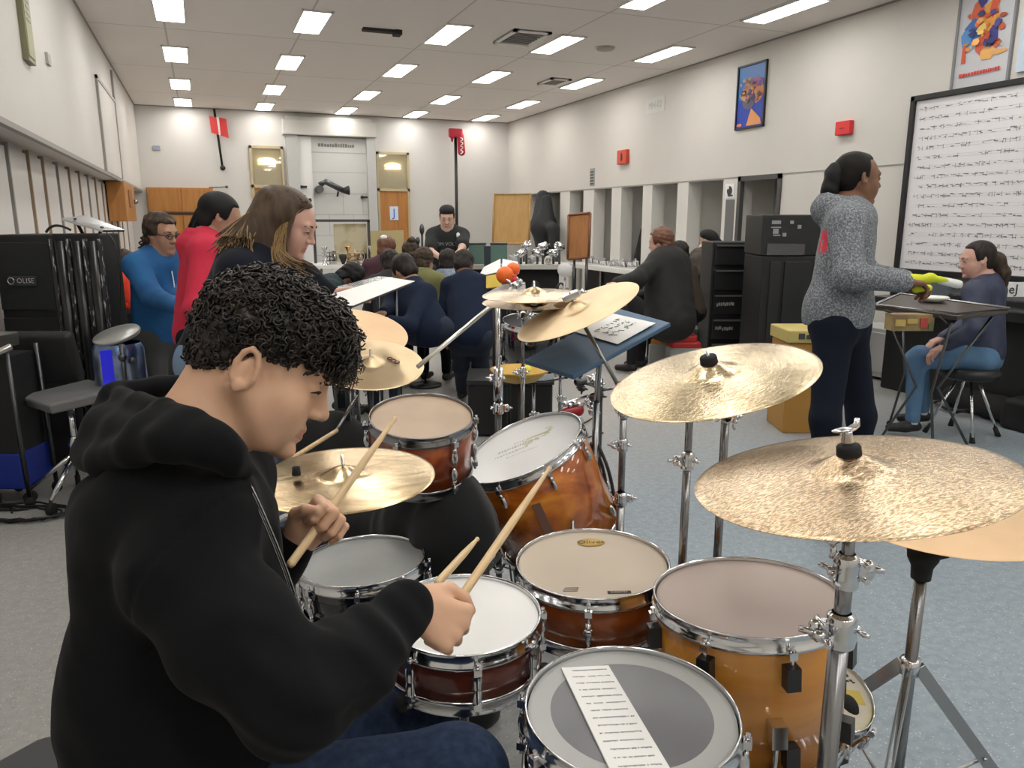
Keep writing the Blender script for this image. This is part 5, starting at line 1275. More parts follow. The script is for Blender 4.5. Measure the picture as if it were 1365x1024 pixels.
# ---- percussion table on the right
TA, TB, TC, TD = P(1166,404,4.45), P(1262,416,4.25), P(1335,408,4.6), P(1215,388,5.0)
tz = .985
tc = [pz(1166,407,tz), pz(1275,420,tz), pz(1345,412,tz), pz(1200,392,tz)]
r = thing('percussion_table', 'black-topped percussion table with thin black legs in front of the woman in grey', 'table', (sum(tc)/4)*[1,1,0])
b = MB(); S4 = [tc[0],tc[1],tc[2],tc[3]]; b.slab(S4 if np.cross(S4[1]-S4[0],S4[2]-S4[0])[2] > 0 else S4[::-1], .032); b.build('tabletop', mat('table_brown',(.045,.032,.024),.35), r, bevel=.01)
b = MB(); b.tube([p+[0,0,.004] for p in S4+[S4[0]]], .010, 6); b.build('rail', steel, r)
for k, p in enumerate(S4):
    b = MB(); e = sum(tc)/4; d = nz((p-e)*[1,1,0]); pp_ = p-d*.08; b.tube([pp_-[0,0,.05], (pp_-d*.25)*[1,1,0]+[0,0,.45], (pp_+d*.0)*[1,1,0]+[0,0,.015]], .009, 8); lg = b.build('leg', darksteel, r)
    b = MB(); b.ell((pp_)*[1,1,0]+[0,0,.018], .022); b.build('rubber_foot', rubber, lg)
e = pz(1243,403,tz)
b = MB(); b.lathe([(0,0),(.06,0),(.095,.022),(.098,.032),(.09,.036),(0,.032)], e+[0,0,.004]); solo(b, 'small_drum_pad', mat('pad_white',(.72,.72,.66),.5), 'shallow white round pad on the black percussion table', 'drum pad')
q = P(1212,429,4.6); r = thing('picture_box', 'brown illustrated box hanging under the percussion table', 'box', q)
b = MB(); obox(b, q, (.125,.05,.05), RY+.0); b.build('box', mat('box_brown',(.20,.13,.07),.6,noise=(9,(.30,.22,.09),.4,.6)), r, bevel=.004)
b = MB()
for k, (dx, dz, w, h, mi) in enumerate(((-.08,.0,.03,.02,0),(-.01,.01,.03,.014,0),(.06,.0,.022,.028,1),(.10,-.02,.012,.014,2))): b.box(q+RT*dx-v(sin(YAW),cos(YAW),0)*.056+[0,0,dz+.0], (w,.003,h), np.array([RT,v(sin(YAW),cos(YAW),0),v(0,0,1)]).T, mi)
b.build('picture', [mat('pic_yellow',(.50,.36,.10),.6), mat('pic_red',(.45,.06,.05),.6), mat('pic_green',(.12,.20,.06),.6)], r)
b = MB(); b.tube([q+RT*-.16+[0,0,.07], S4[0]*.6+S4[1]*.4-[0,0,.05]], .006); b.tube([q+RT*.14+[0,0,.07], S4[1]-[0,0,.05]-RT*.05], .006); b.build('strap', blackp, r)
# white cabinets along the right wall, dark low units
for k, (y0, y1, x0, z1, lab, m_) in enumerate(((5.9,6.5,5.98,.50,'low white cabinet by the right wall behind the percussion table',mat('cab_white',(.56,.56,.55),.5)),(5.35,5.85,5.98,.50,'second low white cabinet, just under the screen',mat('cab_white',(.5,.5,.5),.5)))):
    r = thing('low_cabinet', lab, 'cabinet', ((x0+6.38)/2,(y0+y1)/2,0)); b = MB(); b.bb((x0,y0,.03),(6.38,y1,z1)); b.build('carcass', m_, r, bevel=.006)
    b = MB(); b.bb((x0-.012,y0+.03,.08),(x0,y1-.03,z1-.04)); b.build('cabinet_door', m_, r, bevel=.003)
r = thing('upright_keyboard', 'dark electric keyboard and cabinet under the music screen', 'keyboard', (6.0,4.6,0))
b = MB(); b.bb((5.75,3.5,.0),(6.30,5.2,.92)); b.build('case', blackcab, r, bevel=.015)
b = MB(); b.bb((5.52,3.5,.78),(5.78,5.2,.86)); b.build('keybed', mat('keybed',(.03,.032,.035),.3), r, bevel=.01)
b = MB(); b.bb((5.74,4.6,.90),(5.78,5.1,1.02)); b.build('control_panel', mat('panel_blue_grey',(.12,.14,.16),.3), r)
r = thing('paper_sign', 'white card with black letters under the screen at the right edge', 'sign', P(1352,385,5.6))
qs = P(1350,386,5.75); b = MB(); obox(b, qs, (.10,.006,.055), RY); b.build('card', paper, r)
text_mesh('eJ', .10, 'lettering', ink, r, qs-v(sin(YAW),cos(YAW),0)*.009, RT, (0,0,1), .001)
b = MB()
rg = np.random.RandomState(12)
for k in range(9): x0_, y0_ = 5.55+rg.uniform(-.1,.25), 3.2+k*.14; b.tube(bez([(x0_,y0_,.02),(x0_+.15,y0_+rg.uniform(-.2,.3),.10),(x0_-.2,y0_+rg.uniform(-.2,.3),.05),(x0_+.1,y0_+.2,.015)],10),.010,6)
o = solo(b, 'cable_pile', blackp, 'tangle of black cables on the floor behind the stool', 'cables')
S = SDF(); S.box((5.62,3.45,.11),(.14,.32,.08),None,.04,.05); S.cone((5.6,3.9,.1),(5.7,4.4,.09),.10,.09,.1); r = sdf_obj(S, 'gear_bag', mat('bag_black',(.012,.012,.013),.8), None, .02, folds(8,14,.012), .02); tag(r, 'black gear bag lying on the floor at the right edge', 'bag')
# stool with the girl
q = P(1292,492,5.45); sxx, syy = q[0], q[1]; r = thing('stool', 'round black stool with four thin chrome legs under the seated girl', 'stool', (sxx,syy,0))
b = MB(); b.lathe([(0,.0),(.17,0),(.195,.02),(.20,.05),(.185,.075),(.12,.082),(0,.082)], (sxx,syy,.42)); b.build('seat', mat('vinyl_black',(.014,.015,.016),.4), r)
for k in range(4):
    a = radians(-35)+pi/2*k; d = v(cos(a),sin(a),0); b = MB(); b.tube([v(sxx,syy,.42)+d*.06, v(sxx,syy,.02)+d*.24], .011, 8); lg = b.build('leg', chrome, r)
    b = MB(); b.tube([v(sxx,syy,.065)+d*.213, v(sxx,syy,.0)+d*.242], [.015,.02], 8); b.build('rubber_foot', rubber, lg)
# drum throne of the drummer
q = P(120,1010,1.32); r = thing('drum_throne', 'dark grey flat-topped seat under the drummer', 'stool', (q[0],q[1],0))
sa = [pz(-60,1040,.60), pz(60,974,.60), pz(260,985,.60), pz(330,1150,.60)]
b = MB(); b.slab(sa if np.cross(sa[1]-sa[0],sa[2]-sa[0])[2] > 0 else sa[::-1], .09); b.build('seat', mat('seat_grey',(.05,.05,.053),.6), r, bevel=.02)
cc = sum(sa)/4; b = MB(); b.cyl((cc[0],cc[1],.05),(cc[0],cc[1],.52),.02,12); b.build('post', steel, r); tripod(r, cc[0], cc[1], .30, .25, .02, .4, steel)
# ---- back-left of the class: shelves with shiny gear
gz = 13.0
def PY(x, y, Y): return pY(x, y, Y)
r = thing('gear_table', 'long white-topped table covered with shiny band gear by the back wall', 'table', (2.6,12.2,0))
b = MB(); b.bb((1.55,11.9,.80),(3.75,12.7,.85)); b.build('tabletop', whitep, r)
for x in (1.65,3.65):
    for y in (12.0,12.6): b = MB(); b.cyl((x,y,0),(x,y,.80),.02,8); b.build('leg', steel, r)
rg = np.random.RandomState(21)
for k in range(22):
    x = 1.72+k*.092; y = 12.05+rg.uniform(0,.45); z = .85; kind = k%4
    t = thing(('trumpet_stand','cymbal_stack','metal_jug','mute')[kind] , (ORD[k//4]+' '+('small brass horn upright among the gear on the back table','stack of small cymbals among the gear on the back table','silver jug among the gear on the back table','dark cone mute among the gear on the back table')[kind]), ('horn','cymbals','jug','mute')[kind], (x,y,z), ('brass horns on the back table','small cymbal stacks on the back table','silver jugs on the back table','dark mutes on the back table')[kind])
    b = MB()
    if kind == 0: b.lathe([(.05,0),(.012,.06),(.010,.16),(.015,.20),(.055,.27)], (x,y,z), n=14); b.tube(bez([(x,y,z+.06),(x+.08,y,z+.1),(x,y,z+.18)],8),.009,6); b.build('horn', gold if k%8 else chrome, t)
    elif kind == 1:
        b.cyl((x,y,z),(x,y,z+.22),.008,8); 
        for q in range(3): b.lathe([(0,.02),(.03,.015),(.12,0),(.12,.004)], (x,y,z+.05+.06*q), n=18)
        b.build('cymbals', steel if k%8 == 1 else cy5, t)
    elif kind == 2: b.lathe([(.05,0),(.06,.05),(.05,.13),(.035,.17),(.045,.20)], (x,y,z), n=14); b.tube(bez([(x+.04,y,z+.17),(x+.12,y,z+.14),(x+.05,y,z+.04)],8),.008,6); b.build('jug', chrome, t)
    else: b.lathe([(.02,0),(.06,.10),(.055,.15),(0,.16)], (x,y,z), n=14); b.build('mute', blackp, t)
r = thing('display_frame', 'framed cream display board standing on the back gear table', 'board', (2.0,12.5,.85))
b = MB()
for a, c in (((1.62,12.5,.85),(1.66,12.54,1.52)),((2.48,12.5,.85),(2.52,12.54,1.52)),((1.62,12.5,1.49),(2.52,12.54,1.53))): b.bb(a, c)
b.build('frame', darksteel, r)
b = MB(); b.bb((1.95,12.55,.86),(2.47,12.57,1.46)); b.build('card', mat('card_cream',(.52,.47,.33),.7,noise=(4,(.38,.32,.18),.45,.6)), r)
r = thing('cardboard_panel', 'plain yellow-beige cardboard panel beside the wooden door', 'panel', PY(516,350,11.8)*[1,1,0])
p_ = [PY(494,352,11.8), PY(540,352,11.8), PY(538,307,11.8), PY(494,308,11.8)]; b = MB(); b.slab([p*[1,1,0]+[0,0,.02] for p in p_[:2]]+p_[2:], .02); b.build('panel', mat('cardboard',(.46,.38,.19),.7), r)
# blue table and glockenspiel
r = thing('blue_table', 'bright blue table top in the middle of the class', 'table', PY(490,388,7.6)*[1,1,0])
cb_ = PY(492,390,7.5); b = MB(); b.bb((cb_[0]-.35,cb_[1]-.2,cb_[2]-.05),(cb_[0]+.32,cb_[1]+.5,cb_[2]+.0)); b.build('tabletop', bluep, r)
for dx, dy in ((-.3,-.15),(.28,-.15),(-.3,.45),(.28,.45)): b = MB(); b.cyl((cb_[0]+dx,cb_[1]+dy,0),(cb_[0]+dx,cb_[1]+dy,cb_[2]-.04),.018,8); b.build('leg', steel, r)
zt_ = cb_[2]
b = MB(); e = v(cb_[0]-.1,cb_[1]+.12,zt_); b.slab([e+v(-.12,-.1,.01), e+v(.14,-.1,.01), e+v(.16,.1,.01), e+v(-.08,.12,.01)],.008); solo(b, 'sheet_of_paper', paper, 'white sheet lying on the bright blue table', 'paper')
g0, g1 = P(452,388,5.3), P(515,370,5.6)
r = thing('glockenspiel', 'black and silver barred glockenspiel behind the white sheet', 'glockenspiel', (g0+g1)/2*[1,1,0])
ge = nz(g1-g0); gL = np.linalg.norm(g1-g0); gn = nz(np.cross(ge,[0,0,1]))
b = MB(); b.box((g0+g1)/2-[0,0,.035], (gL/2+.03,.15,.02), np.array([ge,gn,np.cross(ge,gn)]).T); b.build('frame', mat('dark_grey_box',(.06,.06,.065),.5), r)
for k in range(22):
    c_ = g0+ge*gL*(k+.5)/22; b = MB(); b.box(c_, (gL/22*.36,.13-.002*k,.006), np.array([ge,gn,np.cross(ge,gn)]).T); b.build('bar', silver, r)
for s_ in (0,1):
    for q_ in (-1,1):
        e = (g0 if s_ == 0 else g1)+gn*.1*q_; b = MB(); b.tube([e-[0,0,.05],e*[1,1,0]+[0,0,.01]],.012,8); b.build('leg', darksteel, r)
# white sheet on a stand beyond the head of the drummer
ps = [P(441,394,2.9), P(465,411,2.7), P(553,376,2.95), P(518,371,3.15)]
r = thing('sheet_music', 'blank bright white sheet on a stand beyond the hair of the drummer', 'sheet music', sum(ps)/4*[1,1,0])
nn = nz(np.cross(ps[1]-ps[0],ps[2]-ps[0])); pl = ps if nn[2] > 0 else ps[::-1]; nn = nn if nn[2] > 0 else -nn
b = MB(); b.slab([p+nn*.004 for p in pl], .0015); b.build('sheet', paper, r)
b = MB(); b.slab([sum(ps)/4+(p-sum(ps)/4)*.93 for p in pl], .006); b.build('desk', darksteel, r)
m4 = ps[0]*.7+ps[1]*.2+ps[2]*.1; b = MB(); b.tube([m4-nn*.004, m4-[0,0,.03], m4*[1,1,0]+[0,0,.05]], .010, 8); b.build('post', darksteel, r); tripod(r, m4[0], m4[1], .28, .25, .010, .8, darksteel)
# microphone pair on stand among the class
q = P(563,330,6.9); r = thing('microphone_stand', 'thin black stand with an upright dark microphone among the seated group', 'microphone', q*[1,1,0])
b = MB(); b.tube([q*[1,1,0]+[0,0,.02], q+[0,0,-.12], q+[0,0,.12]], .010, 8); b.tube([q+[-.04,0,-.1],q+[-.04,0,.05]],.008,6); b.lathe([(0,0),(.15,0),(.15,.02),(0,.025)], q*[1,1,0]); b.build('stand', blackp, r)
b = MB(); b.ell(q+[0,0,.16],(.022,.022,.05)); b.ell(q+[-.04,0,.06],(.02,.02,.035)); b.build('microphone', darksteel, r)
# centre-right clutter: gear behind the edge-on cymbals
mes = [(668,352,8.9),(706,340,9.1),(730,338,9.2),(742,345,9.0)]
r = thing('equipment_table', 'dark low table carrying chrome gear and green glass boxes at the centre right', 'table', P(700,350,9.2)*[1,1,0])
e = P(705,356,9.0); b = MB(); obox(b, (e[0]-.05,e[1]+.35,e[2]), (.62,.35,.025), RY); b.build('tabletop', mat('table_pale',(.50,.49,.46),.4), r)
b = MB(); obox(b, (e[0]-.05,e[1]+.45,e[2]/2), (.58,.22,e[2]/2-.03), RY); b.build('base', blackcab, r)
def atc(dx, dy, z=0): return v(e[0]-.05+RT[0]*dx+sin(YAW)*dy, e[1]+.35+RT[1]*dx+cos(YAW)*dy, e[2]+.025+z)
for k, (dx, lab) in enumerate(((-.44,'green glass box on the equipment table, left of the dark post'),(-.18,'green glass box on the equipment table, right of the dark post'))):
    c_ = atc(dx,.0,.12); r = thing('glass_box', lab, 'glass box', c_-[0,0,.12]); b = MB(); obox(b, c_, (.10,.14,.115), RY); b.build('glass', mat('green_glass',(.16,.26,.22),.1,.2), r, bevel=.006)
    b = MB(); obox(b, c_+[0,0,.118], (.105,.145,.008), RY); b.build('rim', blackp, r)
b = MB(); c_ = atc(-.31,-.38,0); b.bb((c_[0]-.03,c_[1]-.03,0),(c_[0]+.03,c_[1]+.03,c_[2]+.22)); solo(b, 'dark_post', mat('post_navy',(.02,.03,.045),.4), 'upright dark blue post before the green glass boxes', 'post')
rg = np.random.RandomState(31)
for k in range(9):
    c_ = atc(.02+.065*k, rg.uniform(-.2,.1)); t = thing('chrome_fitting', ORD[k]+' round chrome fitting in the heap on the equipment table', 'fitting', c_, 'chrome fittings on the equipment table')
    d = nz(rg.normal(size=3)*[1,1,.4]); b = MB(); hh = rg.uniform(.03,.06); 
    b.lathe([(.03,-.05),(.045,-.05),(.045,.05),(.03,.05)], c_+[0,0,.05+.08*(k%3)], d, 14, closed=True); b.tube([c_+[0,0,.05+.08*(k%3)]-d*.09, c_+[0,0,.05+.08*(k%3)]+d*.09], .010, 8); b.build('fitting', chrome if k%3 else mat('fitting_white',(.6,.6,.58),.4), t)
    if k%3: 
        b = MB(); b.cyl(c_, c_+[0,0,.04+.08*(k%3)], .015, 8); b.build('post', darksteel, t)
q = P(753,360,8.0); r = thing('round_sign', 'round white paddle on a thin post at the centre right', 'sign', q*[1,1,0])
b = MB(); b.lathe([(0,0),(.075,0),(.078,.006),(.075,.012),(0,.012)], q, -FW, 24); b.build('disc', mat('disc_white',(.62,.62,.62),.5), r)
b = MB(); b.cyl(q*[1,1,0], q-[0,0,.06], .012, 8); b.lathe([(0,0),(.14,0),(.14,.02),(0,.025)], q*[1,1,0]); b.build('post', steel, r)
q = P(665,358,6.9); r = thing('open_book', 'open white book propped behind the orange ball', 'book', q*[1,1,0]); S_ = [P(640,366,6.5),P(668,347,6.6),P(692,352,6.8),P(690,366,6.6)]
b = MB(); b.slab([P(638,368,6.5),P(667,362,6.4),P(667,345,6.7),P(645,356,6.8)][::1],.006); b.slab([P(669,362,6.4),P(692,364,6.5),P(690,349,6.8),P(670,345,6.7)],.006); b.build('pages', paper, r)
b = MB(); b.tube([P(667,356,6.6), P(667,356,6.6)*[1,1,0]+[0,0,.02]], .012); b.lathe([(0,0),(.14,0),(.14,.02),(0,.025)], P(667,356,6.6)*[1,1,0]); b.build('stand', blackp, r)
r = thing('yellow_book', 'yellow and black book propped beside the orange ball', 'book', P(658,384,5.6)*[1,1,0])
b = MB(); b.slab([P(648,384,5.6),P(668,382,5.5),P(668,364,5.6),P(648,368,5.7)],.01); b.build('cover', mat('book_yellow',(.62,.45,.04),.6), r)
b = MB(); b.tube([P(658,376,5.63), P(658,376,5.63)*[1,1,0]+[0,0,.02]], .012); b.lathe([(0,0),(.14,0),(.14,.02),(0,.025)], P(658,376,5.63)*[1,1,0]); b.build('stand', blackp, r)
# orange balls
q = P(673,367,5.0); r = thing('orange_ball', 'glossy orange ball, the larger of two on a grey wedge', 'ball', q-[0,0,.055]); b = MB(); b.ell(q, .058, n=24, m=14); b.build('ball', orangep, r)
q = P(684,359,5.1); r = thing('orange_ball', 'smaller orange ball just behind the larger one', 'ball', q-[0,0,.045]); b = MB(); b.ell(q, .046, n=20, m=12); b.build('ball', orangep, r)
q = P(686,374,4.9); b = MB(); b.ell(q, (.022,.022,.028)); b.ell(q+[0,0,.025],.014); solo(b, 'toy_figure', redp, 'small red figure beside the orange balls', 'toy')
w_ = [P(644,393,4.6), P(700,385,4.6), P(700,376,5.1), P(668,380,5.1)]
r = thing('grey_wedge', 'thin grey slanted wedge under the orange balls', 'wedge', P(680,384,4.8)*[1,1,0]); nn = np.cross(w_[1]-w_[0],w_[2]-w_[0]); b = MB(); b.slab(w_ if nn[2] > 0 else w_[::-1], .02); b.build('wedge', mat('wedge_grey',(.20,.20,.21),.4), r)
b = MB(); m_ = sum(w_)/4; b.tube([m_-[0,0,.02], m_*[1,1,0]+[0,0,.02]], .014, 8); b.lathe([(0,0),(.2,0),(.2,.02),(0,.025)], m_*[1,1,0]); b.build('stand', blackp, r)
# second kit in the middle distance
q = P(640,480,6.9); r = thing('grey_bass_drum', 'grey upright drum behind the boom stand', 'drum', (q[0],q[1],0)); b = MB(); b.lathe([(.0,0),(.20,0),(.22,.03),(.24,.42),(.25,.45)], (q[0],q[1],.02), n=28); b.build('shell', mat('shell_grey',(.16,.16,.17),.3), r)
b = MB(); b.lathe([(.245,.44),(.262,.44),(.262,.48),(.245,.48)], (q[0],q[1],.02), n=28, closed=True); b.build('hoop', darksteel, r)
b = MB(); b.lathe([(0,.0),(.15,.0),(.245,-.01)], (q[0],q[1],.49), n=28); b.build('drumhead', mat('head_charcoal',(.10,.10,.105),.4), r)  # drumhead in one even dark grey
b = MB(); b.bb((q[0]-.05,q[1]-.245,.33),(q[0]+.12,q[1]-.235,.36)); b.build('label', mat('label_dk',(.05,.05,.05),.4), r)
q = P(705,475,5.3); r = thing('dark_drum_kit_case', 'low black case behind the thin cymbal stand', 'case', (q[0],q[1]+.3,0)); b = MB(); obox(b, (q[0]-.02,q[1]+.3,.20), (.30,.22,.19), RY); b.build('case', blackcab, r, bevel=.02)
b = MB(); obox(b, (q[0]-.02,q[1]+.3,.40), (.31,.23,.015), RY); b.build('lid', mat('lid_dark',(.03,.03,.032),.4), r)
q = P(693,497,3.95); r = thing('yellow_tray', 'small yellow-orange tray at the foot of the thin cymbal stand', 'tray', q-[0,0,.04]); b = MB(); b.lathe([(0,0),(.09,0),(.15,.05),(.155,.06),(.14,.06),(.085,.012),(0,.012)], q-[0,0,.04], n=24); b.build('tray', mat('tray_yellow',(.55,.33,.05),.35,.3), r)
b = MB(); b.ell(q+[.05,.02,.01],.022); b.build('yellow_ball', mat('ball_yellow',(.75,.75,.10),.5), r)
b = MB(); b.cyl((q[0],q[1],.02), q-[0,0,.04], .012, 8); b.lathe([(0,0),(.16,0),(.16,.02),(0,.025)], (q[0],q[1],0)); b.build('stand', blackp, r)
# second dark kit below the edge-on cymbals
for k, (px, py, d_, rr_, dep_, lab) in enumerate(((712,428,4.5,.19,.30,'black tom of the second kit behind the tilted cymbal'),(748,425,4.9,.16,.25,'smaller black tom of the second kit'))):
    q = P(px, py, d_); drum(lab, q, v(.0,-.15,1), rr_, dep_, blackshell, mat('mesh_black',(.02,.02,.022),.6), 6, .3, 'slim', 'tom_drum', group='black toms of the second kit', rot=RT); snare_stand('stand carrying the '+lab, (q[0],q[1]+.0,q[2]-dep_-.02), rr_, .3+k)
# chrome fittings and the red shoe-like pedal on the floor by the white-headed tom
q = pz(757,553,.05); r = thing('red_pedal', 'small red and chrome foot pedal on the floor behind the white-headed tom', 'pedal', q*[1,1,0]); S = SDF(); S.cone(q+[-.06,0,.01],q+[.10,.03,.02],.035,.05,.02); S.plane((0,0,.004),(0,0,-1),.004); sdf_obj(S, 'pedal', mat('dark_red_gloss',(.28,.01,.015),.25), r, .01)
b = MB()
for k in range(5): b.ell(q+[-.06+.04*k,.01,.07+.015*(k%2)],.022)
b.tube([q+[-.08,0,.08],q+[.20,.06,.12]],.012); b.build('chrome_frame', chrome, r)
q = P(800,525,3.0); r = thing('hi_hat_clutch', 'cluster of chrome clamps on a black post beside the tilted blue desk', 'stand', q*[1,1,0]); rg = np.random.RandomState(77)
b = MB(); b.cyl(q*[1,1,0]+[0,0,.02], q+[0,0,.06], .011, 10); b.lathe([(0,0),(.12,0),(.12,.015),(0,.02)], q*[1,1,0]); b.build('post', blackp, r)
for k in range(6): 
    p = q+RT*rg.uniform(-.09,.10)+v(0,0,rg.uniform(-.10,.10)); clamp(r, p, nz(rg.normal(size=3)), nz(rg.normal(size=3)), .011, chrome if k%2 else darksteel)
    b = MB(); b.tube([q+v(0,0,(p-q)[2]*.5), p], .007, 8); b.build('arm', steel, r)
# cables trailing behind the amber tom
b = MB(); rg = np.random.RandomState(40)
for k in range(4):
    a0 = P(772+8*k,590,2.6); a1 = P(800+10*k,650,2.55); b.tube(bez([a0, a0+v(.03,0,-.1)+rg.normal(size=3)*.03, a1+v(-.03,0,.06)+rg.normal(size=3)*.03, a1*[1,1,0]+[.05,0,.01]],14),.006,6)
solo(b, 'cable_bundle', blackp, 'loose black cables hanging behind the amber pearl tom', 'cable')
b = MB(); 
for k in range(3): q0 = pz(655+10*k,600-14*k,.01); b.tube(bez([q0, q0+v(.3,.12*k,0), q0+v(.5,-.1,0), q0+v(.9,.1+.2*k,0)],14),.006,6)
solo(b, 'floor_cable', mat('cable_brown',(.05,.03,.022),.5), 'thin brown cables on the floor behind the white-headed tom', 'cable')
# storage bins with red bags
for k, (px, py, lab, ci) in enumerate(((885,464,'clear bin holding a red and yellow bag behind the bright cymbal',0),(912,470,'clear bin holding a red bundle behind the bright cymbal',1))):
    q = pz(px-2, py+22, 0); r = thing('storage_bin', lab, 'bin', q); w = .17
    b = MB(); obox(b, q+[0,0,.12], (w,.15,.12), RY); b.build('bin', mat('bin_clear',(.42,.43,.42),.3,trans=0), r, bevel=.01)
    b = MB(); obox(b, q+[0,0,.25], (w*.9,.12,.05), RY); b.build('bundle', redp if ci else mat('bag_orange',(.60,.25,.03),.5), r, bevel=.02)
    b = MB(); obox(b, q+[.0,0,.33], (w*.7,.10,.04), RY); b.build('bundle', redp, r, bevel=.02)
q = pz(932,476,0); r = thing('grey_bin', 'grey bin with a white tag at the foot of the drawer rack', 'bin', q); b = MB(); obox(b, q+[0,0,.17], (.16,.14,.17), RY); b.build('bin', mat('bin_grey',(.14,.15,.14),.5), r, bevel=.01)
b = MB(); obox(b, q+[.02,-.16,.26], (.03,.004,.04), RY); b.build('tag', paper, r)
# dark low black stuff behind the orange person
q = P(168,430,9.3); r = thing('black_cloth_table', 'black-draped table with small white items beyond the flight case', 'table', (q[0],q[1],0)); b = MB(); b.bb((-1.1,q[1]-.2,0),(-.55,q[1]+.4,.90)); b.build('drape', mat('drape_black',(.010,.010,.011),.9), r, bevel=.02)
b = MB(); b.ell((-.80,q[1]-.0,.93),(.10,.08,.03)); b.ell((-.70,q[1]-.1,.93),(.05,.05,.03)); b.build('white_item', paper, r)
r = thing('blue_tub', 'blue plastic tub on the floor beside the person in the blue top', 'tub', pz(208,520,0)); q = pz(205,520,0)
b = MB(); b.lathe([(0,0),(.20,0),(.25,.30),(.26,.31),(.24,.30),(.19,.02),(0,.02)], q, n=28); b.build('tub', mat('tub_blue',(.06,.20,.50),.35), r)

# black soft bag behind the cymbals
S = SDF(); q = P(440,590,3.0); S.cone((q[0],q[1],.66),(q[0]-.02,q[1],.16),.13,.17,.05); S.cone((q[0]+.16,q[1]+.05,.60),(q[0]+.18,q[1]+.05,.14),.11,.14,.06); S.plane((0,0,.004),(0,0,-1),.004)
r = sdf_obj(S, 'soft_bag', mat('bag_black',(.012,.012,.013),.8), None, .014, folds(14,16,.016,(1,1,.4)), .025); tag(r, 'upright black soft bag on the floor behind the pale gold cymbal', 'bag')
r = thing('leaning_stick', 'pale stick with a thin chrome rod leaning behind the worn golden cymbal', 'stick', P(385,614,2.45))
b = MB(); b.tube([P(385,614,2.45), P(449,574,2.72)], [.0085,.0075], 10); b.build('stick', stickwood, r)
b = MB(); b.tube([P(446,578,2.71), P(476,528,2.86)], .006, 8); b.build('rod', steel, r)

for k, (px, dx_, lab) in enumerate(((708,.16,'black road case with chrome corners under the gear heap at centre right'),(742,.13,'second black road case beside the round white paddle'))):
    q = P(px, 375, 8.35-.2*k); r = thing('road_case', lab, 'case', q*[1,1,0])
    b = MB(); obox(b, v(q[0],q[1],.40), (dx_,.20,.38), RY); b.build('case', blackcab, r, bevel=.012)
    b = MB(); obox(b, v(q[0],q[1],.785), (dx_+.008,.208,.012), RY); b.build('lid_trim', chrome, r)
    b = MB(); b.tube(bez([v(q[0],q[1],.80), v(q[0]+.05,q[1],.92), v(q[0]+.10,q[1],.80)],8), .012, 6); b.build('handle', blackp, r)

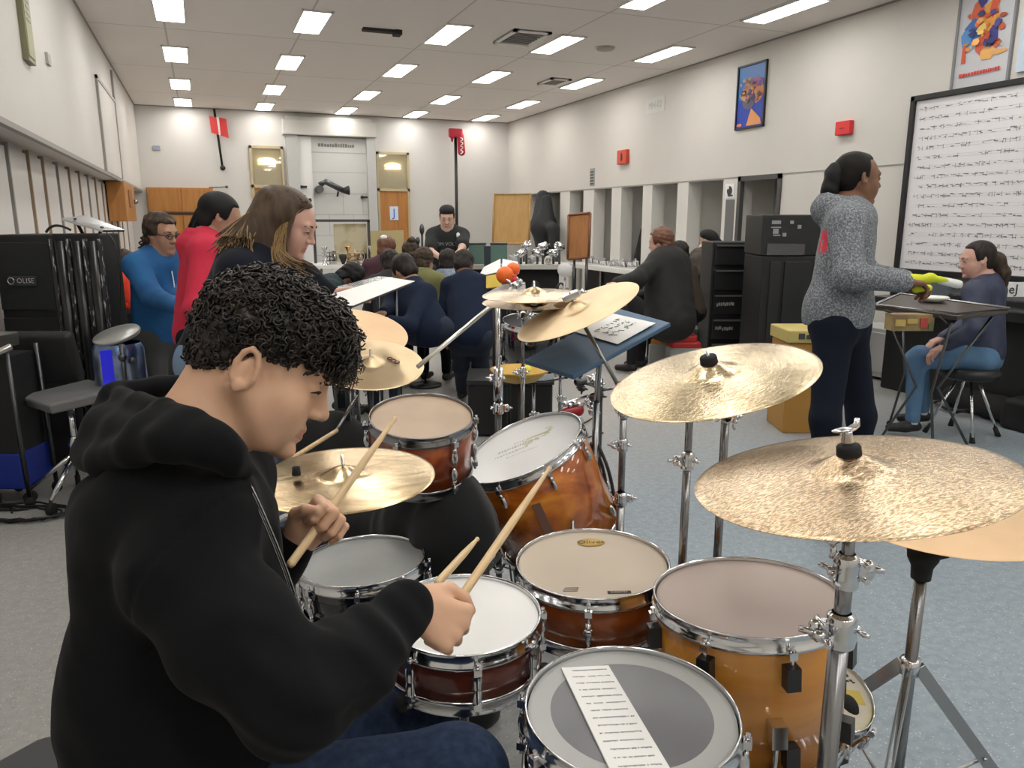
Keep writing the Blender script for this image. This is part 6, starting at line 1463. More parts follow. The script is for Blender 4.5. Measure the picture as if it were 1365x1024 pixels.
# ------------------------------------------------------------------ the drummer
sk_d = skin('skin_tan', (.68,.41,.27)); sk_d['lip'] = (.50,.22,.17)
hoodblack = mat('black_fleece', (.0052,.0058,.007), .92, spec=.15, sheen=.03, bump=(420,.35,2,.001))
denim = mat('dark_denim', (.014,.026,.06), .85, spec=.2, noise=(60,(.028,.045,.09),.35,.7), bump=(500,.4,2,.001))
curlm = mat('black_curls', (.012,.009,.008), .42, spec=.45, noise=(30,(.035,.024,.018),.4,.75))
def build_drummer():
    D = {}
    hc = P(350,490,1.26)
    F = nz(RT*.93+FW*.20-UP*.42); U = nz(UP*.90+RT*.36+FW*.10)
    R = hframe(F, U)
    neck = P(258,598,1.215)
    shR = P(250,765,1.10); shL = P(300,640,1.40)
    elR = P(392,925,1.02); wrR = P(545,806,1.205)
    elL = P(330,800,1.50); wrL = P(395,722,1.435)
    pel = P(205,1030,1.27)
    hipR = P(220,1110,1.20); hipL = P(260,1050,1.42)
    knR = P(612,1035,1.25); knL = P(560,965,1.72)
    anR = knR+np.array([.02,-.0,-.36]); anL = knL+np.array([.06,.02,-.36])
    for a in (anR, anL): a[2] = .09
    root = thing('person', 'teenage drummer in a black hoodie playing the kit, looking down', 'person', (pel[0], pel[1], .0))
    # body
    S = SDF()
    hs = 1.06
    head_sdf(S, hc, R, hs, ears=False, fat=1.12)
    g = lambda x, y, z: hc+R@(np.array([x,y,z])*hs)
    # ears in detail
    for y in (-1,1):
        Re = R@np.array(Euler((0, radians(14), radians(-24*y))).to_matrix())
        c0 = np.array([-.012,.083*y,-.012]); ring = []
        for a in np.linspace(-.35*pi, 1.28*pi, 9):
            ring.append(g(*(c0+np.array([-.016*cos(a*1)*-1*-1, .002*y+.004*y*sin(a), .031*sin(a)]))))
        for i in range(8): S.cone(ring[i], ring[i+1], .0048, .0048, .003)
        S.ell(g(*(c0+np.array([.003,-.003*y,-.001]))), (.015,.006,.027), Re, .004)
        S.ell(g(*(c0+np.array([.0,.006*y,-.026]))), (.009,.006,.011), Re, .006)
        S.ell(g(*(c0+np.array([.006,.008*y,-.006]))), (.008,.006,.011), Re, .004, '-')
        S.cone(g(*(c0+np.array([.016,0,-.012]))), g(*(c0+np.array([.017,.003*y,.0]))), .005, .004, .004)
    S.cone(g(-.03,0,-.045), neck, .056, .060, .03)
    S.cone(g(-.055,0,-.02), neck-F*.02, .045, .055, .03)
    sm = (shL+shR)/2
    S.cone(neck, sm-[0,0,.06], .05, .06, .06); S.cone(shL-[0,0,.06], shR-[0,0,.03], .04, None, .04)
    S.cone(sm-[0,0,.08], pel, .07, .09, .08)
    for a, b, c in ((shR, elR, wrR), (shL, elL, wrL)):
        S.cone(a, b, .052, .042, .03); S.cone(b, c, .042, .027, .02)
    for a, b, c in ((hipR, knR, anR), (hipL, knL, anL)):
        S.cone(pel, a, .12, .10, .06); S.cone(a, b, .09, .06, .04); S.cone(b, c, .052, .036, .03)
    # right hand closed round its stick
    stR = nz(RT*.55+UP*.72+FW*.42)
    FR = nz(RT*.88-UP*.50+FW*.18); UR = nz(-FW*.90+RT*.30+UP*.35)
    gR, SdR = hand_sdf(S, wrR, FR, UR, False, 1.02, (72,88,52), tc=((.020,-.006,.026),(.052,-.012,.050),(.082,-.022,.050),(.104,-.034,.040)), rk=.002)
    FL = nz(RT*.72+UP*.64-FW*.10); UL = nz(FW*.85-RT*.25+UP*.30)
    gL, SdL = hand_sdf(S, wrL, FL, UL, True, 1.0, (70,90,55), tc=((.020,-.006,.026),(.050,-.016,.048),(.076,-.034,.048),(.094,-.046,.036)), rk=.002)
    lipm = mat('drummer_lips', (.50,.22,.17), .4, sss=.1)
    def mf(Q):
        q = (Q-hc)@R/hs
        return ((q[:,0] > .078)&(np.abs(q[:,1]) < .022)&(np.abs(q[:,2]+.0715) < .0095-.12*np.abs(q[:,1]))).astype(int)
    body = sdf_obj(S, 'body', [sk_d, lipm], root, .0031, matfn=mf, smooth=1)
    browm = mat('brow_black', (.015,.010,.008), .8)
    eyes_for(root, hc, R, hs, .72, browm)
    # hair: a shell of tight curls
    S = SDF()
    S.ell(g(-.012,0,.058), (.113,.092,.096), R, .01)
    S.ell(g(.052,0,.080), (.062,.070,.050), R, .03)
    S.ell(g(-.062,0,.004), (.052,.070,.064), R, .03)
    S.box(g(.125,0,-.045), (.073,.14,.070), R, .01, .014, '-')
    S.box(g(.025,0,-.115), (.075,.14,.075), R, .01, .012, '-')
    S.box(g(.030,.105,-.035), (.016,.022,.032), R, .01, .010, '-'); S.box(g(.030,-.105,-.035), (.016,.022,.032), R, .01, .010, '-')
    S.box(g(-.012,.112,-.03), (.020,.028,.036), R, .01, .010, '-'); S.box(g(-.012,-.112,-.03), (.020,.028,.036), R, .01, .010, '-')
    S.plane(g(-.06,0,-.052), nz(-R[:,2]+R[:,0]*.25), .008)
    bumpf = waves(5, 190, 14)
    hair = sdf_obj(S, 'hair', curlm, root, .0035, lambda Q: -.004*bumpf(Q), .008)
    V, Fq = S.mesh(.008)
    n0 = np.cross(V[Fq[:,2]]-V[Fq[:,0]], V[Fq[:,3]]-V[Fq[:,1]]); nl = np.linalg.norm(n0, axis=1); c0 = V[Fq].mean(1)
    ok = nl > 1e-9; c0 = c0[ok]; n0 = n0[ok]/nl[ok][:,None]
    # keep points well outside the head
    q = (c0-g(-.012,0,.03))@R
    keep = ((q/np.array([.098,.080,.085]))**2).sum(1) > .95
    c0 = c0[keep]; n0 = n0[keep]
    out = (c0-g(-.01,0,.03)); flip = (out*n0).sum(1) < 0; n0[flip] *= -1
    rg = np.random.RandomState(3); b = MB()
    N = 2300; ix = rg.randint(0, len(c0), N)
    for i in ix:
        c = c0[i]+rg.normal(size=3)*.003; n = nz(n0[i]+rg.normal(size=3)*.35)
        ql = (c-hc)@R
        long = 1.0 if ql[2] > .02 else .45
        if ql[0] > .05 and ql[2] > .0: long = 1.35
        a, bb, _ = frame(n); ph = rg.uniform(0, 6.28); rr = rg.uniform(.0045,.0085)*(.6+.4*long); ln = rg.uniform(.006,.020)*long
        tn = rg.uniform(1.1,2.0); st = 9; pts = []
        for k in range(st+1):
            t = k/st; ang = ph+t*tn*2*pi
            pts.append(c-n*.004+n*ln*t+(a*cos(ang)+bb*sin(ang))*rr*(.5+.5*t)-np.array([0,0,1])*ln*.25*t*t)
        b.tube(pts, [.0032*(1-.5*k/st) for k in range(st+1)], 4, cap=False)
    # the forelock hanging over the brow
    for i in range(330):
        y = rg.uniform(-.062,.062); c = g(.088+rg.uniform(-.022,.026), y, .058+rg.uniform(-.022,.034)); n = nz(R[:,0]*.8-R[:,2]*.45+R[:,1]*rg.normal()*.4)
        a, bb, _ = frame(n); ph = rg.uniform(0,6.28); rr = rg.uniform(.004,.008); ln = rg.uniform(.012,.038); st = 12; tn = rg.uniform(1.3,2.6)
        pts = [c+n*ln*k/st+(a*cos(ph+k/st*tn*6.28)+bb*sin(ph+k/st*tn*6.28))*rr-UP*ln*.3*(k/st)**2 for k in range(st+1)]
        b.tube(pts, [.0017*(1-.5*k/st) for k in range(st+1)], 4, cap=False)
    b.build('curls', curlm, hair, world=False) if False else None
    cu = b; cu.v = [np.vstack(cu.v)-np.array(root.location)]
    co = cu.build('curls', curlm, None); co.parent = hair
    # hoodie
    S = SDF()
    up_t = nz(neck-pel)
    chest = P(322,790,1.27); belly = P(300,960,1.26)
    back1 = P(214,760,1.24); back2 = P(212,930,1.25)
    S.cone(back1, back2, .125, .130, .08)
    S.cone(P(205,700,1.22), P(240,700,1.25), .09, None, .08)
    S.cone(chest, belly, .075, .10, .09)
    S.cone(shR, shL, .075, .075, .08); S.cone(neck-up_t*.05, sm, .075, .09, .06)
    S.cone(back2, P(226,1080,1.27), .130, .135, .08); S.cone(belly, P(290,1080,1.27), .10, .11, .08)
    S.cone(pel+[0,0,.06]+RT*.045, pel-[0,0,.02]+RT*.045, .135, .135, .06); S.cone(hipL*.3+pel*.7+RT*.02, hipR*.4+pel*.6+RT*.02, .135, .13, .06)
    S.cone(shR, P(312,850,1.05), .076, .076, .05); S.cone(P(312,850,1.05), elR, .076, .070, .04)
    S.cone(elR, P(470,880,1.10), .072, .060, .035); S.cone(P(470,880,1.10), wrR-nz(wrR-elR)*.012, .060, .040, .03)
    S.cone(shL, elL, .080, .066, .05); S.cone(elL, wrL-nz(wrL-elL)*.015, .062, .040, .03)
    S.cone(neck+F*.02, g(-.03,0,-.05), .066, .068, .015, '-')
    # hood lying on the shoulders, open towards the head
    hd = P(205,622,1.17)
    S.cone(P(215,690,1.17), P(285,685,1.13), .066, .062, .06); S.cone(P(165,680,1.24), P(190,690,1.2), .07, .075, .06)
    H = SDF()
    rim = [P(154,524,1.33), P(186,538,1.23), P(222,546,1.15), P(262,566,1.10), P(296,590,1.085), P(314,606,1.12)]
    low = [P(118,606,1.26), P(140,614,1.18), P(180,600,1.12), P(222,590,1.085), P(264,592,1.075), P(302,604,1.085)]
    H.cone(P(236,512,1.42), rim[0], .018, .018, .012)
    for i in range(5):
        H.cone(rim[i], rim[i+1], .0150, .0150, .008)
        H.cone(low[i], low[i+1], .026-.002*i, .025-.002*i, .018)
        H.cone((rim[i]+low[i])/2, (rim[i+1]+low[i+1])/2, .023, .021, .022)
    H.cone(P(150,575,1.27), P(200,590,1.20), .045, .040, .03); H.cone(P(140,560,1.33), P(150,540,1.34), .03, .025, .03)
    H.cone(P(306,606,1.09), P(326,628,1.13), .017, .013, .015)
    fo = folds(31, 18, .012); f2 = folds(77, 40, .0065); ed = nz(wrR-elR)
    def disp(Q):
        d = fo(Q)*1.0+f2(Q)*.8
        t = (Q-elR)@ed/np.linalg.norm(wrR-elR); rad = np.linalg.norm(Q-elR-np.outer((Q-elR)@ed, ed), axis=1)
        w = np.clip(1-np.abs(t-.62)/.42, 0, 1)*(rad < .10)
        wv = waves(4, 14, 6)(Q)
        d += w*.0048*np.sin(t*27+wv*4.5)
        w2 = np.clip(1-np.linalg.norm(Q-elR, axis=1)/.13, 0, 1); d += w2*.008*np.sin((Q-elR)@nz(UP+RT*.4)*95+wv*2)
        # armhole seam
        dd = (Q-shR)@nz(elR-shR+RT*.02); on = (np.linalg.norm(Q-shR, axis=1) < .17)
        d += on*.004*np.exp(-((dd-.005+.02*wv*.3)/.0035)**2)
        return d
    hz = hem_z = None
    hood = sdf_obj(S, 'hoodie', hoodblack, root, .0052, disp, .022, smooth=1)
    sdf_obj(H, 'hood', hoodblack, hood, .0045, lambda Q: folds(91, 30, .007)(Q), .012)
    # zip
    zp = [P(330,645,1.135), P(345,672,1.13), P(362,715,1.135), P(380,755,1.14), P(396,800,1.14), P(404,840,1.13), P(402,856,1.12)]
    zz = bez(zp, 30); b = MB()
    for i in range(30):
        a, c_, _ = frame(zz[i+1]-zz[i])
        pass
    b.tube([p+RT*.0035 for p in zz], .0016, 6); b.tube([p-RT*.0030 for p in zz], .0013, 6); b.tube([p for p in zz], .0010, 6)
    zo = b.build('zip', steel, None); zo.parent = hood; zo.location = -root.location
    # jeans
    S = SDF()
    S.cone(hipR, knR, .098, .078, .06); S.cone(hipL, knL, .098, .076, .06); S.cone(hipL, hipR, .12, None, .06)
    S.cone(pel, (hipL+hipR)/2, .12, .12, .06)
    S.cone(knR, anR+[0,0,.02], .074, .055, .03); S.cone(knL, anL+[0,0,.02], .072, .055, .03)
    sdf_obj(S, 'jeans', denim, root, .008, folds(12, 22, .006), .014)
    for an in (anR, anL):
        S = SDF(); fd = nz([F[0],F[1],0])
        S.cone(an-fd*.03-[0,0,.035], an+fd*.06-[0,0,.035], .037, .036, .02); S.cone(an+fd*.06-[0,0,.037], an+fd*.17-[0,0,.045], .038, .032, .03); S.cone(an, an-[0,0,.03], .04, .04, .02)
        S.plane([0,0,.003], (0,0,-1), .004); sdf_obj(S, 'shoe', mat('black_shoe', (.015,.015,.016), .6), root, .007)
    # sticks
    def stick(c, d, back, front, label):
        d = nz(d); b = MB(); a = c-d*back; L = back+front
        prof = [(.0001,0),(.006,.001),(.0078,.006),(.0078,.25*L),(.0076,.62*L),(.0060,.80*L),(.0038,.955*L),(.0036,.965*L),(.0050,.978*L),(.0048,.992*L),(.0001,L)]
        b.lathe(prof, (0,0,0), (0,0,1), 14)
        x, y, z = frame(d)
        o = b.build('drumstick', stickwood); o.location = Vector(a.tolist()); o.rotation_euler = Matrix(np.array([x,y,z]).T.tolist()).to_euler()
        return tag(o, label, 'drumstick', 'drumsticks')
    D.update(stick=stick, gR=gR, gL=gL, SdR=SdR, SdL=SdL, wrR=wrR, wrL=wrL)
    cR = gR(.074,-.034,.02); tipR = P(734,622,1.52); tipL = P(528,556,1.60)
    cL = gL(.076,-.032,.01)
    stick(cR, tipR-cR, .035, np.linalg.norm(tipR-cR), 'drumstick in the right fist of the drummer, pointing up to the right')
    btL = P(403,770,1.38)
    stick(cL, tipL-cL, np.linalg.norm(cL-btL), np.linalg.norm(tipL-cL), 'drumstick in the left hand of the drummer, over the cymbal')
    a = P(588,772,1.47); e = P(637,718,1.62)
    stick(a, e-a, .02, np.linalg.norm(e-a)+.0, 'short end of a drumstick lying over the white snare drum rim')
    return root

build_drummer()
# ------------------------------------------------------------------ the other people
def rotv(a, ax, ang): ax = nz(ax); return np.asarray(a)*cos(ang)+np.cross(ax,a)*sin(ang)+ax*(ax@a)*(1-cos(ang))
def auto(hc, face, s=1., pose='stand', lean=0., pitch=0., roll=0., arms=None, floor=0., knee=None, legd=None):
    hc = np.asarray(hc, float); Fh = nz([face[0], face[1], 0]); L = np.cross([0,0,1.], Fh)
    hp = radians(pitch); F = Fh*cos(hp)-v(0,0,1)*sin(hp); U = Fh*sin(hp)+v(0,0,1)*cos(hp)+L*roll
    R = hframe(F, U); le = radians(lean); dn = -v(0,0,1)*cos(le)-Fh*sin(le)
    neck = hc-R[:,2]*.125*s-R[:,0]*.035*s; mid = neck+dn*.075*s; pel = neck+dn*.50*s
    J = dict(head=hc, neck=neck, shL=mid+L*.165*s, shR=mid-L*.165*s, pel=pel)
    J['hipL'] = pel+L*.085*s+dn*.03; J['hipR'] = pel-L*.085*s+dn*.03
    for q, sg in (('L',1),('R',-1)):
        J['el'+q] = J['sh'+q]+v(0,0,-.27)*s+Fh*(.06+.1*sin(le))*s+L*.04*sg; J['wr'+q] = J['el'+q]+Fh*.20*s-v(0,0,.10)*s-L*.05*sg
        h = J['hip'+q]
        if pose == 'stand':
            J['an'+q] = v(h[0],h[1],floor+.085)+Fh*.0; J['kn'+q] = (h+J['an'+q])/2+Fh*.03
        else:
            k = h+(Fh if legd is None else nz(legd))*.40*s+L*sg*.03; k[2] = h[2]+.02 if knee is None else knee
            J['kn'+q] = k; J['an'+q] = v(k[0],k[1],floor+.085)+Fh*.02
    if arms:
        for k_, p_ in arms.items(): J[k_] = np.asarray(p_, float)
    return J, R
def hair_short(m, t=.010, low=-.01, dis=.0, seed=1, fringe=.055, back=0.):
    def f(root, c, R, s):
        S = SDF(); hair_cap(S, c, R, s, t, back, fringe, low)
        w = waves(seed, 130, 10); sdf_obj(S, 'hair', m, root, .0075, (lambda Q: -dis*w(Q)) if dis else None, dis*2)
    return f
def locks(root, c, R, s, m, start, mid, end, n, seed, r=.006, name='hair_locks'):
    """bundle of tapering locks following three control regions (centre, spread)"""
    rg = np.random.RandomState(seed); b = MB()
    for i in range(n):
        u = rg.normal(size=3)*.5; pts = []
        A = start[0]+R@(u*start[1]); B = mid[0]+R@(u*mid[1]+rg.normal(size=3)*.004); Cc = end[0]+R@(u*end[1]+rg.normal(size=3)*.008)
        pp = bez([A, B*1.0, B, Cc], 9); b.tube(pp, [r*(1-.75*(k/9)**2)*rg.uniform(.8,1.1) for k in range(10)], 5, cap=False)
    return b.build(name, m, root)
hm_dark = mat('hair_dark', (.011,.008,.007), .6, spec=.3, noise=(40,(.035,.025,.02),.4,.7,(1,1,.2)))
hm_black = mat('hair_black', (.006,.006,.007), .6, spec=.3)
hm_brown = mat('hair_brown', (.035,.022,.014), .6, spec=.3, noise=(40,(.075,.05,.03),.4,.7,(1,1,.2)))
hm_red = mat('hair_auburn', (.12,.045,.022), .5, noise=(40,(.17,.07,.035),.4,.7,(1,1,.2)))
def blonde_mat():
    m = mat('hair_light_brown', (.050,.031,.017), .5, spec=.35, noise=(40,(.095,.06,.033),.4,.7,(1,1,.25))); return m
hm_tip = mat('hair_tips_golden', (.30,.18,.065), .45, noise=(40,(.20,.115,.045),.4,.7,(1,1,.2)))
browd = mat('brow_dark', (.03,.02,.015), .8)
def sk_(name, c, lip): m = skin(name, c); m['lip'] = lip; return m
sk_pale = sk_('skin_pale', (.62,.40,.31), (.50,.20,.18)); sk_rosy = sk_('skin_rosy', (.60,.35,.28), (.48,.18,.16))
sk_brown = sk_('skin_brown', (.20,.095,.055), (.20,.075,.055)); sk_dark = sk_('skin_deep', (.11,.052,.034), (.10,.04,.035)); sk_mid = sk_('skin_mid', (.42,.24,.16), (.38,.16,.13))
navy = mat('navy_cotton', (.0055,.008,.016), .9, sheen=.05, spec=.2); navy2 = mat('navy_shirt', (.007,.014,.036), .85, spec=.25)
bluetop = mat('blue_knit', (.008,.08,.24), .85, noise=(9,(.012,.12,.31),.35,.7)); greytr = mat('grey_trousers', (.055,.058,.06), .9)
red_h = mat('red_fleece', (.56,.018,.055), .85); black_tr = mat('black_trousers', (.008,.009,.012), .9, spec=.2)
jeans_l = mat('light_denim', (.13,.20,.31), .85, noise=(10,(.17,.25,.37),.35,.7)); jeans_m = mat('mid_denim', (.075,.16,.28), .85, noise=(10,(.10,.20,.34),.35,.7))
jeans_d = mat('deep_denim', (.008,.016,.035), .85)
heather = mat('grey_heather', (.105,.115,.13), .95, noise=(120,(.30,.32,.35),.44,.64), bump=(120,.5,4,.002))
shoe_b = mat('shoe_black', (.012,.012,.013), .5)
# -- boy in blue knit, facing right
hc = P(216,312,4.72); J, R = auto(hc, nz(RT*.88-FW*.45), .98, lean=6, pitch=8)
J['elR'] = P(203,395,4.52); J['wrR'] = P(238,410,4.30); J['elL'] = P(228,395,4.85); J['wrL'] = P(245,400,4.45)
def curls_boy(root, c, R, s):
    S = SDF(); hair_cap(S, c, R, s, .016, .03, .06, -.06); w = waves(7, 110, 12); h = sdf_obj(S, 'hair', hm_brown, root, .006, lambda Q: -.007*w(Q), .014)
    rg = np.random.RandomState(5); b = MB()
    for i in range(150):
        a = c+R@(v(-.07+rg.normal()*.02, rg.uniform(-.06,.06), -.02+rg.normal()*.03)*s); ph = rg.uniform(0,6); L = rg.uniform(.05,.13)
        b.tube([a-v(0,0,1)*L*k/10-R[:,0]*.03*k/10+R[:,1]*.010*sin(ph+k*1.2)+R[:,0]*.010*cos(ph+k*1.2) for k in range(11)], .006, 5, cap=False)
    b.build('curls', hm_brown, h)
    g = lambda x, y, z: c+R@(np.array([x,y,z])*s)
    for y in (-1,1):
        b = MB(); b.tube([g(.108,.032*y,.0)+R@(v(0,.022*cos(t),.017*sin(t))*s) for t in np.linspace(0,2*pi,17)], .0028, 6); b.tube([g(.106,.053*y,.004), g(.02,.080*y,.006)], .0026, 6); 
        if y > 0: b.tube([g(.109,-.010,.003), g(.109,.010,.003)], .0026, 6)
        b.build('glasses', blackp, root)
r_ = person('boy with curly dark hair and glasses in a blue knit top, facing right', (hc[0],hc[1],0), J, sk_mid, bluetop, greytr, shoe_b, curls_boy, s=.98, headR=R, closed=.3, brow=browd, seed=3, topk='blue_top')
S = SDF(); nk = J['neck']; S.cone(nk+R[:,2]*.00, nk+R[:,2]*.045, .074, .066, .01); S.cone(nk-[0,0,.02], nk+R[:,2]*.09, .050, .048, .01, '-'); sdf_obj(S, 'collar', mat('collar_blue',(.012,.03,.22),.8), r_, .007)
b = MB(); b.tube(bez([nk+R[:,0]*.07+R[:,2]*.07, nk+R[:,0]*.10-R[:,2]*.06, nk+R[:,0]*.16-R[:,2]*.16, nk+R[:,0]*.14-R[:,2]*.24],12), .004, 6); b.build('earphone_cord', paper, r_)
# -- person in the red hoodie
hc = P(294,290,4.05); J, R = auto(hc, nz(RT*.90+FW*.40), 1.0, lean=8, pitch=22)
J['elR'] = P(262,415,3.78); J['wrR'] = P(300,405,3.6)
def tail(m, L=.34, seed=3):
    def f(root, c, R, s):
        S = SDF(); hair_cap(S, c, R, s, .008, .02, .062, -.045); h = sdf_obj(S, 'hair', m, root, .007)
        a = c+R@(v(-.085,0,.0)*s); locks(root, c, R, s, m, (a,.028), (a-v(0,0,.13)-R[:,0]*.06,.035), (a-v(0,0,L)-R[:,0]*.05,.028), 110, seed, .006, 'hair_locks').parent = h
    return f
def tail_fixed(m, L=.34, seed=3): return tail(m, L, seed)
person('person with long dark hair in a pinkish-red hoodie bending right', (hc[0],hc[1],0), J, sk_mid, red_h, black_tr, shoe_b, tail(hm_black, .24), s=1., headR=R, closed=.5, brow=browd, seed=5, hood=True)
# -- long-haired girl in navy
hc = P(385,297,2.95); J, R = auto(hc, nz(RT*.97-FW*.10), 1.0, lean=42, pitch=24)
J['shR'] = P(318,366,2.80); J['shL'] = P(345,345,3.10); J['elR'] = P(300,455,2.74); J['wrR'] = P(352,505,2.66); J['elL'] = P(405,372,3.12); J['wrL'] = P(440,392,3.2); J['hFL'] = nz(RT+UP*.2); J['hUL'] = v(0,0,1); J['neck'] = P(345,335,2.94)
J['pel'] = P(285,480,3.05); L_ = np.cross([0,0,1.], nz(RT*[1,1,0])); J['hipL'] = J['pel']+L_*.085; J['hipR'] = J['pel']-L_*.085
J['anR'] = P(330,790,2.95); J['anR'][2] = .09; J['knR'] = P(345,600,2.88); J['anL'] = P(390,760,3.2); J['anL'][2] = .09; J['knL'] = P(375,595,3.15)
def long_hair(root, c, R, s):
    g = lambda x, y, z: c+R@(np.array([x,y,z])*s)
    S = SDF(); hair_cap(S, c, R, s, .008, .03, .070, -.07)
    S.cone(g(-.04,-.055,.0), g(-.01,-.075,-.16), .040, .035, .03); S.cone(g(-.04,.055,.0), g(-.02,.07,-.15), .040, .03, .03); S.cone(g(-.07,0,.02), P(330,335,2.9)-R[:,2]*0, .06, .06, .05); S.cone(g(-.08,-.02,.04), P(322,318,2.84), .055, .022, .05)
    w = waves(3, 60, 10, (1,1,1)); m1 = blonde_mat(); h = sdf_obj(S, 'hair', m1, root, .0055, lambda Q: -.002*w(Q), .005)
    rg = np.random.RandomState(9)
    for nm, mm, n, sd in (('hair_locks', m1, 420, 1), ('golden_locks', hm_tip, 230, 2)):
        b = MB(); rg = np.random.RandomState(sd)
        for i in range(n):
            side = rg.rand() < .55
            a = rg.uniform(.3,2.6); y = -.083*sin(a)*(1 if rg.rand() < .8 else -1)
            A = g(-.015+.04*rg.normal()*.4+.02, y*.55, .105+.004*rg.normal()); 
            if side:                                     # hanging beside the face, down to the chest
                B = g(.010+rg.normal()*.020, -.090, .02); Cc = g(-.0+rg.normal()*.018, -.088, -.14); D = P(392+rg.normal()*13, 395+rg.uniform(-45,8), 2.86)
            else:                                        # swept back over the shoulder
                B = g(-.085, y*1.1, .06); Cc = g(-.14, y*1.1, -.03); D = P(308+rg.normal()*12, 322+rg.uniform(-8,22), 2.80)
            q = bez([A, B, Cc, D], 10)
            if nm == 'golden_locks': q = q[3:]
            b.tube(q, [.0045*(1-.7*(k/len(q))**2) for k in range(len(q))], 5, cap=False)
        b.build(nm, mm, h)
person('girl with long light brown hair in a navy top leaning right over the class', (J['pel'][0],J['pel'][1],0), J, sk_rosy, navy, jeans_l, shoe_b, long_hair, s=1., headR=R, closed=.35, brow=browd, seed=6, topk='navy_top', vox=.009, hvox=.0045)
# hand on the back of the red hoodie is left to the boy; seated child legs in denim below her
# -- person in orange far left
hc = P(167,350,7.6); hc[0] = max(hc[0], -.92); J, R = auto(hc, nz(FW*.6+RT*.5), .95, 'sit', lean=20, pitch=25)
person('person in a bright orange-red top sitting far left beyond the flight case', (hc[0],hc[1],0), J, sk_mid, mat('orange_red',(.75,.05,.015),.8), black_tr, shoe_b, hair_short(hm_brown,.014,dis=.004), s=.95, headR=R, vox=.016, hvox=.009, topk='orange_top')
# -- teacher
hc = P(596,291,8.7); J, R = auto(hc, nz(-FW*.97+RT*.02), 1.04, pitch=14)
J['elL'] = P(616,330,8.55); J['wrL'] = P(617,334,8.30)+v(0,0,-.0); J['elR'] = P(574,335,8.6); J['wrR'] = P(588,344,8.30)
J['wrL'] = P(612,336,8.32)
def cap_hair(root, c, R, s):
    S = SDF(); hair_cap(S, c, R, s, .006, 0, .075, .0); sdf_obj(S, 'hair', hm_black, root, .009)
    g = lambda x, y, z: c+R@(np.array([x,y,z])*s); S = SDF(); S.ell(g(-.01,0,.085),(.105,.088,.062),R,.01); S.plane(g(0,0,.052),-R[:,2],.004); sdf_obj(S, 'beanie', mat('beanie_black',(.010,.010,.011),.8), root, .009)
    b = MB(); b.ell(g(.10,0,-.035),(.018,.034,.008),R); b.build('moustache', mat('beard_grey',(.20,.16,.14),.8), root)
t_ = person('adult in a black T-shirt and black cap standing at the far end of the class', (hc[0],hc[1],0), J, sk_pale, mat('black_tshirt',(.014,.016,.018),.85), black_tr, shoe_b, cap_hair, s=1.04, headR=R, brow=browd, sleeve=.35, vox=.014, hvox=.007, bulk=1.12, topk='t_shirt')
fc = -FW*[1,1,0]; fc = nz(fc); tx = J['neck']+v(0,0,-.17)+fc*.165
text_mesh('OM VOLT', .055, 'chest_lettering', mat('print_grey2',(.22,.24,.24),.7), t_, tx, RT, v(0,0,1), .004)
b = MB(); b.ell(tx+RT*.13+v(0,0,.10)-fc*.005,(.022,.012,.03)); b.build('badge', paper, t_)
# -- standing child in navy shirt, bent forward, back to us
hc = P(618,354,6.35); J, R = auto(hc, nz(FW*.98+RT*.1), .92, lean=30, pitch=42)
J['neck'] = P(622,371,6.25); J['shL'] = P(600,382,6.25); J['shR'] = P(652,382,6.2); J['pel'] = P(625,445,6.0); 
for q_, x_ in (('L',613),('R',640)): J['hip'+q_] = P(x_,452,6.0); J['an'+q_] = pz(x_+2,522,.09); J['kn'+q_] = (J['hip'+q_]+J['an'+q_])/2
J['elL'] = P(592,415,6.25); J['wrL'] = P(598,440,6.3); J['elR'] = P(660,412,6.4); J['wrR'] = P(655,440,6.6)
person('child in a navy shirt and dark blue jeans standing bent forward, back turned', (J['pel'][0],J['pel'][1],0), J, sk_brown, navy2, jeans_d, shoe_b, hair_short(hm_dark,.012,-.04,.003,4,.09,.02), s=.95, headR=R, vox=.012, hvox=.007, topk='navy_shirt', bulk=1.05)
# -- kid leaning left in navy jacket
hc = P(538,362,6.0); J, R = auto(hc, nz(FW*.7-RT*.7), .95, 'sit', lean=35, pitch=40)
J['neck'] = P(552,380,5.95); J['shL'] = P(528,393,6.0); J['shR'] = P(568,392,5.85); J['pel'] = P(570,440,5.8); J['hipL'] = J['pel']-RT*.09; J['hipR'] = J['pel']+RT*.09; J['elL'] = P(520,412,5.9); J['wrL'] = P(511,417,5.72); J['elR'] = P(545,435,5.6); J['wrR'] = P(520,428,5.5)
J['knL'] = J['hipL']-RT*.36+FW*.1; J['knR'] = J['hipR']-RT*.34-FW*.05; 
for q_ in 'LR': J['kn'+q_][2] = J['hip'+q_][2]+.0; J['an'+q_] = J['kn'+q_]*[1,1,0]+[0,0,.09]
person('child in a dark navy jacket crouched to the left behind the boom arm', (J['pel'][0],J['pel'][1],0), J, sk_mid, navy2, jeans_d, shoe_b, hair_short(hm_dark,.014,-.04,.003,6,.09,.02), s=1., headR=R, vox=.012, hvox=.007, topk='navy_jacket')
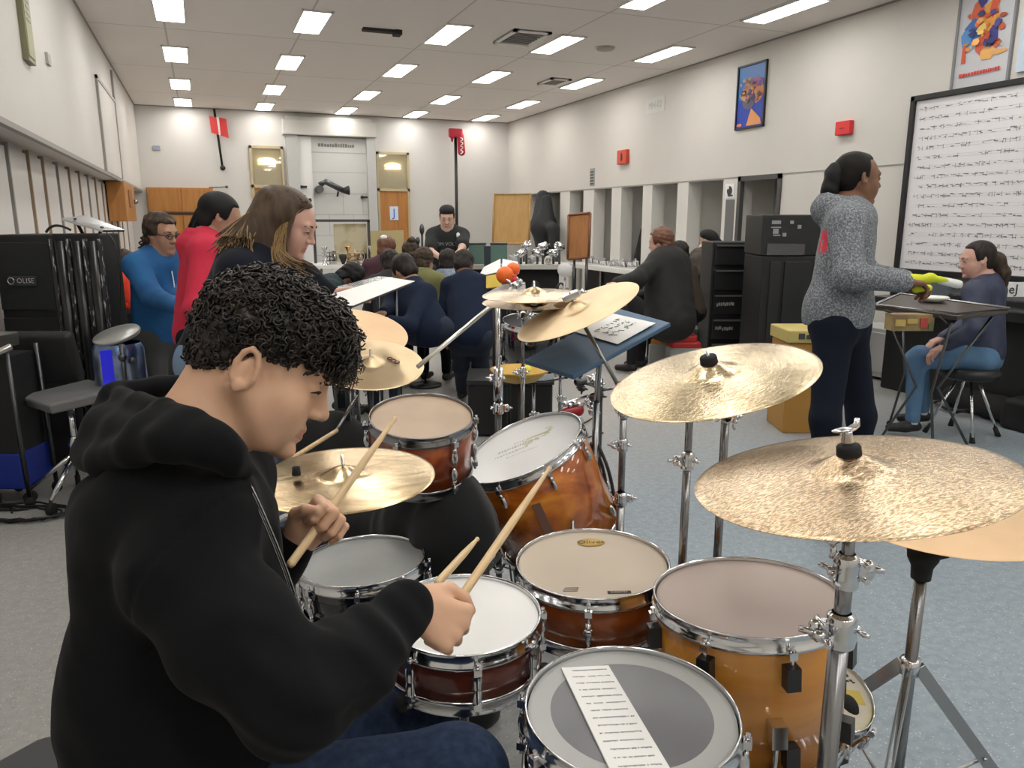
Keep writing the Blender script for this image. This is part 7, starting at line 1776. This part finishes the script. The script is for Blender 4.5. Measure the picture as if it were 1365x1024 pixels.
# -- seated heads of the group
grp = [(516,332,7.4,hm_red,mat('top_maroon',(.06,.02,.03),.85),sk_pale,'child with brown-red hair and a small white hair clip, seated farthest left of the group'),
       (548,338,7.2,hm_brown,mat('top_plum',(.05,.04,.05),.85),sk_mid,'child with a messy brown bun seated in the middle of the group'),
       (566,348,6.9,hm_brown,mat('top_olive',(.17,.17,.06),.85),sk_mid,'child with light brown hair and an olive collar seated in front of the microphone'),
       (520,352,6.7,hm_dark,mat('top_black',(.02,.02,.025),.85),sk_brown,'child with dark hair in black seated just left of the group centre'),
       (598,350,7.2,hm_dark,mat('top_denimgrey',(.16,.21,.28),.85,noise=(30,(.28,.33,.40),.4,.65)),sk_mid,'child in a grey-blue flecked hoodie beside the bent child in navy')]
for k, (px, py, d_, hm_, tm_, s_k, lab) in enumerate(grp):
    hc = P(px, py, d_); J, R = auto(hc, nz(FW*.9+RT*.25*(-1)**k), .93, 'sit', lean=14, pitch=15+6*(k%2))
    rr = person(lab, (hc[0],hc[1],0), J, s_k, tm_, black_tr, shoe_b, hair_short(hm_,.014,-.05,.004,k+3,.085,.03), s=.93, headR=R, vox=.016, hvox=.009)
    if k == 0: b = MB(); b.ell(hc+R@v(-.09,0,.09),(.035,.03,.025)); b.build('hair_clip', paper, rr)
    if k == 1: 
        S = SDF(); S.ell(hc+R@v(-.08,0,.09),.045); sdf_obj(S, 'hair_bun', hm_, rr, .008, lambda Q: -.005*waves(3,120,9)(Q), .01)
# arm reaching from the left of the group (child in dark green behind the girl)
hc = P(462,352,6.0); J, R = auto(hc, nz(FW*.6+RT*.7), .9, 'sit', lean=50, pitch=40)
hc = P(468,372,5.9)
J, R = auto(hc, nz(FW*.3+RT*.9), .9, 'sit', lean=55, pitch=60)
person('child in dark green bending low over the blue table', (J['pel'][0],J['pel'][1],0), J, sk_dark, mat('dark_green',(.012,.03,.032),.9), black_tr, shoe_b, hair_short(hm_black,.016,-.05,.004,13,.1,.03), s=.9, headR=R, vox=.016, hvox=.01)
# seated children legs / denim near the drummer
# -- black coat person on the right
hc = P(880,323,7.5); J, R = auto(hc, nz(FW*.55-RT*.85), 1., 'sit', lean=16, pitch=12)
J['neck'] = P(889,343,7.45); J['shL'] = P(874,354,7.35); J['shR'] = P(906,352,7.6); J['elL'] = P(850,372,7.2); J['wrL'] = P(822,378,7.0); J['pel'] = P(893,428,7.4); J['hipL'] = J['pel']-RT*.09; J['hipR'] = J['pel']+RT*.09; J['elR'] = P(900,385,7.75); J['wrR'] = P(852,395,7.72)
def hood_hair(root, c, R, s):
    hair_short(hm_red,.018,-.05,.004,2,.07,.03)(root, c, R, s)
person('person with reddish-brown hair in a bulky black coat seated near the counter', (J['pel'][0],J['pel'][1],0), J, sk_rosy, mat('coat_charcoal',(.010,.010,.009),.8), mat('trousers_dk',(.01,.01,.012),.9), shoe_b, hood_hair, s=1.05, headR=R, vox=.014, hvox=.009, hood=True, bulk=1.3, fold=.009, topthick=.02)
hc = P(903,338,7.9); J, R = auto(hc, nz(FW*.6-RT*.8), .95, 'sit', lean=16, pitch=12)
person('dark-haired person partly hidden behind the black coat', (hc[0],hc[1],0), J, sk_mid, mat('brown_top',(.06,.045,.03),.85), black_tr, shoe_b, hair_short(hm_dark,.016,-.05,.004,3,.085,.03), s=.95, headR=R, vox=.016, hvox=.01)
# -- person in black cap & brown hood
hc = P(944,322,8.95); J, R = auto(hc, nz(RT*.75-FW*.5), .98, 'sit', lean=20, pitch=18)
J['neck'] = P(936,337,8.95); J['shR'] = P(930,347,8.85); J['shL'] = P(942,347,9.1); J['elR'] = P(936,362,8.8); J['wrR'] = P(950,362,8.7)
def cap_on(root, c, R, s):
    g = lambda x, y, z: c+R@(np.array([x,y,z])*s)
    S = SDF(); S.ell(g(-.01,0,.065),(.115,.095,.075),R,.01); S.cone(g(.07,0,.045),g(.15,0,.035),.05,.03,.02); S.plane(g(0,0,.018),-R[:,2],.006); sdf_obj(S, 'cap', mat('cap_black',(.008,.008,.008),.8), root, .01)
person('person in a black cap and brown-grey hooded top at the counter end', (J['neck'][0],J['neck'][1],0), J, sk_pale, mat('hood_brown',(.075,.06,.05),.85), black_tr, shoe_b, cap_on, s=.98, headR=R, vox=.015, hvox=.009, hood=True, brow=browd)
# -- standing woman in grey
hc = P(1143,238,3.78); J, R = auto(hc, nz(RT*.96+FW*.12), 1.03, lean=-2, pitch=2)
J['neck'] = P(1124,280,3.80); J['shR'] = P(1127,298,3.62); J['shL'] = P(1137,296,3.96); J['elR'] = P(1132,368,3.52); J['wrR'] = P(1205,376,3.58); J['elL'] = P(1150,365,4.02); J['wrL'] = P(1207,372,3.86)
J['pel'] = P(1117,412,3.80); J['hipR'] = P(1112,432,3.72); J['hipL'] = P(1128,430,3.90); J['knR'] = P(1100,560,3.66); J['anR'] = P(1100,680,3.72); J['knL'] = P(1148,555,3.86); J['anL'] = P(1140,660,3.95)
for q_ in 'LR': J['an'+q_][2] = .09
J['curlR'] = (45,55,30); J['curlL'] = (45,55,30); J['hUR'] = v(0,0,1); J['hUL'] = v(0,0,1)
J['back'] = nz(-RT*.9-FW*.3+v(0,0,.12))
def bun(root, c, R, s):
    g = lambda x, y, z: c+R@(np.array([x,y,z])*s)
    S = SDF(); hair_cap(S, c, R, s, .004, .0, .072, -.01, tmp=.034)
    w = waves(8, 100, 10); h = sdf_obj(S, 'hair', mat('hair_slick',(.008,.006,.005),.6,spec=.2), root, .005, lambda Q: -.0015*w(Q), .004)
    S = SDF(); S.ell(g(-.115,.0,.015),(.050,.045,.06),R,.02); S.ell(g(-.135,0,-.055),(.045,.045,.05),R,.03); sdf_obj(S, 'hair_bun', hm_black, h, .006, lambda Q: -.004*w(Q), .01)
    b = MB(); b.tube([g(-.085,0,.05)+R@(v(0,.036*cos(t),.030*sin(t))) for t in np.linspace(0,2*pi,13)], .006, 6); b.build('hair_tie', blackp, h)
prc = P(1092,322,3.68); prn = nz(-RT*.9-FW*.45)
def wprint(Q):
    d = Q-prc; u = d@nz(np.cross([0,0,1.], prn)); w_ = d[:,2]
    return (((d@prn) > -.10)&(np.abs(u-.15*w_) < .040)&(np.abs(w_) < .055)&~((np.abs(u+.012) < .006)&(w_ < .01))).astype(int)
def whood(S):
    p_ = J['pel']; L2 = nz(J['shL']-J['shR']); S.cone(p_+L2*.06, p_-L2*.06, .150, .150, .05); S.cone(p_+L2*.06-v(0,0,.07), p_-L2*.06-v(0,0,.07), .140, .140, .03); S.plane(p_-v(0,0,.075)+RT*0, (0,0,-1), .015)
    n_ = J['neck']; S.cone(n_+v(0,0,.05)-RT*.06+FW*.03, n_-RT*.075-v(0,0,.03), .050, .055, .03); S.cone(n_+v(0,0,.055)-RT*.075-FW*.02, n_+v(0,0,-.035)+RT*.04-FW*.09, .035, .03, .03); S.cone(n_+v(0,0,.055)-RT*.075+FW*.06, n_+v(0,0,-.035)+RT*.04+FW*.09, .035, .03, .03)
wo = person('young woman in a grey heather hoodie and dark trousers standing at the percussion table', (J['pel'][0],J['pel'][1],0), J, sk_brown, [heather, mat('print_red',(.62,.02,.05),.7)], mat('navy_trousers',(.006,.009,.018),.9,spec=.2), shoe_b, bun, s=1.03, headR=R, brow=browd, seed=8, hood=True, bulk=1.05, fold=.006, waist=.0, legbulk=1.0, vox=.0075, hvox=.0045, extra=whood, topmf=wprint)
# yellow gloves/cloth in her hands
S = SDF(); a = P(1212,374,3.72); S.cone(a, P(1240,371,3.74), .030, .020, .02); S.cone(P(1222,384,3.62), P(1238,384,3.6), .022, .015, .02); S.cone(P(1238,370,3.74), P(1262,374,3.78), .018, .010, .02)
o = sdf_obj(S, 'yellow_cloth', yellowp, None, .006, folds(9,50,.006), .01); tag(o, 'bright yellow-green cloth held in the hands of the woman in grey', 'cloth')
S = SDF(); S.cone(P(1254,374,3.78), P(1277,379,3.82), .019, .022, .02); o = sdf_obj(S, 'white_shaker', mat('shaker_white',(.78,.78,.76),.3), None, .006); tag(o, 'smooth white shaker just past the yellow cloth', 'shaker')
# -- seated girl on the stool
hc = P(1302,346,5.43); J, R = auto(hc, nz(-RT*.95+FW*.12), 1.02, 'sit', lean=6, pitch=10)
J['neck'] = P(1316,377,5.44); J['shL'] = P(1300,390,5.29); J['shR'] = P(1325,388,5.61); J['pel'] = P(1312,468,5.50)
# she faces left: her left arm is nearer
J['elL'] = P(1300,440,5.22); J['wrL'] = P(1262,460,5.27); J['elR'] = P(1290,435,5.64); J['wrR'] = P(1258,450,5.64)
J['hipL'] = P(1306,478,5.40); J['hipR'] = P(1312,476,5.61); J['knL'] = P(1222,478,5.43); J['knR'] = P(1226,474,5.68); J['anL'] = P(1218,548,5.48); J['anR'] = P(1230,545,5.76)
for q_ in 'LR': J['an'+q_][2] = .10
def gtail(root, c, R, s):
    g = lambda x, y, z: c+R@(np.array([x,y,z])*s)
    S = SDF(); hair_cap(S, c, R, s, .007, .01, .070, -.04); h = sdf_obj(S, 'hair', hm_dark, root, .006)
    a = g(-.095,0,.02); S = SDF(); S.chain([a, g(-.135,0,-.03), g(-.16,.01,-.12), g(-.165,.01,-.20)], [.035,.045,.045,.022], .03); w = waves(3,70,10,(1,1,.4))
    t_ = sdf_obj(S, 'ponytail', hm_brown, h, .006, lambda Q: -.004*w(Q), .01); b = MB(); b.tube([a+R@(v(0,.034*cos(t),.034*sin(t))) for t in np.linspace(0,2*pi,13)], .006, 6); b.build('hair_tie', blackp, h)
girl = person('girl with a brown ponytail in navy jacket and blue jeans on the round stool', (J['pel'][0],J['pel'][1],0), J, sk_rosy, mat('navy_jacket',(.022,.030,.065),.6,noise=(7,(.035,.045,.09),.4,.65)), jeans_m, shoe_b, gtail, s=1.03, headR=R, brow=browd, seed=9, topk='jacket', vox=.009, hvox=.005, fold=.007)
for q_ in 'LR':
    b = MB(); a = J['an'+q_]; b.tube([a+[0,0,-.01], a+[0,0,.045]], [.042,.040], 14); b.build('sock', paper, girl)
